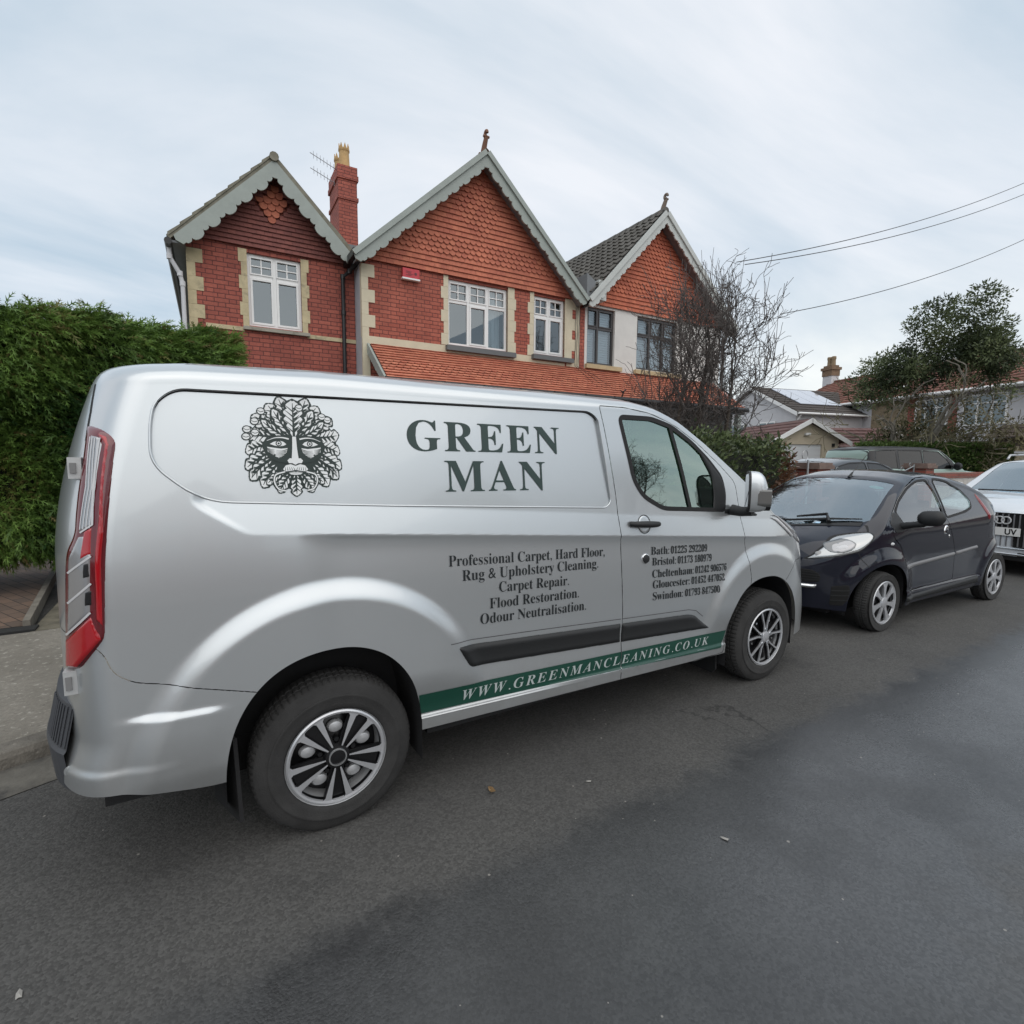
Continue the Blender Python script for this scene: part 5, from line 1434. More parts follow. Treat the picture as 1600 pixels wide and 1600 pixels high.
def build_ground():
    g = np_mesh("ground", np.array([(-300, -300, -.012), (500, -300, -.012), (500, 500, -.012), (-300, 500, -.012)]), np.array([[0, 1, 2, 3]]), False)
    struct(new_obj("ground", g, None, [pm("earth", (.075, .07, .045), .95, var=.4, vscale=.6)]))
    r = np_mesh("road", np.array([(-40, -4.4, 0), (90, -4.4, 0), (90, 9, 0), (-40, 9, 0)]), np.array([[0, 1, 2, 3]]), False)
    struct(new_obj("road", r, None, [asphalt_mat()]))
    # kerb stones: rounded top edge, joints
    kb = MB()
    L0 = []
    P = np.array(KERB_LINE)
    seg = np.linalg.norm(np.diff(P, axis=0), axis=1); s = np.concatenate([[0], np.cumsum(seg)])
    tot = s[-1]; step = .915; n = int(tot / step)
    def at(d):
        return np.array([np.interp(d, s, P[:, 0]), np.interp(d, s, P[:, 1])])
    for i in range(n):
        a, b_ = at(i * step + .006), at((i + 1) * step - .006)
        t = (b_ - a) / np.linalg.norm(b_ - a); nn = np.array([-t[1], t[0]])
        dz = rnd.uniform(-.006, .006); dl = rnd.uniform(-.006, .006)
        prof = [(-.005 + dl, -.01), (.004 + dl, .055 + dz), (.018 + dl, .078 + dz), (.035 + dl, .085 + dz), (.125, .088 + dz), (.125, -.01)]
        k = len(prof)
        vs = [(*(a + nn * u), z) for u, z in prof] + [(*(b_ + nn * u), z) for u, z in prof]
        kb.add(vs, [(j, j + 1, k + j + 1, k + j) for j in range(k - 1)] + [tuple(range(k))[::-1], tuple(k + j for j in range(k))])
    struct(kb.build("kerb", [pm("kerb_stone", (.15, .138, .118), .9, var=.45, vscale=6, bump=.6, bscale=70, dirt=((.33, .31, .27), 14, .6))]))
    # gutter joint: patchy sunken strip of setts beside the kerb
    A = offset_line(KERB_LINE, -.30); B = offset_line(KERB_LINE, .0)
    struct(strip("gutter", A, .004, B, .004, pm("gutter_stone", (.13, .122, .105), .9, var=.5, vscale=3, bump=.5, bscale=40, dirt=((.055, .053, .05), 2.2, .45))))
    A = offset_line(KERB_LINE, .12); 
    Bp = np.array([(x, max(5.6, y + 1.4)) for x, y in KERB_LINE]); Bp[:, 1] = np.where(Bp[:, 0] > 3, 4.86, Bp[:, 1]); Bp[:, 1] = np.where(Bp[:, 0] > 16, A[:, 1] + 1.4, Bp[:, 1])
    struct(strip("pavement", A, .085, Bp, .11, pavement_mat()))
    # ground of the front gardens and drives
    fg = np_mesh("garden_ground", np.array([(-1.25, 5.6, .098), (30, 4.7, .098), (46, 40, .25), (-1.25, 40, .15)]), np.array([[0, 1, 2, 3]]), False)
    struct(new_obj("garden_ground", fg, None, [pm("garden_soil", (.12, .108, .08), .95, var=.5, vscale=7, bump=.5, bscale=20, dirt=((.22, .17, .10), 18, .60))]))
    dv = np_mesh("driveway", np.array([(-14, 5.6, .09), (-1.33, 5.83, .112), (-1.75, 9.6, .13), (-14, 9.6, .13)]), np.array([[0, 1, 2, 3]]), False)
    struct(new_obj("driveway", dv, None, [paver_mat()]))
    dc = MB(); dc.box(-8, -1.22, 5.66, 5.80, .05, .116)
    struct(dc.build("drain_channel", [pm("drain_dark", (.02, .02, .02), .7)]))
    ed = MB(); ed.box(0, .05, 0, 2.4, 0, .11)
    struct(ed.build("driveway_edging", [pm("edging_stone", (.17, .155, .13), .9, var=.35, vscale=8)], loc=(-1.33, 5.82, .05), rot=(0, 0, R(6))))
    nd = np_mesh("neighbour_drive", np.array([(9.3, 5.2, .16), (26, 5.2, .16), (30, 26, .25), (9.3, 26, .25)]), np.array([[0, 1, 2, 3]]), False)
    struct(new_obj("neighbour_drive", nd, None, [pm("drive_concrete", (.22, .21, .20), .9, var=.2, vscale=2)]))
build_ground()
def build_litter():
    m = [pm("dry_leaf", (.20, .125, .055), .8, var=.3, vscale=30), pm("pale_scrap", (.30, .29, .27), .8)]
    spots = ((768, 1237, 0, .028, "small curled brown leaf on the road near the rear wheel of the van"), (30, 1556, 1, .017, "pale smear of grit at the bottom left corner of the road"), (1133, 1312, 1, .016, "tiny pale chip on the tarmac to the right of the van"), (920, 1222, 1, .013, "tiny white chip on the tarmac below the sill of the van"))
    PX = {768: (1.11, 2.003), 30: (-.509, 1.884), 1133: (1.786, 1.244), 920: (1.55, 1.828)}
    for px, py, k, s_, lab in spots:
        b = MB(); n = 9
        pts = [(s_ * (1 + .35 * math.sin(3 * t + px)) * math.cos(t), s_ * .6 * (1 + .3 * math.cos(2 * t)) * math.sin(t)) for t in np.linspace(0, 6.283, n)[:-1]]
        b.add([(0, 0, .006)] + [(x, y, .002 + .012 * (k == 0) * abs(math.sin(i * 1.7))) for i, (x, y) in enumerate(pts)], [(0, i + 1, (i + 1) % (n - 1) + 1) for i in range(n - 1)])
        o = b.build("fallen_leaf" if k == 0 else "stone_chip", [m[k]], loc=(*PX[px], .003), rot=(0, 0, px)); tag(o, lab, "leaf" if k == 0 else "chip")
build_litter()
# ------------------------------------------------------------------ houses
def brick_mat(name, c1, c2, mortar):
    m, N, L, b = nmat(name)
    tc = N.new("ShaderNodeTexCoord"); P = tc.outputs["Object"]
    sp = N.new("ShaderNodeSeparateXYZ"); L.new(P, sp.inputs[0])
    h = mth(N, L, 'ADD', sp.outputs[0], sp.outputs[1])
    zz = mth(N, L, 'DIVIDE', sp.outputs[2], .075)
    row = mth(N, L, 'FLOOR', zz); fz = mth(N, L, 'FRACT', zz)
    par = mth(N, L, 'MULTIPLY', mth(N, L, 'FRACT', mth(N, L, 'MULTIPLY', row, .5)), 1.0)
    hh = mth(N, L, 'ADD', mth(N, L, 'DIVIDE', h, .3375), par)
    ci = mth(N, L, 'FLOOR', hh); fx = mth(N, L, 'MULTIPLY', mth(N, L, 'FRACT', hh), .3375)
    head = mth(N, L, 'GREATER_THAN', fx, .225)
    d1 = mth(N, L, 'MINIMUM', fx, mth(N, L, 'SUBTRACT', .3375, fx))
    d2 = mth(N, L, 'ABSOLUTE', mth(N, L, 'SUBTRACT', fx, .225))
    dx = mth(N, L, 'MINIMUM', d1, d2)
    dz = mth(N, L, 'MULTIPLY', mth(N, L, 'MINIMUM', fz, mth(N, L, 'SUBTRACT', 1.0, fz)), .075)
    wob = mth(N, L, 'MULTIPLY', mth(N, L, 'SUBTRACT', nz(N, L, P, 35, 3, .6), .5), .006)
    dd = mth(N, L, 'ADD', mth(N, L, 'MINIMUM', dx, dz), wob)
    mort = rng_(N, L, dd, .0075, .0035)
    cb = N.new("ShaderNodeCombineXYZ"); L.new(mth(N, L, 'ADD', mth(N, L, 'MULTIPLY', ci, 2.0), head), cb.inputs[0]); L.new(row, cb.inputs[1])
    wn = N.new("ShaderNodeTexWhiteNoise"); wn.noise_dimensions = '2D'; L.new(cb.outputs[0], wn.inputs["Vector"])
    c = mixc(N, L, wn.outputs["Value"], c1, c2)
    big = nz(N, L, P, 1.3, 5, .65); fin = nz(N, L, P, 28, 4, .7)
    sc = N.new("ShaderNodeVectorMath"); sc.operation = 'SCALE'; L.new(c, sc.inputs[0])
    L.new(mth(N, L, 'MULTIPLY', rng_(N, L, big, .25, .75, .82, 1.16), rng_(N, L, fin, .25, .75, .85, 1.15)), sc.inputs[3])
    c = mixc(N, L, mort, sc.outputs[0], mortar)
    L.new(c, b.inputs["Base Color"]); b.inputs["Roughness"].default_value = .82
    bp = N.new("ShaderNodeBump"); bp.inputs["Strength"].default_value = .8; bp.inputs["Distance"].default_value = .008
    L.new(mth(N, L, 'ADD', mth(N, L, 'MULTIPLY', mort, -1.0), mth(N, L, 'MULTIPLY', fin, .25)), bp.inputs["Height"]); L.new(bp.outputs[0], b.inputs["Normal"])
    return m
def tile_mat(name, c1, c2, dirt=(.05, .035, .03), dthr=.66):
    """each tile carries its own shade in a colour attribute"""
    m, N, L, b = nmat(name)
    tc = N.new("ShaderNodeTexCoord"); P = tc.outputs["Object"]
    at = N.new("ShaderNodeAttribute"); at.attribute_name = "tone"
    c = mixc(N, L, at.outputs["Fac"], c1, c2)
    big = nz(N, L, P, 1.1, 6, .7); fin = nz(N, L, P, 18, 5, .7)
    sc = N.new("ShaderNodeVectorMath"); sc.operation = 'SCALE'; L.new(c, sc.inputs[0])
    L.new(mth(N, L, 'MULTIPLY', rng_(N, L, big, .25, .75, .85, 1.14), rng_(N, L, fin, .25, .75, .84, 1.16)), sc.inputs[3])
    c = mixc(N, L, rng_(N, L, nz(N, L, P, 5.5, 7, .75), dthr, dthr + .10, 0, .8), sc.outputs[0], dirt)
    L.new(c, b.inputs["Base Color"]); b.inputs["Roughness"].default_value = .85
    bp = N.new("ShaderNodeBump"); bp.inputs["Strength"].default_value = .4; bp.inputs["Distance"].default_value = .006
    L.new(fin, bp.inputs["Height"]); L.new(bp.outputs[0], b.inputs["Normal"])
    return m
def stone_mat(name, col, var=.16, stain=(.20, .18, .14), thr=.62):
    return pm(name, col, .88, var=var, vscale=4, bump=.35, bscale=50, dirt=(stain, 3.5, thr))
BRICK = brick_mat("red_brick", (.40, .116, .078), (.33, .086, .058), (.13, .042, .036))
BRICKA = brick_mat("older_red_brick", (.37, .104, .074), (.29, .076, .056), (.12, .040, .036))
CREAM = stone_mat("cream_stone", (.62, .56, .42), .08, (.45, .40, .30), .68)
BATH = stone_mat("weathered_bath_stone", (.52, .44, .28), .22, (.27, .24, .17), .55)
RENDER = stone_mat("white_render", (.66, .65, .62), .06, (.50, .49, .45), .66)
GREYR = stone_mat("grey_render", (.42, .43, .46), .10, (.28, .28, .29), .62)
TILER = tile_mat("orange_tile", (.52, .175, .105), (.42, .128, .082), dthr=.70)
TILEA = tile_mat("brown_tile", (.25, .088, .072), (.185, .066, .058), dthr=.74)
TILEP = tile_mat("porch_tile", (.54, .205, .125), (.43, .140, .088), (.035, .028, .025), .645)
TILEC = tile_mat("bright_red_tile", (.52, .158, .088), (.42, .118, .070), dthr=.72)
SLATE = tile_mat("grey_pantile", (.105, .10, .09), (.075, .07, .062), (.14, .14, .10), .60)
SAGE = pm("sage_paint", (.30, .335, .31), .5, var=.10, vscale=5)
SAGEL = pm("pale_grey_paint", (.50, .52, .50), .5, var=.08, vscale=5)
LEAD = pm("lead_grey", (.17, .18, .19), .6, var=.15, vscale=4)
UPVC = pm("white_frame", (.80, .80, .79), .35)
DKFR = pm("dark_frame", (.055, .05, .05), .4)
SILLG = pm("grey_sill_paint", (.12, .13, .135), .5)
GUT = pm("black_gutter", (.012, .012, .013), .4)
WPIPE = pm("white_pipe", (.62, .62, .64), .5)
PANE = glass_mat("window_glass", (.52, .60, .64), .17, .012, (.90, .97, 1.0))
ROOM = pm("room_dark", (.022, .024, .026), .9)
NET = pm("curtain_cloth", (.55, .56, .56), .9)
BLIND = pm("white_blind", (.72, .73, .74), .6)
TERRA = pm("terracotta", (.20, .10, .065), .8, var=.2, vscale=6)
POT = pm("buff_chimney_pot", (.50, .33, .15), .8, var=.22, vscale=6)
AERIAL = pm("aerial_metal", (.30, .30, .31), .4, metal=.8)

def wall_sheet(mb, u0, u1, z0, z1, holes, w, depth, m=0):
    """front face at w with rectangular openings; reveals of the given depth"""
    us = sorted({u0, u1, *[h[0] for h in holes], *[h[1] for h in holes]}); us = [u for u in us if u0 <= u <= u1]
    zs = sorted({z0, z1, *[h[2] for h in holes], *[h[3] for h in holes]}); zs = [z for z in zs if z0 <= z <= z1]
    for a, b in zip(us[:-1], us[1:]):
        for c, d in zip(zs[:-1], zs[1:]):
            mu, mz = (a + b) / 2, (c + d) / 2
            if any(h[0] < mu < h[1] and h[2] < mz < h[3] for h in holes): continue
            mb.add([(a, w, c), (b, w, c), (b, w, d), (a, w, d)], [(0, 1, 2, 3)], m)
    for a, b, c, d in holes:
        mb.add([(a, w, c), (a, w + depth, c), (a, w + depth, d), (a, w, d)], [(0, 1, 2, 3)], m)
        mb.add([(b, w, c), (b, w, d), (b, w + depth, d), (b, w + depth, c)], [(0, 1, 2, 3)], m)
        mb.add([(a, w, d), (a, w + depth, d), (b, w + depth, d), (b, w, d)], [(0, 1, 2, 3)], m)
        mb.add([(a, w, c), (b, w, c), (b, w + depth, c), (a, w + depth, c)], [(0, 1, 2, 3)], m)

def clip_poly(poly, lines):
    """keep the side n.(p)-c <= 0 of each line (nx, nz, c)"""
    for nx, nz_, c in lines:
        out = []
        for i in range(len(poly)):
            p, q = poly[i], poly[(i + 1) % len(poly)]
            dp, dq = nx * p[0] + nz_ * p[1] - c, nx * q[0] + nz_ * q[1] - c
            if dp <= 0: out.append(p)
            if (dp < 0 < dq) or (dq < 0 < dp):
                t = dp / (dp - dq); out.append((p[0] + (q[0] - p[0]) * t, p[1] + (q[1] - p[1]) * t))
        poly = out
        if len(poly) < 3: return []
    return poly
def tile_sheet(name, mat, parent, a0, a1, b0, b1, gauge, tw, kind, to3, lines=(), thick=.016, lift=.030, skip=None):
    """tiles hung in courses: a across, b up the slope; to3(a, b, d) with d outwards.
    Every tile is a small plate leaning out at its foot; kind(row, a, b) -> 'plain' or 'scale'"""
    V = []; Fs = []; tone = []
    nrow = int(math.ceil((b1 - b0) / gauge))
    for r_ in range(nrow):
        zb = b0 + r_ * gauge; zt = zb + gauge * 1.12
        off = (tw / 2 if r_ % 2 else 0)
        n = int((a1 - a0) / tw) + 2
        for c in range(-1, n):
            ua = a0 + off + c * tw; ub = ua + tw - .003
            k = kind(r_, (ua + ub) / 2, zb + gauge / 2)
            if k is None: continue
            if k == 'plain': poly = [(ua, zt), (ua, zb), (ub, zb), (ub, zt)]
            else:
                q = np.linspace(math.pi, 2 * math.pi, 9); cx = (ua + ub) / 2; rr = (ub - ua) / 2
                poly = [(ua, zt)] + [(cx + rr * math.cos(t), zb + rr * .72 + rr * .95 * math.sin(t)) for t in q] + [(ub, zt)]
            poly = clip_poly(poly, [(1, 0, a1), (-1, 0, -a0)] + list(lines))
            if len(poly) < 3: continue
            jit = rnd.uniform(-.0015, .002); tl = rnd.uniform(-.0015, .0015)
            base = len(V); m_ = len(poly)
            dep = lambda b_: lift * (1 - (b_ - zb) / (gauge * 1.12)) + jit
            for a_, b_ in poly: V.append(to3(a_, b_, dep(b_) + thick * .5))
            for a_, b_ in poly: V.append(to3(a_, b_, dep(b_) - thick * .5))
            tn = min(1, max(0, rnd.gauss(.5, .28)))
            Fs.append(tuple(range(base, base + m_))); tone.append(tn)
            for i in range(m_):
                j = (i + 1) % m_
                Fs.append((base + j, base + i, base + m_ + i, base + m_ + j)); tone.append(tn)
    me = bpy.data.meshes.new(name); me.from_pydata(V, [], Fs); me.update()
    at = me.attributes.new("tone", 'FLOAT', 'FACE'); at.data.foreach_set("value", tone)
    return new_obj(name, me, parent, [mat])

def bargeboard(name, mat, parent, apex, foot, w0, w1, depth, lobes, big, small, end_r):
    """scalloped board down one slope; apex, foot in (u,z); board lies between w0 and w1"""
    A, F_ = np.array(apex, float), np.array(foot, float)
    d = F_ - A; Ln = np.linalg.norm(d); d /= Ln
    n = np.array([d[1], -d[0]]);
    if n[1] > 0: n = -n
    pts = []
    s = 0.0; pat = []
    per = Ln / lobes
    for i in range(lobes):
        pat += [(s, s + per * .68, big), (s + per * .68, s + per, small)]; s += per
    low = []
    for a, b, amp in pat:
        for t in np.linspace(0, 1, 9):
            x = a + (b - a) * t
            y = depth + amp * (1 - (2 * t - 1) ** 2) ** .5
            low.append(A + d * x + n * y)
    cosd = abs(d[0]) or 1
    poly = [tuple(A), (A[0], A[1] - (depth + small) / cosd)] + [tuple(p) for p in low if p[0] * (1 if d[0] > 0 else -1) >= A[0] * (1 if d[0] > 0 else -1)]
    # rounded foot
    c = F_ + n * (depth * .62) - d * .02
    for t in np.linspace(0, 1, 9): pass
    poly += [tuple(F_ + n * depth + d * .05), tuple(F_ + n * depth * .4 + d * .09), tuple(F_ + d * .06)]
    mb = MB()
    mb.prism(poly, lambda a, b, w: (a, w, b), w0, w1)
    return mb.build(name, [mat], parent)

def window_unit(parent, u0, u1, z0, z1, w, spec, frame=UPVC, curtain=None, blind=False):
    """spec: dict(cols=[fractions], transom z, bars (nx, nz) in top lights, opener=index)"""
    fr = MB()
    t = .044; d0, d1 = w + .06, w + .125
    fr.box(u0, u0 + t, d0, d1, z0, z1); fr.box(u1 - t, u1, d0, d1, z0, z1)
    fr.box(u0 + t, u1 - t, d0, d1, z1 - t, z1); fr.box(u0 + t, u1 - t, d0, d1, z0, z0 + t)
    cols = [u0 + t] + [u0 + (u1 - u0) * f for f in spec['cols']] + [u1 - t]
    for c in cols[1:-1]: fr.box(c - .026, c + .026, d0 + .002, d1 - .002, z0 + t, z1 - t)
    tz = spec.get('transom')
    if tz:
        for a, b in zip(cols[:-1], cols[1:]):
            fr.box(a + .03 * (a != cols[0]) , b - .03 * (b != cols[-1]), d0 + .004, d1 - .004, tz - .028, tz + .028)
    lights = []
    for i, (a, b) in enumerate(zip(cols[:-1], cols[1:])):
        a2 = a + (.026 if i else 0); b2 = b - (.026 if i < len(cols) - 2 else 0)
        if tz:
            lights.append((a2, b2, tz + .028, z1 - t, True)); lights.append((a2, b2, z0 + t, tz - .028, i in spec.get('opener', ())))
        else: lights.append((a2, b2, z0 + t, z1 - t, False))
    for a, b, c, d, sash in lights:
        if sash:
            s_ = .024 if c > (tz or 0) else .036
            fr.box(a + .001, a + s_, d0 - .012, d1 - .01, c + .001, d - .001); fr.box(b - s_, b - .001, d0 - .012, d1 - .01, c + .001, d - .001)
            fr.box(a + s_, b - s_, d0 - .0118, d1 - .0105, d - s_, d - .001); fr.box(a + s_, b - s_, d0 - .0118, d1 - .0105, c + .001, c + s_)
        if sash and c > (tz or 0) and spec.get('bars'):
            bx, bz = spec['bars']; s_ = .024
            for k in range(1, bx): x = a + s_ + (b - a - 2 * s_) * k / bx; fr.box(x - .010, x + .010, d0 + .004, d0 + .028, c + s_, d - s_)
            for k in range(1, bz): z = c + s_ + (d - c - 2 * s_) * k / bz; fr.box(a + s_, b - s_, d0 + .005, d0 + .027, z - .009, z + .009)
    win = fr.build("window", [frame], parent)
    pb = MB()
    for a, b, c, d, sash in lights: pb.add([(a, d0 + .03, c), (b, d0 + .03, c), (b, d0 + .03, d), (a, d0 + .03, d)], [(0, 1, 2, 3)])
    pb.build("pane", [PANE], win)
    rm = MB(); e = .4
    rm.add([(u0 - e, w + 1.3, z0 - e), (u1 + e, w + 1.3, z0 - e), (u1 + e, w + 1.3, z1 + .2), (u0 - e, w + 1.3, z1 + .2)], [(0, 1, 2, 3)])
    rm.build("room", [ROOM], win)
    if curtain:
        for ca, cb in curtain:
            vs = []; k = 50
            for i in range(k + 1):
                u = ca + (cb - ca) * i / k; dy = .02 * math.sin(i * .9) + .01 * math.sin(i * 2.3)
                vs += [(u, w + .20 + dy, z0 + .03), (u + .02 * math.sin(i), w + .20 + dy, z1 - .05)]
            cbm = MB(); cbm.add(vs, [(2 * i, 2 * i + 2, 2 * i + 3, 2 * i + 1) for i in range(k)]); cbm.build("curtain", [NET], win, smooth=60)
    if blind:
        bm_ = MB()
        for a, b, c, d, sash in lights:
            n = int((d - c) / .055)
            for i in range(n): 
                z = c + .02 + i * .055
                bm_.box(a + .03, b - .03, w + .16, w + .19, z, z + .036, fn=lambda x, y, zz: (x, y, zz + (y - w - .175) * .9))
        bm_.build("blind", [BLIND], win)
    return win
def quoins(mb, u_in, direction, z0, z1, h, wl, ws, w0, w1, start_long=True, m=0):
    z = z1; i = 0 if start_long else 1
    while z > z0 + .01:
        zb = max(z0, z - h); wd = wl if i % 2 == 0 else ws
        a, b = (u_in, u_in + direction * wd)
        mb.box(min(a, b), max(a, b), w0, w1, zb + .003, z, m); z = zb; i += 1
def downpipe(name, mat, parent, pts, r):
    p = MB(); p.tube(pts, r, 10)
    for a in pts[1:-1]:
        p.tube([Vector(a) + Vector((0, 0, -.04)), Vector(a) + Vector((0, 0, .04))], r * 1.25, 10)
    return p.build(name, [mat], parent, smooth=50)

HROT = R(-1.1343)
HO = (0.198, 10.0009, 0)
SL = .945                                  # slope of the gables

def gable_tiles(name, mat, parent, ul, ur, zb, ua, za, w, gauge, kind):
    # inside the two slopes
    s1 = (za - zb) / (ua - ul); s2 = (za - zb) / (ur - ua)
    lines = [(-s1, 1, zb - s1 * ul), (s2, 1, zb + s2 * ur)]
    to3 = lambda a, b, d: (a, w - d, b)
    return tile_sheet(name, mat, parent, ul, ur, zb, za, gauge, .128, kind, to3, lines)
def finial(parent, u, w, z, mat):
    f = MB()
    f.tube([(u, w + .10, z - .05), (u, w + .05, z + .10), (u + .01, w - .02, z + .26)], [.07, .055, .045], 8)
    pts = [(u + .01, w - .02 + .05 * math.sin(t) * 1.0, z + .32 + .055 * math.cos(t)) for t in np.linspace(math.pi, -1.6, 12)]
    f.tube(pts, [.042 - .0015 * i for i in range(12)], 8)
    f.tube([(u - .055, w - .02, z + .27), (u + .075, w - .02, z + .27)], .024, 6)
    f.tube([(u - .10, w + .08, z - .06), (u + .10, w + .08, z - .06)], .06, 8)
    f.build("finial", [mat], parent, smooth=60)
def roof_slab(mb, ue, ze, ua, za, w0, w1, t=.11, m=0):
    """one slope as a slab between front w0 and back w1"""
    d = np.array([ua - ue, za - ze]); d /= np.linalg.norm(d); n = np.array([-d[1], d[0]]);
    if n[1] < 0: n = -n
    P = [(ue, ze), (ua, za), (ua, za + t / abs(n[1])), (ue + n[0] * t, ze + n[1] * t)]
    vs = [(u, w0, z) for u, z in P] + [(u, w1, z) for u, z in P]
    mb.add(vs, [(0, 1, 2, 3), (7, 6, 5, 4), (0, 4, 5, 1), (1, 5, 6, 2), (2, 6, 7, 3), (3, 7, 4, 0)], m)

def build_house_a():
    h = thing("brick_house", "red brick house with brown tiled gable and yellowed stone quoins above the conifer hedge", "house", HO, HROT)
    w = .5; u0, u1 = -.2, 2.545
    W_ = (.70, 1.58, 3.875, 5.115)
    mb = MB(); wall_sheet(mb, u0, u1, 0, 5.30, [W_], w, .14)
    mb.add([(u0, w, 5.30), (u1, w, 5.30), (1.16, w, 6.6)], [(0, 1, 2)])
    mb.build("wall", [BRICKA], h)
    sd = MB(); sd.box(u0 + .001, u0 + .25, w + .004, 9, 0, 5.05); sd.box(u0 + .25, u1, 8.8, 9, 0, 5.3); sd.build("side_wall", [RENDER], h)
    # stone: quoins, window surround, string
    st = MB()
    quoins(st, u0 - .004, 1, 3.68, 5.02, .225, .235, .125, w - .012, w + .10)
    st.build("quoins", [BATH], h); st = MB()
    st.box(u0 + .235, .62, w - .014, w + .05, 3.765, 3.835); st.box(1.66, u1, w - .014, w + .05, 3.765, 3.835)
    st.build("string_course", [BATH], h)
    for ui, dr in ((.70, -1), (1.58, 1)):
        st = MB(); quoins(st, ui, dr, 3.84, 5.16, .225, .135, .095, w - .012, w + .08); st.build("window_surround", [BATH], h)
    sl = MB(); sl.box(.60, 1.70, w - .075, w + .10, 3.79, 3.862, fn=lambda x, y, z: (x, y, z - (.015 if y < w - .05 and z > 3.8 else 0))); sl.build("sill", [stone_mat("grey_stone_sill", (.33, .31, .26), .2, (.15, .14, .11), .55)], h)
    window_unit(h, .70, 1.58, 3.875, 5.115, w, dict(cols=[.5], transom=4.74, bars=(2, 2), opener=(0, 1)))
    # gable
    UA, ZA = 1.16, 6.46
    dm = lambda r_, a, b: 'scale' if (abs(a - 1.16) / .30 + abs(b - 5.98) / .34) < 1 else 'plain'
    gable_tiles("gable_cladding", TILEA, h, -.22, 2.54, 5.20, UA, ZA, w - .02, .078, lambda r_, a, b: None if dm(r_, a, b) == 'scale' else 'plain')
    gable_tiles("tile_diamond", TILER, h, -.22, 2.54, 5.20 + .078 * 6, UA, ZA, w - .032, .105, lambda r_, a, b: 'scale' if (abs(a - 1.16) / .27 + abs(b - 6.0) / .33) < 1 else None)
    # roof
    ap = (1.16, 6.60); fl_ = (-.31, 5.10); fr_ = (2.44, 5.29)
    rf = MB()
    roof_slab(rf, -.40, 5.00, 1.16, 6.60, .17, 8.8, .07); roof_slab(rf, 2.52, 5.22, 1.16, 6.60, .17, 8.8, .07)
    for i in range(9):                             # verge tiles stepping down the slope
        t = i / 9; t2 = (i + 1) / 9
        a_ = np.array([1.16, 6.69]) + (np.array([-.42, 5.06]) - np.array([1.16, 6.69])) * t; b_ = np.array([1.16, 6.69]) + (np.array([-.42, 5.06]) - np.array([1.16, 6.69])) * t2
        rf.prism([(a_[0], a_[1] - .02), (b_[0], b_[1] - .02), (b_[0] - .015, b_[1] + .028), (a_[0], a_[1] + .012)], lambda p, q, d: (p, d, q), .155, 8.8)
    rf.tube([(1.16, .12, 6.635), (1.16, 8.8, 6.635)], .075, 10)
    rf.build("roof", [pm("mossy_roof_tile", (.20, .19, .15), .9, var=.3, vscale=6, dirt=((.12, .12, .07), 5, .55))], h)
    bargeboard("bargeboard", SAGE, h, ap, fl_, .16, .195, .175, 6, .075, .035, .1)
    bargeboard("bargeboard", SAGE, h, ap, fr_, .16, .195, .175, 5, .075, .035, .1)
    sf = MB(); sf.box(-.38, -.20, .20, 8.8, 4.955, 4.99); sf.build("soffit", [LEAD], h)
    g = MB(); 
    g.tube([(-.43, .16, 4.96), (-.43, 8.8, 4.93)], .055, 10); g.build("gutter", [GUT], h, smooth=50)
    downpipe("downpipe", WPIPE, h, [(-.43, .36, 4.93), (-.43, .36, 4.78), (-.30, .42, 4.55), (-.27, .44, 4.40), (-.27, .44, 3.4), (-.27, .44, .1)], .034)
    downpipe("downpipe", GUT, h, [(2.52, .10, 5.22), (2.42, .36, 5.05), (2.31, .43, 4.95), (2.31, .43, 4.3), (2.31, .43, 3.0), (2.31, .43, .1)], .036)
    vg = MB(); vg.box(2.34, 2.62, -.30, .48, 5.14, 5.26); vg.build("valley_hopper", [GUT], h)
    # chimney on the ridge behind
    ch = MB(); c0, c1, d0, d1 = 2.83, 3.26, 3.0, 4.0
    ch.box(c0, c1, d0, d1, 4.5, 7.55); ch.box(c0 - .025, c1 + .025, d0 - .025, d1 + .025, 7.55, 7.63); ch.box(c0 + .002, c1 - .002, d0 + .002, d1 - .002, 7.63, 8.0)
    ch.box(c0 - .03, c1 + .03, d0 - .03, d1 + .03, 8.0, 8.11); ch.box(c0 - .012, c1 + .012, d0 - .012, d1 + .012, 8.11, 8.30)
    co = ch.build("chimney", [BRICKA], h)
    for k, dd in enumerate((d0 + .25, d1 - .25)):
        p = MB(); cu = (c0 + c1) / 2 - .01
        fn = lambda x, y, hh: (cu + x, dd + y, 8.28 + hh)
        p.lathe([(.135, 0), (.125, .10), (.112, .42), (.128, .44), (.128, .48), (.112, .49), (.10, .40), (.09, .1)], 20, 0, fn)
        for q in range(8):
            a0 = 2 * math.pi * q / 8
            p.prism([(-.038, .48), (.038, .48), (0, .60)], lambda a, b, d: (cu + math.cos(a0) * d - math.sin(a0) * a, dd + math.sin(a0) * d + math.cos(a0) * a, 8.28 + b), .100, .118)
        p.build("chimney_pot", [POT], co, smooth=40)
    fls = MB(); fls.box(c0 - .06, c1 + .06, d0 - .05, d1 + .05, 5.5, 6.55); fls.build("flashing", [LEAD], co)
    ar = MB()
    for zz in (8.20, 7.88):
        ar.tube([(c0 - .0, d0 + .1, zz), (c0 - .62, d0 - .12, zz + .10)], .008, 5)
        for i in range(7):
            t = .12 + i / 7 * .88
            x, y, z = c0 - .62 * t, d0 + .1 - .22 * t, zz + .10 * t
            ar.tube([(x, y, z - .08), (x, y, z + .08)], .0045, 4)
    ar.build("aerial", [AERIAL], co)

def facade_tiles(r_, a, b, ua, zband, zdia):
    if zband[0] < b < zband[1]: return 'scale'
    if abs(a - ua) / .52 + abs(b - zdia) / .72 < 1: return 'scale'
    return 'plain'

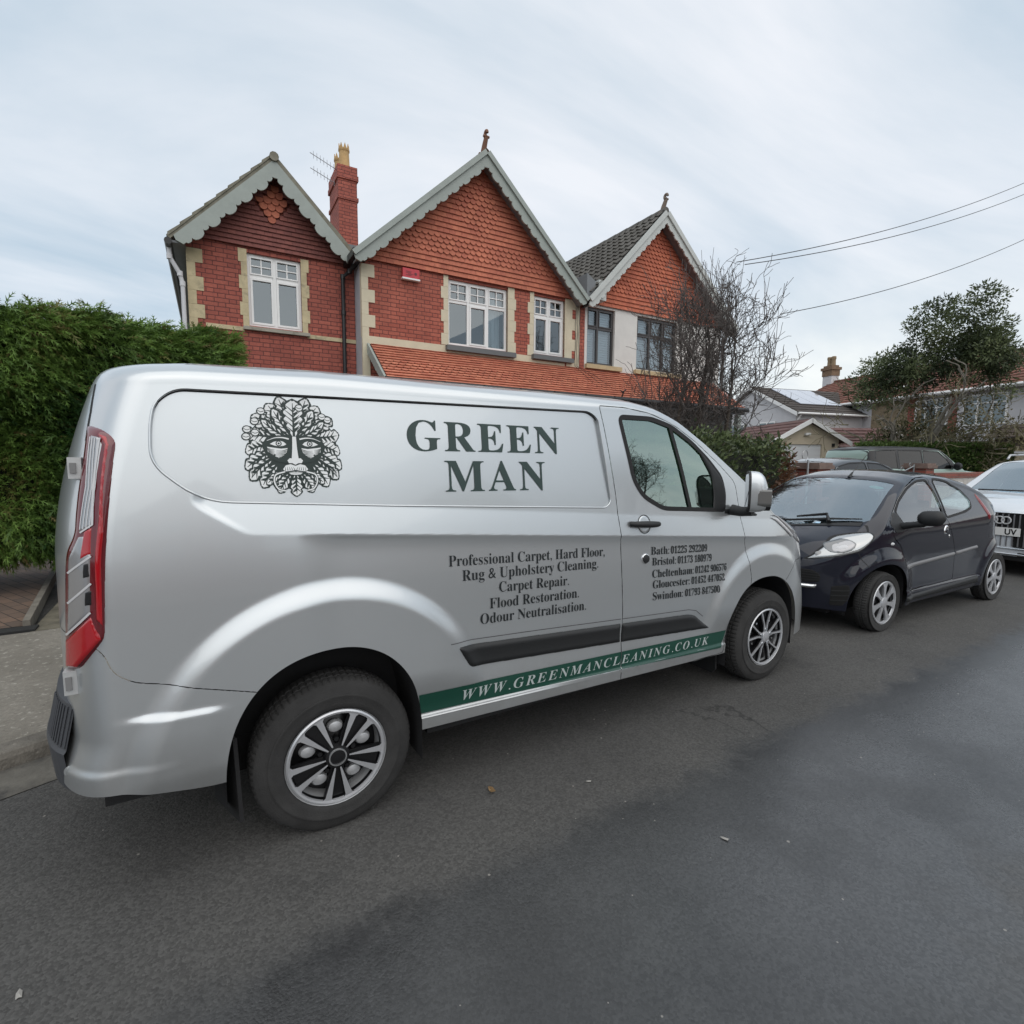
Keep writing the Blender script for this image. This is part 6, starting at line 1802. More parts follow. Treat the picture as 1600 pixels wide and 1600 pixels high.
def build_house_b():
    h = thing("brick_house", "middle red brick house with orange tiled gable, grey bargeboards and a red alarm box", "house", HO, HROT)
    u0, u1 = 2.55, 7.56
    W1 = (4.27, 5.645, 3.865, 5.15); W2 = (6.30, 7.14, 3.90, 5.15)
    mb = MB(); wall_sheet(mb, u0, u1, 0, 5.30, [W1, W2], 0, .14)
    mb.add([(u0, 0, 5.30), (u1, 0, 5.30), (4.97, 0, 7.5)], [(0, 1, 2)])
    mb.build("wall", [BRICK], h)
    sd = MB(); sd.box(u0 - .004, u0 + .2, .004, 9, 0, 5.25); sd.box(u0 + .2, u1, 8.8, 9, 0, 5.3); sd.build("side_wall", [GREYR], h)
    st = MB()
    z = 5.12; i = 0
    quoins(st, u0 - .006, 1, 3.82, 5.12, .226, .245, .125, -.012, .10)
    st.build("quoins", [CREAM], h); st = MB()
    st.box(u0 - .006, 4.26, -.014, .05, 3.69, 3.835); st.box(5.66, 6.29, -.014, .05, 3.69, 3.835); st.box(7.20, 7.555, -.0135, .05, 3.69, 5.2)
    st.box(u0 - .005, u0 + .13, -.013, .05, 0, 3.69)
    st.box(4.26, 5.66, -.013, .05, 3.66, 3.75); st.box(6.29, 7.15, -.013, .05, 3.66, 3.76)
    st.build("string_course", [CREAM], h)
    for ui, dr in ((4.27, -1), (5.645, 1), (6.30, -1), (7.14, 1)):
        st = MB(); quoins(st, ui, dr, 3.835, 5.20, .226, .10 if ui != 5.645 else .16, .155 if ui != 5.645 else .20, -.012, .08); st.build("window_surround", [CREAM], h)
    for a, b in ((4.20, 5.80), (6.245, 7.34)):
        s = MB(); s.box(a, b, -.12, .10, 3.735 if a < 5 else 3.77, 3.835 if a < 5 else 3.865, fn=lambda x, y, z: (x, y, z)); s.build("sill", [SILLG], h)
    window_unit(h, 4.275, 5.64, 3.87, 5.148, 0, dict(cols=[.34, .665], transom=4.735, bars=(2, 2), opener=(1,)), curtain=[(5.22, 5.55)])
    window_unit(h, 6.305, 7.135, 3.905, 5.148, 0, dict(cols=[.5], transom=4.735, bars=(2, 2), opener=(0, 1)))
    gable_tiles("gable_cladding", TILER, h, 2.50, 7.62, 5.20, 4.98, 7.42, -.02, .098, lambda r_, a, b: facade_tiles(r_, a, b, 4.98, (5.64, 6.02), 6.62))
    ap = (4.97, 7.53); fl_ = (2.40, 5.17); fr_ = (7.47, 5.16)
    rf = MB()
    roof_slab(rf, 2.42, 5.20, 4.97, 7.55, -.32, 8.8, .07); roof_slab(rf, 7.52, 5.18, 4.97, 7.55, -.32, 8.8, .07)
    rf.tube([(4.97, -.32, 7.57), (4.97, 8.8, 7.57)], .065, 10)
    rf.build("roof", [pm("old_roof_tile", (.17, .13, .10), .9, var=.3, vscale=6)], h)
    bargeboard("bargeboard", SAGE, h, ap, fl_, -.335, -.30, .15, 11, .055, .028, .1)
    bargeboard("bargeboard", SAGE, h, ap, fr_, -.335, -.30, .15, 11, .055, .028, .1)
    for f_ in (fl_, fr_):                      # moulding along the top of the boards
        cp = MB()
        A_, F2 = np.array(ap), np.array(f_); d = (F2 - A_) / np.linalg.norm(F2 - A_); n = np.array([d[1], -d[0]]); n = n if n[1] > 0 else -n
        cp.prism([tuple(A_ - n * .015), tuple(F2 - n * .015 + d * .06), tuple(F2 + n * .075 + d * .06), tuple(A_ + n * .075)], lambda a, b, w: (a, w, b), -.375, -.336)
        cp.build("verge_capping", [SAGE], h)
    sf = MB()
    for f_ in (fl_, fr_):
        A_, F2 = np.array(ap), np.array(f_); d = (F2 - A_) / np.linalg.norm(F2 - A_)
        sf.prism([tuple(A_ - np.array([0, .07])), tuple(F2 - np.array([0, .07])), tuple(F2 - np.array([0, .10])), tuple(A_ - np.array([0, .10]))], lambda a, b, w: (a, w, b), -.298, -.004)
    sf.build("soffit", [LEAD], h)
    finial(h, 4.97, -.26, 7.60, TERRA)
    al = MB(); al.prism([(-.165, -.09), (.165, -.09), (.165, .09), (-.165, .09)], lambda a, b, w: (3.475 + a, w, 5.07 + b), -.085, -.012)
    bx = al.build("alarm_box", [pm("alarm_red", (.50, .030, .045), .4)], h)
    a2 = MB(); a2.box(3.30, 3.65, -.10, -.01, 4.955, 4.985); a2.build("alarm_base", [UPVC], bx)
    a3 = MB()
    for k, (a, b, c) in enumerate(((-.10, .03, .045), (-.105, .02, .03), (-.06, -.02, .075), (-.10, .02, -.02))):
        zz = 5.07 + (.035, .012, -.012, -.034)[k]
        for q in range(5): a3.box(3.475 + a + q * .022, 3.475 + a + q * .022 + .015, -.0885, -.0865, zz - .006, zz + .006)
    a3.lathe([(.028, -.0865), (.028, -.0885), (0, -.0885)], 14, 0, lambda x, y, hh: (3.475 + .09 + x, hh, 5.075 + y))
    a3.build("alarm_badge", [pm("alarm_print", (.12, .02, .03), .5)], bx)
    lb = MB(); lb.box(7.56, 7.80, -.26, .4, 5.18, 5.62, fn=lambda x, y, z: (x, y, z + (.14 if x < 7.6 and z > 5.4 else 0))); lb.build("valley_box", [LEAD], h)
    # cables hanging down the party wall
    cb = MB()
    for k in range(3):
        pts = [(7.43 + .045 * k + .010 * math.sin(j * 1.3 + k * 2), -.03 - .004 * k, 5.12 - j * .14) for j in range(11)]
        pts += [(7.50 + .16 * k, -.30, 3.50), (7.56 + .22 * k, -.75, 3.14)]
        cb.tube(pts, .0055, 4)
    cb.build("cable", [GUT], h)
    # lean-to tile canopy shared along the front
    return h

def build_canopy():
    h = thing("porch_canopy", "orange tiled lean-to canopy with black gutter along the fronts of both gabled houses", "canopy", HO, HROT)
    za, zb, wb = 3.67, 2.93, -1.02
    Ln = math.hypot(za - zb, wb); du = np.array([0, -wb / Ln, (za - zb) / Ln]); nn = np.array([0, -(za - zb) / Ln, -wb / Ln])
    def to3(a, b, d):
        p = np.array([a, wb - .0, zb]) + du * b + nn * d
        return tuple(p)
    tile_sheet("canopy_tiles", TILEP, h, 2.70, 12.25, .0, Ln - .01, .104, .135, lambda r_, a, b: 'scale' if 3 <= r_ <= 6 else 'plain', to3, (), .016, .028)
    dk = MB(); dk.add([to3(2.66, -.02, -.03), to3(12.3, -.02, -.03), to3(12.3, Ln, -.03), to3(2.66, Ln, -.03)], [(0, 1, 2, 3)]); dk.add([to3(2.66, -.02, -.06), to3(12.3, -.02, -.06), to3(12.3, Ln, -.06), to3(2.66, Ln, -.06)], [(3, 2, 1, 0)])
    dk.build("deck", [LEAD], h)
    g = MB(); g.tube([(2.64, wb - .06, zb - .03), (12.3, wb - .06, zb - .05)], .058, 10); g.box(2.70, 12.28, wb + .0, wb + .03, zb - .17, zb - .02)
    for k in range(12): g.box(2.9 + k * .8, 2.93 + k * .8, wb - .11, wb, zb - .06, zb + .012)
    g.build("gutter", [GUT], h, smooth=50)
    b = MB()
    pts = [(za + .04, .0), (zb + .02, wb - .06), (zb - .12, wb - .06)]
    lo = []
    for t in np.linspace(0, 1, 30):
        z = zb - .12 + (za - .14 - zb + .12) * t; w = (wb - .02) * (1 - t)
        lo.append((z - (.022 if int(t * 29) % 2 else 0), w))
    poly = [(q, p) for p, q in pts] + [(q, p) for p, q in lo] + [(0, za - .12)]
    b.prism(poly, lambda a, c, d: (d, a, c), 2.625, 2.665); b.build("bargeboard", [SAGE], h)
    for u in (2.9, 12.05):
        po = MB(); po.box(u, u + .12, wb + .02, wb + .14, .08, zb - .17); po.build("post", [SAGE], h)
    pw = MB()
    for k in range(17): pw.box(9.2, 12.0, wb + .16 + (.012 if k % 2 else 0), -.05, .10 + k * .158, .10 + k * .158 + .15)
    pw.build("porch_boards", [pm("dark_boarding", (.045, .050, .048), .7, var=.3, vscale=5)], h)
    br = MB(); br.tube([(7.95, wb - .04, zb - .02), (7.97, wb - .10, zb + .14), (8.02, wb - .10, zb + .17)], .016, 5); br.tube([(7.97, wb - .09, zb + .10), (7.88, wb - .09, zb + .15)], .014, 5); br.build("cable_hook", [GUT], h)

def build_house_c():
    h = thing("rendered_house", "white rendered house with bright red tiled gable and dark framed windows behind the bare tree", "house", HO, HROT)
    u0, u1 = 7.56, 12.45
    W1 = (7.79, 8.63, 3.83, 5.14); W2 = (9.35, 10.76, 3.84, 5.14)
    mb = MB(); wall_sheet(mb, u0, u1, 0, 5.30, [W1, W2], 0, .14)
    mb.add([(u0, 0, 5.30), (u1, 0, 5.30), (9.9, 0, 7.5)], [(0, 1, 2)])
    mb.build("wall", [RENDER], h)
    sd = MB(); sd.box(u1 - .2, u1 + .004, .004, 9, 0, 5.25); sd.box(u0, u1 - .2, 8.8, 9, 0, 5.3); sd.build("side_wall", [RENDER], h)
    pr = MB()
    for zz in (3.86, 4.32, 4.78): pr.box(7.345, 7.435, -.018, .02, zz, zz + .20)
    pr.box(7.57, 7.70, -.02, .02, 3.65, 5.2)
    pr.build("party_strip", [BRICK, CREAM], h)
    for a, b in ((7.73, 8.82), (9.27, 10.88)):
        s = MB(); s.box(a, b, -.09, .10, 3.71, 3.81); s.build("sill", [stone_mat("buff_sill", (.50, .40, .24), .15, (.3, .25, .17), .6)], h)
    window_unit(h, 7.795, 8.625, 3.835, 5.138, 0, dict(cols=[.42], transom=4.68), DKFR, blind=True)
    window_unit(h, 9.355, 10.755, 3.845, 5.138, 0, dict(cols=[.34, .67], transom=4.68), DKFR, blind=True)
    gable_tiles("gable_cladding", TILEC, h, 7.58, 12.5, 5.19, 9.92, 7.40, -.02, .098, lambda r_, a, b: facade_tiles(r_, a, b, 9.9, (5.62, 6.00), 6.62))
    ap = (9.9, 7.53); fl_ = (7.62, 5.14); fr_ = (12.68, 5.12)
    bargeboard("bargeboard", SAGEL, h, ap, fl_, -.335, -.30, .13, 15, .045, .022, .1)
    bargeboard("bargeboard", SAGEL, h, ap, fr_, -.335, -.30, .13, 15, .045, .022, .1)
    for f_ in (fl_, fr_):
        cp = MB()
        A_, F2 = np.array(ap), np.array(f_); d = (F2 - A_) / np.linalg.norm(F2 - A_); n = np.array([d[1], -d[0]]); n = n if n[1] > 0 else -n
        cp.prism([tuple(A_ - n * .02), tuple(F2 - n * .02), tuple(F2 + n * .09), tuple(A_ + n * .09)], lambda a, b, w: (a, w, b), -.375, -.336)
        cp.build("verge_capping", [SAGEL], h)
    sf = MB()
    for f_ in (fl_, fr_):
        A_, F2 = np.array(ap), np.array(f_)
        sf.prism([tuple(A_ - np.array([0, .07])), tuple(F2 - np.array([0, .07])), tuple(F2 - np.array([0, .10])), tuple(A_ - np.array([0, .10]))], lambda a, b, w: (a, w, b), -.298, -.004)
    sf.build("soffit", [LEAD], h)
    # pantiled slope facing left: rolls and courses are real
    def slope(ue, ze, name):
        ua, za = 9.9, 7.58
        Ln = math.hypot(ua - ue, za - ze); d = np.array([(ua - ue) / Ln, (za - ze) / Ln]); n = np.array([-d[1], d[0]]); n = n if n[1] > 0 else -n
        nc = int(Ln / .27); ww = np.arange(-.31, 8.8, .022)
        V = []; Q = []; tone = []
        k = len(ww)
        prof = .032 * np.maximum(np.cos(2 * np.pi * ww / .22), -.25)
        for c in range(nc + 1):
            s0 = c * Ln / (nc + 1); s1 = (c + 1) * Ln / (nc + 1) + .01
            for s_, lf in ((s0, .045), (s1, .008), (s0, .02)):
                for w_, p in zip(ww, prof):
                    uu = np.array([ue, ze]) + d * s_ + n * (lf + .05 + p * (0.9 if lf != .02 else .9))
                    V.append((uu[0], w_, uu[1]))
            b_ = c * 3 * k
            for i in range(k - 1):
                Q.append((b_ + i, b_ + i + 1, b_ + k + i + 1, b_ + k + i)); Q.append((b_ + 2 * k + i, b_ + 2 * k + i + 1, b_ + i + 1, b_ + i))
                tn = ((int(ww[i] / .22) * 7 + c * 13) % 10) / 10; tone += [tn, tn]
        me = np_mesh(name, np.array(V), np.array(Q), True, 40)
        at = me.attributes.new("tone", 'FLOAT', 'FACE'); at.data.foreach_set("value", tone)
        return me
    new_obj("roof", slope(7.70, 5.30, "roof"), h, [SLATE]); new_obj("roof", slope(12.6, 5.18, "roof"), h, [SLATE])
    rg = MB()
    for i in range(20):
        rg.tube([(9.9, -.32 + i * .45, 7.625), (9.9, -.32 + i * .45 + .44, 7.615)], .085, 8)
    rg.build("ridge_tiles", [pm("ridge_grey", (.11, .105, .095), .9, var=.3, vscale=8)], h)
    vb = MB(); vb.box(7.87, 8.10, -.29, .5, 5.22, 5.66); vb.build("valley_box", [SAGEL], h)
    finial(h, 9.9, -.26, 7.64, pm("grey_terracotta", (.20, .16, .13), .85))
    downpipe("downpipe", GUT, h, [(12.60, -.25, 5.12), (12.52, -.06, 4.9), (12.52, -.06, 3.9), (12.52, -.06, .2)], .036)
build_house_a(); build_house_b(); build_house_c(); build_canopy()
# ------------------------------------------------------------------ planting
def leaf_mat(name, c1, c2, c3=None, rough=.6):
    m, N, L, b = nmat(name)
    at = N.new("ShaderNodeAttribute"); at.attribute_name = "tone"
    r = N.new("ShaderNodeValToRGB"); e = r.color_ramp.elements
    e[0].color = (*c1, 1); e[1].color = (*c2, 1); e[1].position = .78
    if c3: q = e.new(.93); q.color = (*c3, 1)
    L.new(at.outputs["Fac"], r.inputs[0]); L.new(r.outputs[0], b.inputs["Base Color"])
    b.inputs["Roughness"].default_value = rough; b.inputs["Specular IOR Level"].default_value = .3
    out = N["Material Output"]
    tr = N.new("ShaderNodeBsdfTranslucent"); L.new(r.outputs[0], tr.inputs[0])
    mx = N.new("ShaderNodeMixShader"); mx.inputs[0].default_value = .25
    L.new(b.outputs[0], mx.inputs[1]); L.new(tr.outputs[0], mx.inputs[2]); L.new(mx.outputs[0], out.inputs[0])
    return m
BARK = pm("bark", (.085, .068, .055), .9, var=.35, vscale=12, bump=.6, bscale=30)
TWIG = pm("twig_bark", (.088, .076, .070), .85, var=.3, vscale=4)
PBARK = pm("pale_bark", (.17, .155, .13), .9, var=.3, vscale=6, bump=.4, bscale=20)
def frames(D, rg):
    D = D / (np.linalg.norm(D, axis=1, keepdims=True) + 1e-9)
    A = rg.normal(size=D.shape); A = A - D * (A * D).sum(1, keepdims=True); A /= np.linalg.norm(A, axis=1, keepdims=True) + 1e-9
    return D, A, np.cross(D, A)
def scatter(name, Pos, Dir, Len, Wid, shape, mat, parent, tone, rg, droop=0.0):
    """copies a flat leaf or frond outline: shape = (verts (k,2): along, across; faces)"""
    sv, sf = shape; sv = np.array(sv, float); k = len(sv); n = len(Pos)
    D, A, B = frames(Dir, rg)
    V = Pos[:, None, :] + D[:, None, :] * (sv[None, :, 0:1] * Len[:, None, None]) + A[:, None, :] * (sv[None, :, 1:2] * Wid[:, None, None])
    V[:, :, 2] -= droop * (sv[None, :, 0] ** 2) * Len[:, None]
    V = V.reshape(-1, 3)
    Fs = [np.array([f], int) for f in sf]
    groups = {}
    for f in sf: groups.setdefault(len(f), []).append(f)
    arrs = []; tn = []
    for m_, fl in groups.items():
        fa = np.array(fl)
        a = (np.arange(n)[:, None, None] * k + fa[None]).reshape(-1, m_)
        arrs.append(a); tn.append(np.repeat(tone, len(fl)))
    me = np_mesh(name, V, arrs, False)
    at = me.attributes.new("tone", 'FLOAT', 'FACE'); at.data.foreach_set("value", np.concatenate(tn).astype(np.float32))
    return new_obj(name, me, parent, [mat])
LEAF = ([(0, 0), (.35, .5), (1, 0), (.35, -.5)], [(0, 1, 2, 3)])
FROND = ([(0, .04), (0, -.04), (.55, .05), (.55, -.05), (1, 0), (.10, .0), (.38, .42), (.22, .0), (.10, 0), (.38, -.42), (.35, .0), (.66, .36), (.48, 0), (.35, 0), (.66, -.36), (.60, 0), (.86, .20), (.72, 0), (.86, -.20)],
         [(0, 1, 3, 2), (2, 3, 4), (5, 7, 6), (8, 9, 7), (10, 12, 11), (13, 14, 12), (15, 17, 16), (15, 18, 17)])
def clump_tone(P, rg, scale=.35, amp=.5):
    """patches of lighter and darker growth"""
    f = np.zeros(len(P))
    for i in range(7):
        k = rg.normal(size=3) / scale; f += np.sin(P @ k + rg.uniform(0, 6.28))
    return np.clip(.42 + amp * f / 4.5 + rg.normal(0, .16, len(P)), 0, .99)
def build_conifer_hedge():
    rg = np.random.default_rng(3)
    root = thing("conifer_hedge", "tall clipped dark green conifer hedge along the block paved drive", "hedge", (0, 0, 0))
    x0, x1, y0, y1, zb, zt = -7.0, .46, 7.02, 8.6, .45, 3.06
    core = MB()
    nx, nz_ = 60, 24
    def bump(x, z): return .07 * math.sin(x * 3.1 + z * 1.3) + .05 * math.sin(x * 7.3 - z * 4.1) + .03 * math.sin(z * 9 + x * 2)
    ztop = lambda x: zt - .10 * sstep(-1.2, .6, x) + .03 * math.sin(x * 5) + .02 * math.sin(x * 13)
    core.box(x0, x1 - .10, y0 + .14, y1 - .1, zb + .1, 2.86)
    core.build("stems", [pm("hedge_inside", (.010, .014, .008), 1.0)], root)  # one solid block, its near-black colour stands in for the hedge's dim inside
    P = []; D = []
    n = 38000
    # front face
    x = rg.uniform(-2.6, x1, n); u = rg.uniform(0, 1, n); z = zb + (np.array([float(ztop(a)) for a in x]) - zb) * u
    y = y0 + np.array([bump(a, b) for a, b in zip(x, z)]) + rg.uniform(-.02, .22, n) + .10 * sstep(.93, 1.0, u) + .25 * sstep(.06, .0, u)
    P.append(np.stack([x, y, z], 1)); sw = np.sin(x * 1.7 + z * .8)
    D.append(np.stack([.62 + .25 * sw + rg.normal(0, .32, n), -.60 + rg.normal(0, .25, n), .10 - .35 * (u < .25) + .25 * (u > .9) + .35 * np.sin(z * 2.2 + x) + rg.normal(0, .30, n)], 1))
    m = 5000; x = rg.uniform(-2.8, x1, m); y = rg.uniform(y0, y1, m); z = np.array([float(ztop(a)) for a in x]) + rg.uniform(-.12, .03, m)
    P.append(np.stack([x, y, z], 1)); D.append(np.stack([.5 + rg.normal(0, .4, m), rg.normal(-.1, .4, m), .35 + rg.normal(0, .3, m)], 1))
    m = 5000; y = rg.uniform(y0, y1, m); u = rg.uniform(0, 1, m); z = zb + (2.92 - zb) * u; x = x1 + rg.uniform(-.16, .03, m) - .02 * u + .03 * np.sin(z * 5)
    P.append(np.stack([x, y, z], 1)); D.append(np.stack([.75 + rg.normal(0, .25, m), -.35 + rg.normal(0, .35, m), .25 + rg.normal(0, .35, m)], 1))
    m = 2500; x = rg.uniform(x0, -2.6, m); z = rg.uniform(zb, zt, m); y = y0 + rg.uniform(0, .2, m); P.append(np.stack([x, y, z], 1)); D.append(np.stack([.6 + rg.normal(0, .3, m), -.6 + rg.normal(0, .3, m), .1 + rg.normal(0, .3, m)], 1))
    P = np.concatenate(P); D = np.concatenate(D); n = len(P)
    tone = clump_tone(P, rg, .30, .55)
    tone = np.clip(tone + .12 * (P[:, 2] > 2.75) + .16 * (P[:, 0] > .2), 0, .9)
    brown = rg.uniform(0, 1, n) < .025; tone[brown] = .97
    L_ = rg.uniform(.085, .20, n); L_[-2500:] *= 2
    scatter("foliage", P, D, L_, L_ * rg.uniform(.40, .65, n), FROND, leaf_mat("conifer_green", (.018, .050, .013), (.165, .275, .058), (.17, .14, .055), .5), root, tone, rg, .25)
def branch_tree(mb, base, dirv, ln, r, depth, rg, spread, up, tips=None, minr=.004, nseg=4, kids=(3, 5), shrink=.70, curve=.18):
    pts = [Vector(base)]; d = Vector(dirv).normalized(); rad = [r]
    for i in range(nseg):
        d = (d + Vector((rg.gauss(0, curve), rg.gauss(0, curve), rg.gauss(0, curve) + up * .12))).normalized()
        pts.append(pts[-1] + d * ln / nseg); rad.append(max(minr, r * (1 - .62 * (i + 1) / nseg)))
    mb.tube(pts, rad, 7 if r > .04 else (5 if r > .012 else 3), caps=False)
    if tips is not None and depth <= 1: tips.append((pts[-1], d)); 
    if depth <= 0: return
    nk = rg.randint(*kids)
    for k in range(nk):
        t = rg.uniform(.28, 1.0) if k else 1.0
        i = min(nseg - 1, int(t * nseg)); f = t * nseg - i
        p = pts[i].lerp(pts[i + 1], min(1, f)); rr = rad[i] + (rad[i + 1] - rad[i]) * min(1, f)
        a = Vector((rg.gauss(0, 1), rg.gauss(0, 1), rg.gauss(0, 1))).normalized()
        nd = (d + a * spread + Vector((0, 0, up * .35))).normalized()
        branch_tree(mb, p, nd, ln * shrink * rg.uniform(.75, 1.15), max(minr, rr * .66), depth - 1, rg, spread, up, tips, minr, max(3, nseg - (depth < 2)), kids, shrink, curve)
def build_bare_tree():
    rg = random.Random(21)
    root = thing("bare_tree", "leafless twiggy tree in front of the white rendered house", "tree", (7.95, 6.55, .1))
    tr = MB(); tw = MB()
    stems = [((0, 0, 0), (.06, .0, 1), 3.5, .105), ((-.30, .10, 0), (-.06, .05, 1), 3.0, .08), ((.18, -.1, .1), (.20, -.12, 1), 2.9, .065)]
    def bough(p, d, ln, r):
        """an arching bough that lifts at its end, with side twigs all along"""
        pts = [Vector(p)]; dd = Vector(d).normalized(); rad = [r]; n = 8
        for i in range(n):
            dd = (dd + Vector((rg.gauss(0, .13), rg.gauss(0, .13), rg.gauss(0, .08) + .10))).normalized()
            pts.append(pts[-1] + dd * ln / n); rad.append(max(.0055, r * (1 - .10 * (i + 1))))
        tw.tube(pts, rad, 5, caps=False)
        for i in range(2, n + 1):
            for k in range(rg.randint(1, 2)):
                a = Vector((rg.gauss(0, 1), rg.gauss(0, 1), rg.gauss(.35, .8))).normalized()
                nd = (dd * .6 + a * .8).normalized()
                branch_tree(tw, pts[i], nd, rg.uniform(.30, .62), max(.007, rad[i] * .6), 2, rg, .75, .35, None, .0042, 4, (2, 3), .66, .24)
        # straight young shoots from the end
        for k in range(5):
            q = pts[-1 - k % 4]; e = q + Vector((rg.gauss(0, .10) + dd.x * .12, rg.gauss(0, .10), rg.uniform(.40, .95)))
            tw.tube([q, q.lerp(e, .5) + Vector((rg.gauss(0, .02), rg.gauss(0, .02), 0)), e], [.0065, .005, .0035], 3, caps=False)
    for si, (b, d, ln, r) in enumerate(stems):
        pts = [Vector(b)]; dd = Vector(d).normalized(); rad = [r]
        for i in range(12):
            dd = (dd + Vector((rg.gauss(0, .05), rg.gauss(0, .05), .06))).normalized(); pts.append(pts[-1] + dd * ln / 12); rad.append(r * (1 - .062 * (i + 1)))
        tr.tube(pts, rad, 9, caps=False)
        nb = (15, 12, 8)[si]
        for k in range(nb):
            t = .36 + .64 * (k + .5) / nb; i = min(11, int(t * 12)); p = pts[i].lerp(pts[i + 1], t * 12 - i)
            an = k * 2.4 + rg.uniform(-.4, .4)
            lift = .30 + 1.1 * (t - .3) + rg.uniform(-.15, .2)
            bough(p, (math.cos(an), math.sin(an), lift), rg.uniform(1.05, 1.5) * (1.12 - .50 * (t - .3)), max(.016, rad[i] * .42))
        bough(pts[-1], dd, 1.1, rad[-1] * .8); bough(pts[-1], dd + Vector((.4, .1, 0)), 1.0, rad[-1] * .7); bough(pts[-1], dd + Vector((-.4, -.1, 0)), 1.0, rad[-1] * .7)
    tr.build("trunk", [BARK], root, smooth=70)
    tw.build("crown", [TWIG], root, smooth=70)
def leafy(name, root, blobs, n, size, mat, rg, upbias=.2, shell=.55, asp=.5, flat=None):
    P = []; D = []
    w = np.array([b[3] * b[4] * b[5] for b in blobs]) ** .75; w = w / w.sum()
    for (cx, cy, cz, rx, ry, rz), m in zip(blobs, (w * n).astype(int)):
        v = rg.normal(size=(m, 3)); v /= np.linalg.norm(v, axis=1, keepdims=True)
        rr = rg.uniform(shell, 1.05, m) ** .8
        P.append(np.array([cx, cy, cz]) + v * rr[:, None] * np.array([rx, ry, rz])); D.append(v + rg.normal(0, .6, (m, 3)) + np.array([0, 0, upbias]))
    P = np.concatenate(P); D = np.concatenate(D)
    tone = clump_tone(P, rg, .4, .6)
    L_ = rg.uniform(.6, 1.25, len(P)) * size
    return scatter(name, P, D, L_, L_ * asp, LEAF, mat, root, tone, rg)
def build_evergreen():
    rg = np.random.default_rng(8); r2 = random.Random(9)
    bx, by = 23.2, 8.7
    root = thing("evergreen_tree", "big dark leafed evergreen tree with pale trunks in front of the terrace", "tree", (bx, by, .2))
    tr = MB(); tips = []
    for d, ln in (((.08, -.2, 1), 3.0), ((-.30, .45, 1), 2.7), ((.2, -.6, .95), 2.8), ((-.1, .1, 1), 3.1)):
        branch_tree(tr, (0, 0, 0), d, ln, .19, 3, r2, .55, .3, tips, .02, 5, (2, 3), .55, .14)
    tr.build("trunk", [PBARK], root, smooth=70)
    # crown laid out across the view: the tree spreads along (.43,-.90)
    ax = np.array([.35, -.94]) * .66; bp = np.array([.94, .35])
    blobs = []
    spec = [(-3.6, 0, 4.0, .9), (-3.2, .1, 5.0, .9), (-2.9, 0, 4.1, .9), (-2.6, .3, 4.5, 1.0), (-2.0, -.3, 5.3, 1.05), (-1.0, .3, 5.7, 1.2), (-.5, 0, 7.0, .75), (-.7, -.2, 7.55, .5), (.2, .2, 5.6, 1.35), (1.3, 0, 6.3, 1.3), (.9, -.3, 7.0, 1.0), (2.3, .2, 6.5, 1.2), (2.0, 0, 7.5, .8), (3.2, -.2, 5.8, 1.2), (3.6, .2, 4.9, 1.0), (2.3, .1, 5.0, 1.1), (-.3, 0, 4.5, 1.0), (1.0, .1, 4.6, 1.0), (-1.6, 0, 4.5, .8), (3.0, .1, 4.0, .7)]
    for a, b, z, r in spec:
        q = ax * (a * .88 + .1) + bp * b * 2; z = 4.85 + (z - 5.0) * .80; r *= .90
        for k in range(4):
            o = rg.normal(0, r * .42, 3); blobs.append((q[0] + o[0] * .8, q[1] + o[1] * .8, z + o[2] * .7, r * .62, r * .62, r * .5))
    leafy("crown", root, blobs, 27000, .125, leaf_mat("holm_green", (.032, .046, .022), (.13, .16, .072), (.18, .20, .10), .45), rg, .1, .35, .42)
    # tangle of bare twigs under the crown
    tw = MB()
    for k in range(46):
        a = r2.uniform(-3.2, 3.9); z = r2.uniform(.6, 3.6); q = ax * a
        branch_tree(tw, (q[0] + r2.gauss(0, .5), q[1] + r2.gauss(0, .5), z), (r2.gauss(0, 1), r2.gauss(0, 1), r2.uniform(-.1, .8)), r2.uniform(.7, 1.3), .03, 2, r2, .8, .1, None, .010, 4, (3, 5), .7, .28)
    tw.build("lower_twigs", [pm("olive_twig", (.16, .145, .09), .9, var=.3, vscale=3)], root)
    blobs = [(ax[0] * a, ax[1] * a, z, .9, .9, .8) for a, z in ((-1.2, 2.6), (.1, 2.8), (1.3, 2.6), (2.4, 2.7), (3.4, 2.2), (2.6, 1.6), (1.9, 3.6), (-.3, 3.5))]
    leafy("dead_leaves", root, blobs, 2600, .13, leaf_mat("olive_leaf", (.055, .052, .028), (.15, .135, .07), None, .8), rg, 0, .1, .4)
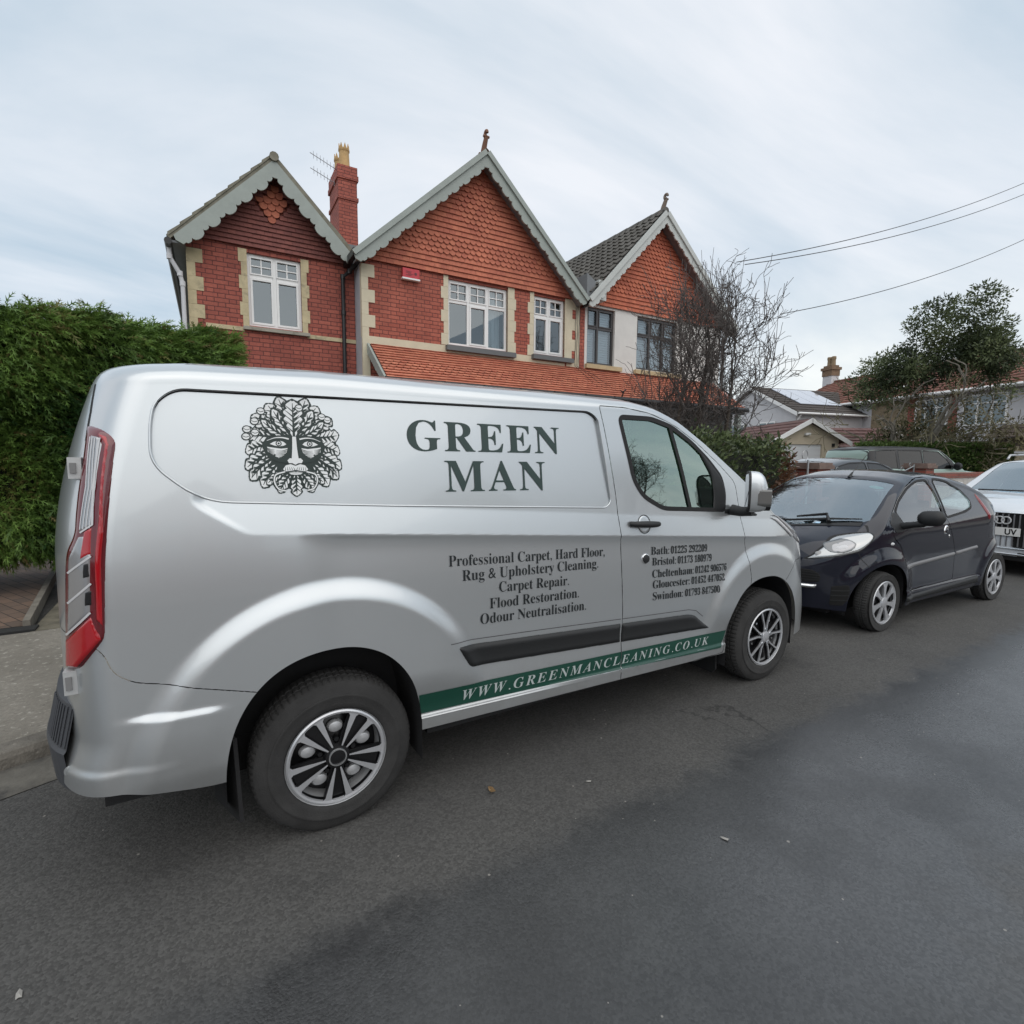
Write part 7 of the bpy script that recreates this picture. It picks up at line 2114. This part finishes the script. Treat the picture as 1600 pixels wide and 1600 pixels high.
def build_shrubs():
    rg = np.random.default_rng(14)
    root = thing("laurel_bush", "glossy leaved clipped bush browning at its end behind the dark hatchback", "bush", (0, 0, .1))
    cm = MB(); cm.box(5.4, 8.05, 4.96, 5.75, .1, 1.55); cm.build("stems", [pm("bush_inside", (.012, .014, .009), 1)], root)  # solid filler block, coloured near-black for the dim inside of the bush
    n = 9000
    u = rg.uniform(0, 1, n); face = rg.integers(0, 3, n)
    x = rg.uniform(5.3, 8.28, n); z = rg.uniform(.1, 1.72, n); y = rg.uniform(4.86, 5.8, n)
    top = 1.72 + .10 * np.sin(x * 4) + .07 * np.sin(x * 9 + 1) - .25 * sstep(7.9, 8.3, x)
    P = np.stack([x, np.where(face == 0, 4.86 + .10 * np.sin(x * 5 + z * 3) + rg.uniform(-.05, .15, n), y), np.where(face == 1, top + rg.normal(-.04, .08, n), z * top / 1.72)], 1)
    P[:, 0] = np.where(face == 2, 8.24 + .07 * np.sin(P[:, 2] * 6) + rg.uniform(-.18, .05, n), P[:, 0])
    D = np.stack([rg.normal(.1, .6, n), np.where(face == 0, -.7, -.2) + rg.normal(0, .5, n), .5 + rg.normal(0, .5, n)], 1)
    tone = np.clip(rg.normal(.35, .2, n), 0, .78)
    brown = (P[:, 0] > 7.72 + .25 * np.sin(P[:, 2] * 5) + rg.normal(0, .12, n)) & (P[:, 2] < 1.55 + rg.normal(0, .1, n))
    tone[brown] = .96
    L_ = rg.uniform(.05, .10, n)
    scatter("foliage", P, D, L_, L_ * .5, LEAF, leaf_mat("laurel_green", (.028, .045, .022), (.16, .20, .085), (.15, .080, .048), .3), root, tone, rg)
    # clipped hedge at the far end of the drive
    root = thing("privet_hedge", "low clipped green hedge beyond the parked off-roader", "hedge", (0, 0, .1))
    a = np.array([20.3, 9.2]); b = np.array([24.6, 6.6]); d = b - a; Ln = np.linalg.norm(d); d /= Ln; nn = np.array([-d[1], d[0]])
    cm = MB()
    for k in range(1):
        vs = []
        for z in (.0, 1.95):
            for s, o in ((0, .1), (Ln, .1), (Ln, .9), (0, .9)): p = a + d * s + nn * o; vs.append((p[0], p[1], z))
        cm.add(vs, [(0, 1, 5, 4), (1, 2, 6, 5), (2, 3, 7, 6), (3, 0, 4, 7), (4, 5, 6, 7)])
    cm.build("stems", [pm("privet_inside", (.012, .016, .008), 1)], root)  # solid filler, the dimness behind the leaves is put into its near-black colour
    n = 13000; s = rg.uniform(0, Ln, n); f = rg.uniform(0, 1, n); z = rg.uniform(0, 2.05, n)
    o = np.where(f < .7, rg.uniform(-.05, .12, n), rg.uniform(0, 1, n)); z = np.where(f < .7, z, 2.05 + rg.normal(0, .04, n))
    P = np.stack([a[0] + d[0] * s + nn[0] * o, a[1] + d[1] * s + nn[1] * o, z], 1)
    D = np.stack([-nn[0] * .6 + rg.normal(0, .5, n), -nn[1] * .6 + rg.normal(0, .5, n), .5 + rg.normal(0, .4, n)], 1)
    tone = np.clip(clump_tone(P, rg, .5, .4) + .25 * (P[:, 2] > 1.95), 0, .8); tone = np.where((s > Ln - 1.2) & (rg.uniform(0, 1, n) < .35), .95, tone)
    scatter("foliage", P, D, rg.uniform(.08, .15, n), rg.uniform(.05, .08, n), LEAF, leaf_mat("privet_green", (.016, .034, .010), (.075, .125, .03), (.12, .12, .05), .6), root, tone, rg)
    # rounded shrub and arching bare stems in the terrace garden
    root = thing("garden_shrub", "rounded olive green shrub with arching pale stems below the evergreen tree", "shrub", (24.6, 9.6, .2))
    leafy("foliage", root, [(0, 0, 1.9, 1.5, 1.2, 1.1), (.7, -.9, 1.9, 1.0, .9, .9), (-.7, .8, 1.8, .9, .9, .9)], 4500, .13, leaf_mat("olive_shrub", (.028, .04, .015), (.10, .115, .045), None, .7), rg, .2, .5, .45)
    st = MB(); r2 = random.Random(4)
    for k in range(16):
        x, y = r2.gauss(.0, .5), r2.gauss(-.3, .9); dx, dy = r2.gauss(0, 1.1), r2.gauss(-.3, 1.2)
        st.tube([(x, y, .2), (x + dx * .3, y + dy * .3, 1.6), (x + dx * .7, y + dy * .7, 2.4), (x + dx * 1.2, y + dy * 1.2, 2.6 + r2.gauss(0, .3))], [.05, .04, .028, .012], 5)
    st.build("stem", [PBARK], root, smooth=60)
build_conifer_hedge(); build_bare_tree(); build_evergreen(); build_shrubs()
# ------------------------------------------------------------------ beyond the garden wall
BRK2 = brick_mat("wall_brick", (.30, .085, .06), (.22, .06, .045), (.16, .13, .11))
COPE = pm("coping_stone", (.17, .12, .10), .9, var=.3, vscale=6)
def build_boundary():
    for (x0, lab) in ((9.24, "red brick gate pier with stone cap beside the browning bush"), (13.45, "red brick gate pier at the far end of the iron gates")):
        t = thing("gate_pier", lab, "pier", (x0, 5.0, .1))
        b = MB(); b.box(0, .40, 0, .40, 0, 1.32); b.build("shaft", [BRK2], t)
        c = MB(); c.box(-.045, .445, -.045, .445, 1.32, 1.385); c.box(-.02, .42, -.02, .42, 1.385, 1.43); c.build("cap", [COPE], t)
    for i, (a, b_, lab) in enumerate(((9.72, 11.50, "scrolled wrought iron gate leaf hung beside the near brick pier"), (11.55, 13.38, "scrolled wrought iron gate leaf hung from the far brick pier"))):
        t = thing("iron_gate", lab, "gate", (a, 5.2, .15), 0, "pair of iron drive gates")
        w = b_ - a; m = MB(); r = .011
        top = lambda x: (1.02 + .30 * ((x / w) if i else (1 - x / w)) ** 1.6)
        m.tube([(0, 0, .08), (w, 0, .08)], r * 1.3, 6); m.tube([(x, 0, top(x)) for x in np.linspace(0, w, 14)], r * 1.3, 6); m.tube([(0, 0, .82), (w, 0, .82)], r, 6)
        m.tube([(0, 0, 0), (0, 0, top(0) + .08)], r * 1.6, 6); m.tube([(w, 0, 0), (w, 0, top(w) + .04)], r * 1.6, 6)
        n = 11
        for k in range(1, n): m.tube([(w * k / n, 0, .08), (w * k / n, 0, .82)], r * .8, 5)
        for k in range(5):
            cx = w * (k + .5) / 5; s_ = min(.11, (top(cx) - .84) * .48); cz = .84 + (top(cx) - .84) * .5
            for sg in (-1, 1):
                q = np.linspace(0, 7.5, 26); m.tube([(cx + sg * (s_ * .55 + s_ * .55 * (1 - t / 9) * math.cos(t)), 0, cz + s_ * .9 * (1 - t / 9) * math.sin(t)) for t in q], r * .7, 4)
            q = np.linspace(0, 7.0, 20); m.tube([(cx + .07 * (1 - t / 8.5) * math.cos(t), 0, top(cx) + .065 + .055 * (1 - t / 8.5) * math.sin(t)) for t in q], r * .7, 4)
        m.build("leaf_frame", [pm("painted_iron", (.20, .215, .22), .5)] if i == 0 else [bpy.data.materials["painted_iron"]], t, smooth=60)
        for zz in (.25, .9):
            h = MB(); h.tube([(0 if i == 0 else w, 0, zz), (-.06 if i == 0 else w + .06, 0, zz)], .016, 6); h.build("gate_hinge", [bpy.data.materials["painted_iron"]], t)
    t = thing("garden_wall", "low pale rendered garden wall with brick coping behind the white car", "wall", (13.9, 5.02, .1))
    b = MB(); b.box(0, 4.2, 0, .24, 0, 1.10); b.build("rendered_face", [stone_mat("pale_wall_render", (.50, .48, .45), .10, (.25, .23, .20), .6)], t)
    c = MB()
    for k in range(19): c.box(k * .225 - .02, k * .225 + .20, -.03, .27, 1.10, 1.21)
    c.build("coping", [BRK2], t)
    # slim metal hoop post beside the pier
    p = MB(); p.tube([(9.13, 5.12, .1), (9.13, 5.12, 1.58)], .018, 8); q = np.linspace(-1.4, 3.9, 20)
    p.tube([(9.02 + .085 * math.cos(t), 5.12, 1.66 + .085 * math.sin(t)) for t in q], .008, 5)
    tag(p.build("hoop_post", [pm("galvanised", (.40, .41, .42), .45, metal=.6)], smooth=60), "slim grey metal post with a hooped top beside the brick pier", "post")
def frame_at(name, label, cat, p, ang): return thing(name, label, cat, (p[0], p[1], p[2]), R(ang))
RIDGED = lambda name, c: None
def ribbed_roof(mb, fn, u0, u1, n, t=.05, m=0):
    """courses of tiles as real steps; fn(u, v, d) with v 0..1 up the slope"""
    for k in range(n):
        v0, v1 = k / n, (k + 1) / n + .01
        vs = [fn(u0, v0, t), fn(u1, v0, t), fn(u1, v1, .012), fn(u0, v1, .012), fn(u0, v0, 0), fn(u1, v0, 0)]
        mb.add(vs, [(0, 1, 2, 3), (4, 5, 1, 0)], m)
def roof_tile_mat(name, c, period=.3):
    m, N, L, b = nmat(name)
    tc = N.new("ShaderNodeTexCoord"); P = tc.outputs["Object"]
    sp = N.new("ShaderNodeSeparateXYZ"); L.new(P, sp.inputs[0])
    w = mth(N, L, 'FRACT', mth(N, L, 'DIVIDE', sp.outputs[0], period))
    roll = mth(N, L, 'ABSOLUTE', mth(N, L, 'SUBTRACT', w, .5))
    n1 = nz(N, L, P, 1.2, 6, .7); n2 = nz(N, L, P, 9, 4, .7)
    sc = N.new("ShaderNodeVectorMath"); sc.operation = 'SCALE'; sc.inputs[0].default_value = c
    L.new(mth(N, L, 'MULTIPLY', rng_(N, L, n1, .25, .75, .72, 1.28), rng_(N, L, n2, .25, .75, .85, 1.15)), sc.inputs[3])
    L.new(sc.outputs[0], b.inputs["Base Color"]); b.inputs["Roughness"].default_value = .9
    bp = N.new("ShaderNodeBump"); bp.inputs["Strength"].default_value = 1; bp.inputs["Distance"].default_value = .05
    L.new(roll, bp.inputs["Height"]); L.new(bp.outputs[0], b.inputs["Normal"])
    return m
RT1 = roof_tile_mat("terrace_tile", (.155, .062, .042)); RT2 = roof_tile_mat("garage_tile", (.115, .058, .052)); RT3 = roof_tile_mat("brown_roof", (.060, .050, .044))
WREND = stone_mat("terrace_render", (.56, .555, .57), .06, (.42, .41, .40), .66)
def simple_window(parent, u0, u1, z0, z1, w, cols=2, transom=.7, out=-1):
    f = MB(); t = .07
    f.box(u0, u0 + t, w - .05, w + .05, z0, z1); f.box(u1 - t, u1, w - .05, w + .05, z0, z1); f.box(u0 + t, u1 - t, w - .05, w + .05, z0, z0 + t); f.box(u0 + t, u1 - t, w - .05, w + .05, z1 - t, z1)
    for k in range(1, cols): u = u0 + (u1 - u0) * k / cols; f.box(u - .035, u + .035, w - .048, w + .048, z0 + t, z1 - t)
    zt = z0 + (z1 - z0) * transom; f.box(u0 + t, u1 - t, w - .046, w + .046, zt - .03, zt + .03)
    win = f.build("window", [UPVC], parent)
    p = MB(); p.add([(u0 + t, w + .01, z0 + t), (u1 - t, w + .01, z0 + t), (u1 - t, w + .01, z1 - t), (u0 + t, w + .01, z1 - t)], [(0, 1, 2, 3)]); p.build("pane", [bpy.data.materials["far_pane"]], win)
    return win
pm("far_pane", (.14, .19, .21), .06, coat=1)
def build_terrace():
    # long two-storey terrace closing the view; its front runs along u, facing -w
    ang = -108.0                                   # u axis: from far left towards near right
    h = frame_at("terrace_house", "long pale rendered terrace with brown red tiled roof and white windows behind the evergreen tree", "house", (34.3, 21.0, .1), ang)
    Lf, Hh, D_ = 20.0, 4.9, 7.5
    # local: x along u, y = depth; front faces local -y? choose so that front is towards the camera
    holes = []
    wl = MB(); wl.box(0, Lf, .0, D_, 0, Hh); wl.build("wall", [WREND], h)
    gb = MB(); gb.add([(0, 0, Hh), (0, D_, Hh), (0, D_ / 2, Hh + 1.95)], [(0, 2, 1)]); gb.build("gable", [WREND], h); gb = MB(); gb.add([(Lf, 0, Hh), (Lf, D_, Hh), (Lf, D_ / 2, Hh + 1.95)], [(0, 1, 2)]); gb.build("gable", [WREND], h)
    st = MB(); st.box(6.6, 9.4, -.03, .02, .2, Hh - .02); st.build("stone_front", [stone_mat("rubble_stone", (.27, .215, .14), .35, (.13, .10, .07), .5)], h)
    for a, b in ((8.7, 9.05), (10.75, 11.1), (14.9, 15.3), (17.6, 18.0)):
        bk = MB(); bk.box(a, b, -.045, .0, 2.6, Hh - .05); bk.build("brick_trim", [BRK2], h)
    rf = MB()
    fn = lambda u, v, d: (u, -.45 + (D_ / 2 + .45) * v - d * .5, Hh - .12 + 2.1 * v + d * .8)
    ribbed_roof(rf, fn, -.25, Lf + .25, 13)
    fn2 = lambda u, v, d: (u, D_ + .45 - (D_ / 2 + .45) * v + d * .5, Hh - .12 + 2.1 * v + d * .8)
    rf.add([fn2(-.25, 0, .02), fn2(Lf + .25, 0, .02), fn2(Lf + .25, 1, .02), fn2(-.25, 1, .02)], [(3, 2, 1, 0)])
    rf.tube([(-.25, D_ / 2, Hh + 2.02), (Lf + .25, D_ / 2, Hh + 2.02)], .10, 8)
    rf.build("roof", [RT1], h)
    gt = MB(); gt.tube([(-.2, -.52, Hh - .14), (Lf + .2, -.52, Hh - .14)], .07, 8); gt.box(-.2, Lf + .2, -.46, -.43, Hh - .24, Hh - .08); gt.build("gutter", [UPVC], h, smooth=50)
    for a, b in ((3.5, 5.0), (9.1, 10.7), (11.4, 13.2), (15.4, 17.4)): simple_window(h, a, b, 3.15, 4.55, -.02, 3 if b - a > 1.55 else 3)
    for a, b in ((9.0, 10.8), (15.4, 17.4)): simple_window(h, a, b, .9, 2.1, -.02, 2)
    for z_, x in ((Hh + 1.55, 5.6), (Hh + .55, 7.4)):
        sk = MB(); v = (z_ - Hh + .12) / 2.1; sk.prism([(-.3, -.08), (.3, -.08), (.3, .08), (-.3, .08)], lambda a, b, d: fn(x + a, v + b * .35, d), .03, .10); sk.build("roof_window", [UPVC], h)
    # chimney stack near the left end
    c = MB(); c.box(-.65, .10, D_ / 2 - .3, D_ / 2 + .3, 0, Hh + 2.45); co = c.build("chimney", [WREND], h)
    c = MB(); c.box(-.69, .14, D_ / 2 - .34, D_ / 2 + .34, Hh + 2.45, Hh + 2.85); c.box(-.76, .21, D_ / 2 - .41, D_ / 2 + .41, Hh + 2.85, Hh + 3.03); c.box(-.64, .09, D_ / 2 - .29, D_ / 2 + .29, Hh + 3.03, Hh + 3.17); c.build("chimney_head", [pm("ochre_brick", (.19, .125, .08), .9, var=.25, vscale=5)], co)
    for u in (-.45, -.10):
        p = MB(); p.lathe([(.14, 0), (.125, .4), (.15, .45), (.15, .6), (.12, .63)], 14, 0, lambda x, y, hh, u=u: (u + x, D_ / 2 + y, Hh + 3.15 + hh)); p.build("chimney_pot", [pm("weathered_pot", (.27, .20, .125), .85, var=.2, vscale=5) if "weathered_pot" not in bpy.data.materials else bpy.data.materials["weathered_pot"]], co, smooth=40)
    # lower tiled porch roofs along the front
    lp = MB(); f3 = lambda u, v, d: (u, -2.6 + 2.55 * v - d * .4, 2.05 + .95 * v + d * .8)
    ribbed_roof(lp, f3, 1.2, 8.2, 6, .06); lp.build("porch_roof", [RT2], h)
    pw = MB(); pw.box(1.4, 8.0, -2.3, -.01, 0, 2.1); pw.build("porch_wall", [stone_mat("buff_render", (.50, .44, .34), .08, (.35, .31, .25), .65)], h)
    dr = MB(); dr.box(13.4, 14.6, -.9, -.02, 0, 2.5); f4 = lambda u, v, d: (u, -1.2 + 1.2 * v - d * .4, 2.5 + .6 * v + d * .8); ribbed_roof(dr, f4, 13.1, 14.9, 3, .05); dr.build("porch", [pm("porch_brown", (.10, .075, .06), .8)], h)
    # gabled wing with solar panels, at the left
    g = frame_at("gabled_wing_house", "white gabled house with solar panels and a dark brown roof left of the terrace", "house", (27.6, 16.3, .1), -12)
    W_, E_, A_, Dp = 6.4, 4.15, 5.75, 7.0         # local: gable faces -x, ridge runs along +x
    wl = MB(); wl.box(0, Dp, 0, W_, 0, E_); wl.add([(0, 0, E_), (0, W_, E_), (0, W_ / 2, A_)], [(0, 2, 1)]); wl.add([(Dp, 0, E_), (Dp, W_, E_), (Dp, W_ / 2, A_)], [(0, 1, 2)]); wl.build("wall", [WREND], g)
    rf = MB()
    sl = (A_ - E_) / (W_ / 2)
    f5 = lambda u, v, d: (u, -.3 + (W_ / 2 + .3) * v - d * .4, E_ - .3 * sl + .06 + (A_ - E_ + .3 * sl) * v + d * .8)
    f6 = lambda u, v, d: (u, W_ + .3 - (W_ / 2 + .3) * v + d * .4, E_ - .3 * sl + .06 + (A_ - E_ + .3 * sl) * v + d * .8)
    ribbed_roof(rf, f5, -.2, Dp, 10, .045); rf.add([f6(-.2, 0, .03), f6(Dp, 0, .03), f6(Dp, 1, .03), f6(-.2, 1, .03)], [(3, 2, 1, 0)]); rf.build("roof", [RT3], g)
    bb = MB()
    for f_ in (f5, f6):
        a, b = np.array(f_(-.22, 0, 0)), np.array(f_(-.22, 1, 0)); bb.add([tuple(a), tuple(b), tuple(b - np.array([0, 0, .2])), tuple(a - np.array([0, 0, .2])), tuple(a - np.array([.03, 0, 0])), tuple(b - np.array([.03, 0, 0])), tuple(b - np.array([.03, 0, .2])), tuple(a - np.array([.03, 0, .2]))], [(0, 1, 2, 3), (7, 6, 5, 4), (0, 4, 5, 1), (3, 2, 6, 7)])
    bb.build("bargeboard", [UPVC], g)
    gt = MB(); gt.tube([(-.2, -.36, E_ - .14), (Dp - 1.6, -.36, E_ - .14)], .06, 8); gt.tube([(.06, -.30, E_ - .2), (.06, -.06, E_ - .5), (.06, -.06, 0)], .04, 8); gt.build("gutter", [UPVC], g, smooth=50)
    for k in range(3):
        sp = MB(); sp.prism([(0, 0), (1.0, 0), (1.0, .62), (0, .62)], lambda a, b, d, k=k: f5(1.1 + k * 1.03 + a, .30 + b, d), .06, .10)
        sp.build("solar_panel", [pm("solar_glass", (.42, .44, .50), .08, coat=1)] if k == 0 else [bpy.data.materials["solar_glass"]], g)
    sw = MB()
    for yy in (1.3, 3.6): sw.box(-.03, .03, yy, yy + 1.2, 2.6, 3.7)
    for yy in (1.3, 3.6):
        w = MB(); w.box(-.06, -.02, yy, yy + 1.2, 2.7, 3.7); w.box(-.075, -.06, yy - .05, yy + 1.25, 2.64, 2.70); wo = w.build("window", [UPVC], g)
        p = MB(); p.add([(-.064, yy + .08, 2.78), (-.064, yy + .56, 2.78), (-.064, yy + .56, 3.62), (-.064, yy + .08, 3.62)], [(0, 1, 2, 3)]); p.add([(-.064, yy + .64, 2.78), (-.064, yy + 1.12, 2.78), (-.064, yy + 1.12, 3.62), (-.064, yy + .64, 3.62)], [(0, 1, 2, 3)]); p.build("pane", [bpy.data.materials["far_pane"]], wo)
def build_garage():
    # local x across the front, front faces -y; placed at the end of the neighbour's drive
    g = frame_at("garage", "beige garage with white panelled door and a low tiled gable roof", "garage", (21.0, 13.25, .2), -30)
    W_ = 2.75; E_ = 2.30; A_ = 3.08; Dp = 5.5
    w = MB()
    BEI = stone_mat("beige_render", (.52, .45, .34), .06, (.38, .33, .26), .66)
    wall_sheet(w, 0, W_, 0, E_, [(.28, 2.05, 0, 2.08)], 0, .12); w.add([(0, 0, E_), (W_, 0, E_), (W_ / 2, 0, A_ - .05)], [(0, 1, 2)])
    w.box(W_ - .01, W_, .001, Dp, 0, E_); w.box(0, .01, .001, Dp, 0, E_); w.build("wall", [BEI], g)
    d = MB(); d.box(.28, 2.05, .10, .13, 0, 2.08)
    for k in range(9): d.box(.30, 2.03, .085, .10, .05 + k * .225, .05 + k * .225 + .20)
    d.build("garage_door", [pm("garage_door_white", (.66, .67, .68), .5)], g)
    rf = MB(); sl = (A_ - E_) / (W_ / 2)
    f5 = lambda u, v, d: (W_ + .35 - (W_ / 2 + .35) * v + d * .3, u, E_ - .35 * sl + .05 + (A_ - E_ + .35 * sl) * v + d * .8)
    f6 = lambda u, v, d: (-.35 + (W_ / 2 + .35) * v - d * .3, u, E_ - .35 * sl + .05 + (A_ - E_ + .35 * sl) * v + d * .8)
    ribbed_roof(rf, f5, Dp, -.3, 6, .04); ribbed_roof(rf, f6, -.3, Dp, 6, .04); rf.build("roof", [RT2], g)
    bb = MB()
    for f_ in (f5, f6):
        a, b = np.array(f_(-.32, 0, .04)), np.array(f_(-.32, 1, .04)); n = np.array([0, -.03, 0]); z = np.array([0, 0, .20])
        bb.add([tuple(q) for q in (a, b, b - z, a - z, a + n, b + n, b - z + n, a - z + n)], [(0, 1, 2, 3), (7, 6, 5, 4), (0, 4, 5, 1), (3, 2, 6, 7), (1, 5, 6, 2), (0, 3, 7, 4)])
    bb.build("bargeboard", [UPVC], g)
    lp = MB(); lp.box(1.25, 1.45, -.16, -.01, 2.46, 2.56); lp.build("security_light", [UPVC], g); lq = MB(); lq.box(2.45, 2.53, -.10, -.01, 1.98, 2.12); lq.build("alarm_sensor", [BLKP], g)
    # low tiled roof and timber fence to the right of it
    s = frame_at("side_shed", "low lean-to with dark red ribbed tiles right of the beige garage", "shed", (24.0, 12.1, .2), -30)
    m = MB(); f7 = lambda u, v, d: (u, .0 + 2.3 * v - d * .4, 1.95 + 1.0 * v + d * .8); ribbed_roof(m, f7, -.6, 3.6, 6, .06); m.build("roof", [RT2], s)
    vg = MB(); vg.tube([f7(3.62, 0, .05), f7(3.62, 1, .05)], .09, 8); vg.build("verge", [pm("verge_mortar", (.33, .31, .29), .9)], s)
    w = MB(); w.box(-.5, 3.5, .35, 2.2, 0, 2.0); w.build("wall", [pm("shed_wall", (.30, .27, .22), .9)], s)
    f = frame_at("timber_fence", "weathered close boarded timber fence beside the beige garage", "fence", (23.35, 12.0, .2), -32)
    m = MB()
    for k in range(20): m.box(k * .105, k * .105 + .10, (.0 if k % 2 else .012), .03, 0, 1.72 + rnd.uniform(-.01, .01))
    m.build("boards", [pm("fence_wood", (.235, .19, .125), .9, var=.35, vscale=3)], f)
    # brick course and low wall at the foot of the garage drive
    f = frame_at("panel_fence", "grey slatted fence panel at the end of the clipped hedge", "fence", (25.0, 6.6, .15), -50)
    m = MB()
    for k in range(9): m.box(0, 3.6, 0, .03, .1 + k * .2, .1 + k * .2 + .17)
    for x in (-.1, 1.75, 3.6): m.box(x, x + .1, -.02, .07, 0, 2.0)
    m.build("slats", [pm("grey_fence_wood", (.25, .22, .16), .9, var=.3, vscale=3)], f)
    # far hill of roofs and trees closing the gaps
    rg = np.random.default_rng(31)
    for i, (x, y, z, r, lab) in enumerate(((46, 33, 2.5, 3.2, "dark tree mass far behind the white gabled house"), (41.5, 4.8, 4.6, 2.6, "dark ivy clad tree at the right edge behind the terrace"))):
        t = thing("distant_tree", lab, "tree", (x, y, 0))
        leafy("crown", t, [(rg.normal(0, r * .4), rg.normal(0, r * .4), z + rg.normal(0, r * .25), r * .6, r * .6, r * .5) for _ in range(9)], 3500, .35, leaf_mat("distant_green_%s" % "ab"[i], (.015, .024, .012), (.05, .065, .03), None, .7), rg, .1, .3, .5)
        k = MB(); k.tube([(0, 0, 0), (.1, 0, z)], [.3, .2], 8); k.build("trunk", [BARK], t)
def build_wires():
    def dirp(px, py, dist):
        return None
    # overhead lines run from a pole outside the frame to the houses behind the bare tree
    sets = (((11.9, 8.8, 6.55), (26.0, 7.45, 11.6)), ((12.1, 8.7, 6.50), (26.0, 7.43, 11.2)), ((14.5, 9.2, 5.75), (26.0, 7.3, 9.60)))
    labs = ("topmost of the thin overhead cables crossing the sky", "second thin overhead cable close below the topmost one", "lowest thin overhead cable running down behind the bare tree")
    for (a, b), lab in zip(sets, labs):
        A, B = Vector(a), Vector(b); m = MB()
        m.tube([A.lerp(B, t) - Vector((0, 0, 1.1 * t * (1 - t))) for t in np.linspace(0, 1.6, 33)], .011, 5)
        tag(m.build("overhead_cable", [GUT]), lab, "cable", "overhead cables")
build_boundary(); build_terrace(); build_garage(); build_wires()
# ------------------------------------------------------------------ the near side of the street, seen only as reflections
def build_near_side():
    pv = np_mesh("near_pavement", np.array([(-40, -6.4, .09), (60, -6.4, .09), (60, -4.4, .09), (-40, -4.4, .09)]), np.array([[0, 1, 2, 3]]), False)
    struct(new_obj("near_pavement", pv, None, [bpy.data.materials["worn_concrete"]]))
    kb = MB(); kb.box(-40, 60, -4.52, -4.40, 0, .10); struct(kb.build("near_kerb", [bpy.data.materials["kerb_stone"]]))
    w = MB(); w.box(-30, 40, -6.65, -6.42, 0, .95); w.box(-30, 40, -6.68, -6.39, .95, 1.03)
    tag(w.build("front_wall", [BRK2]), "long low brick front wall across the road behind the camera", "wall")
    for i, (x, lab, m) in enumerate(((-11, "gabled house across the road, farthest left in the reflections", RENDER), (0, "gabled brick house across the road facing the van", BRICK), (11, "gabled pale house across the road facing the dark hatchback", CREAM))):
        h = thing("opposite_house", lab, "house", (x * 1.8, -34, 0), 0, "houses across the road")
        b = MB(); b.box(-3.6, 3.6, -7, 0, 0, 5.1); b.add([(-3.6, 0, 5.1), (3.6, 0, 5.1), (0, 0, 8.0)], [(0, 1, 2)]); b.build("wall", [m], h)
        r = MB(); roof_slab(r, -4.0, 4.8, 0, 8.0, -7.2, .35, .12); roof_slab(r, 4.0, 4.8, 0, 8.0, -7.2, .35, .12); r.build("roof", [RT3], h)
        for u in (-2.2, 1.0):
            for z in (1.0, 3.4):
                q = MB(); q.box(u, u + 1.3, 0, .05, z, z + 1.35); wo = q.build("window", [UPVC], h)
                q = MB(); q.box(u + .08, u + 1.22, .05, .06, z + .08, z + 1.27); q.build("pane", [bpy.data.materials["far_pane"]], wo)
    t = bpy.data.objects["bare_tree"]; c = copy_tree(t)
    c.location = (15.2, -11.5, .05); c.rotation_euler = (0, 0, 1.9); c["label"] = "leafless tree across the road, mirrored in the van window"
build_near_side()
build_van(); build_hatchback(); build_white_suv(); build_drive_cars()
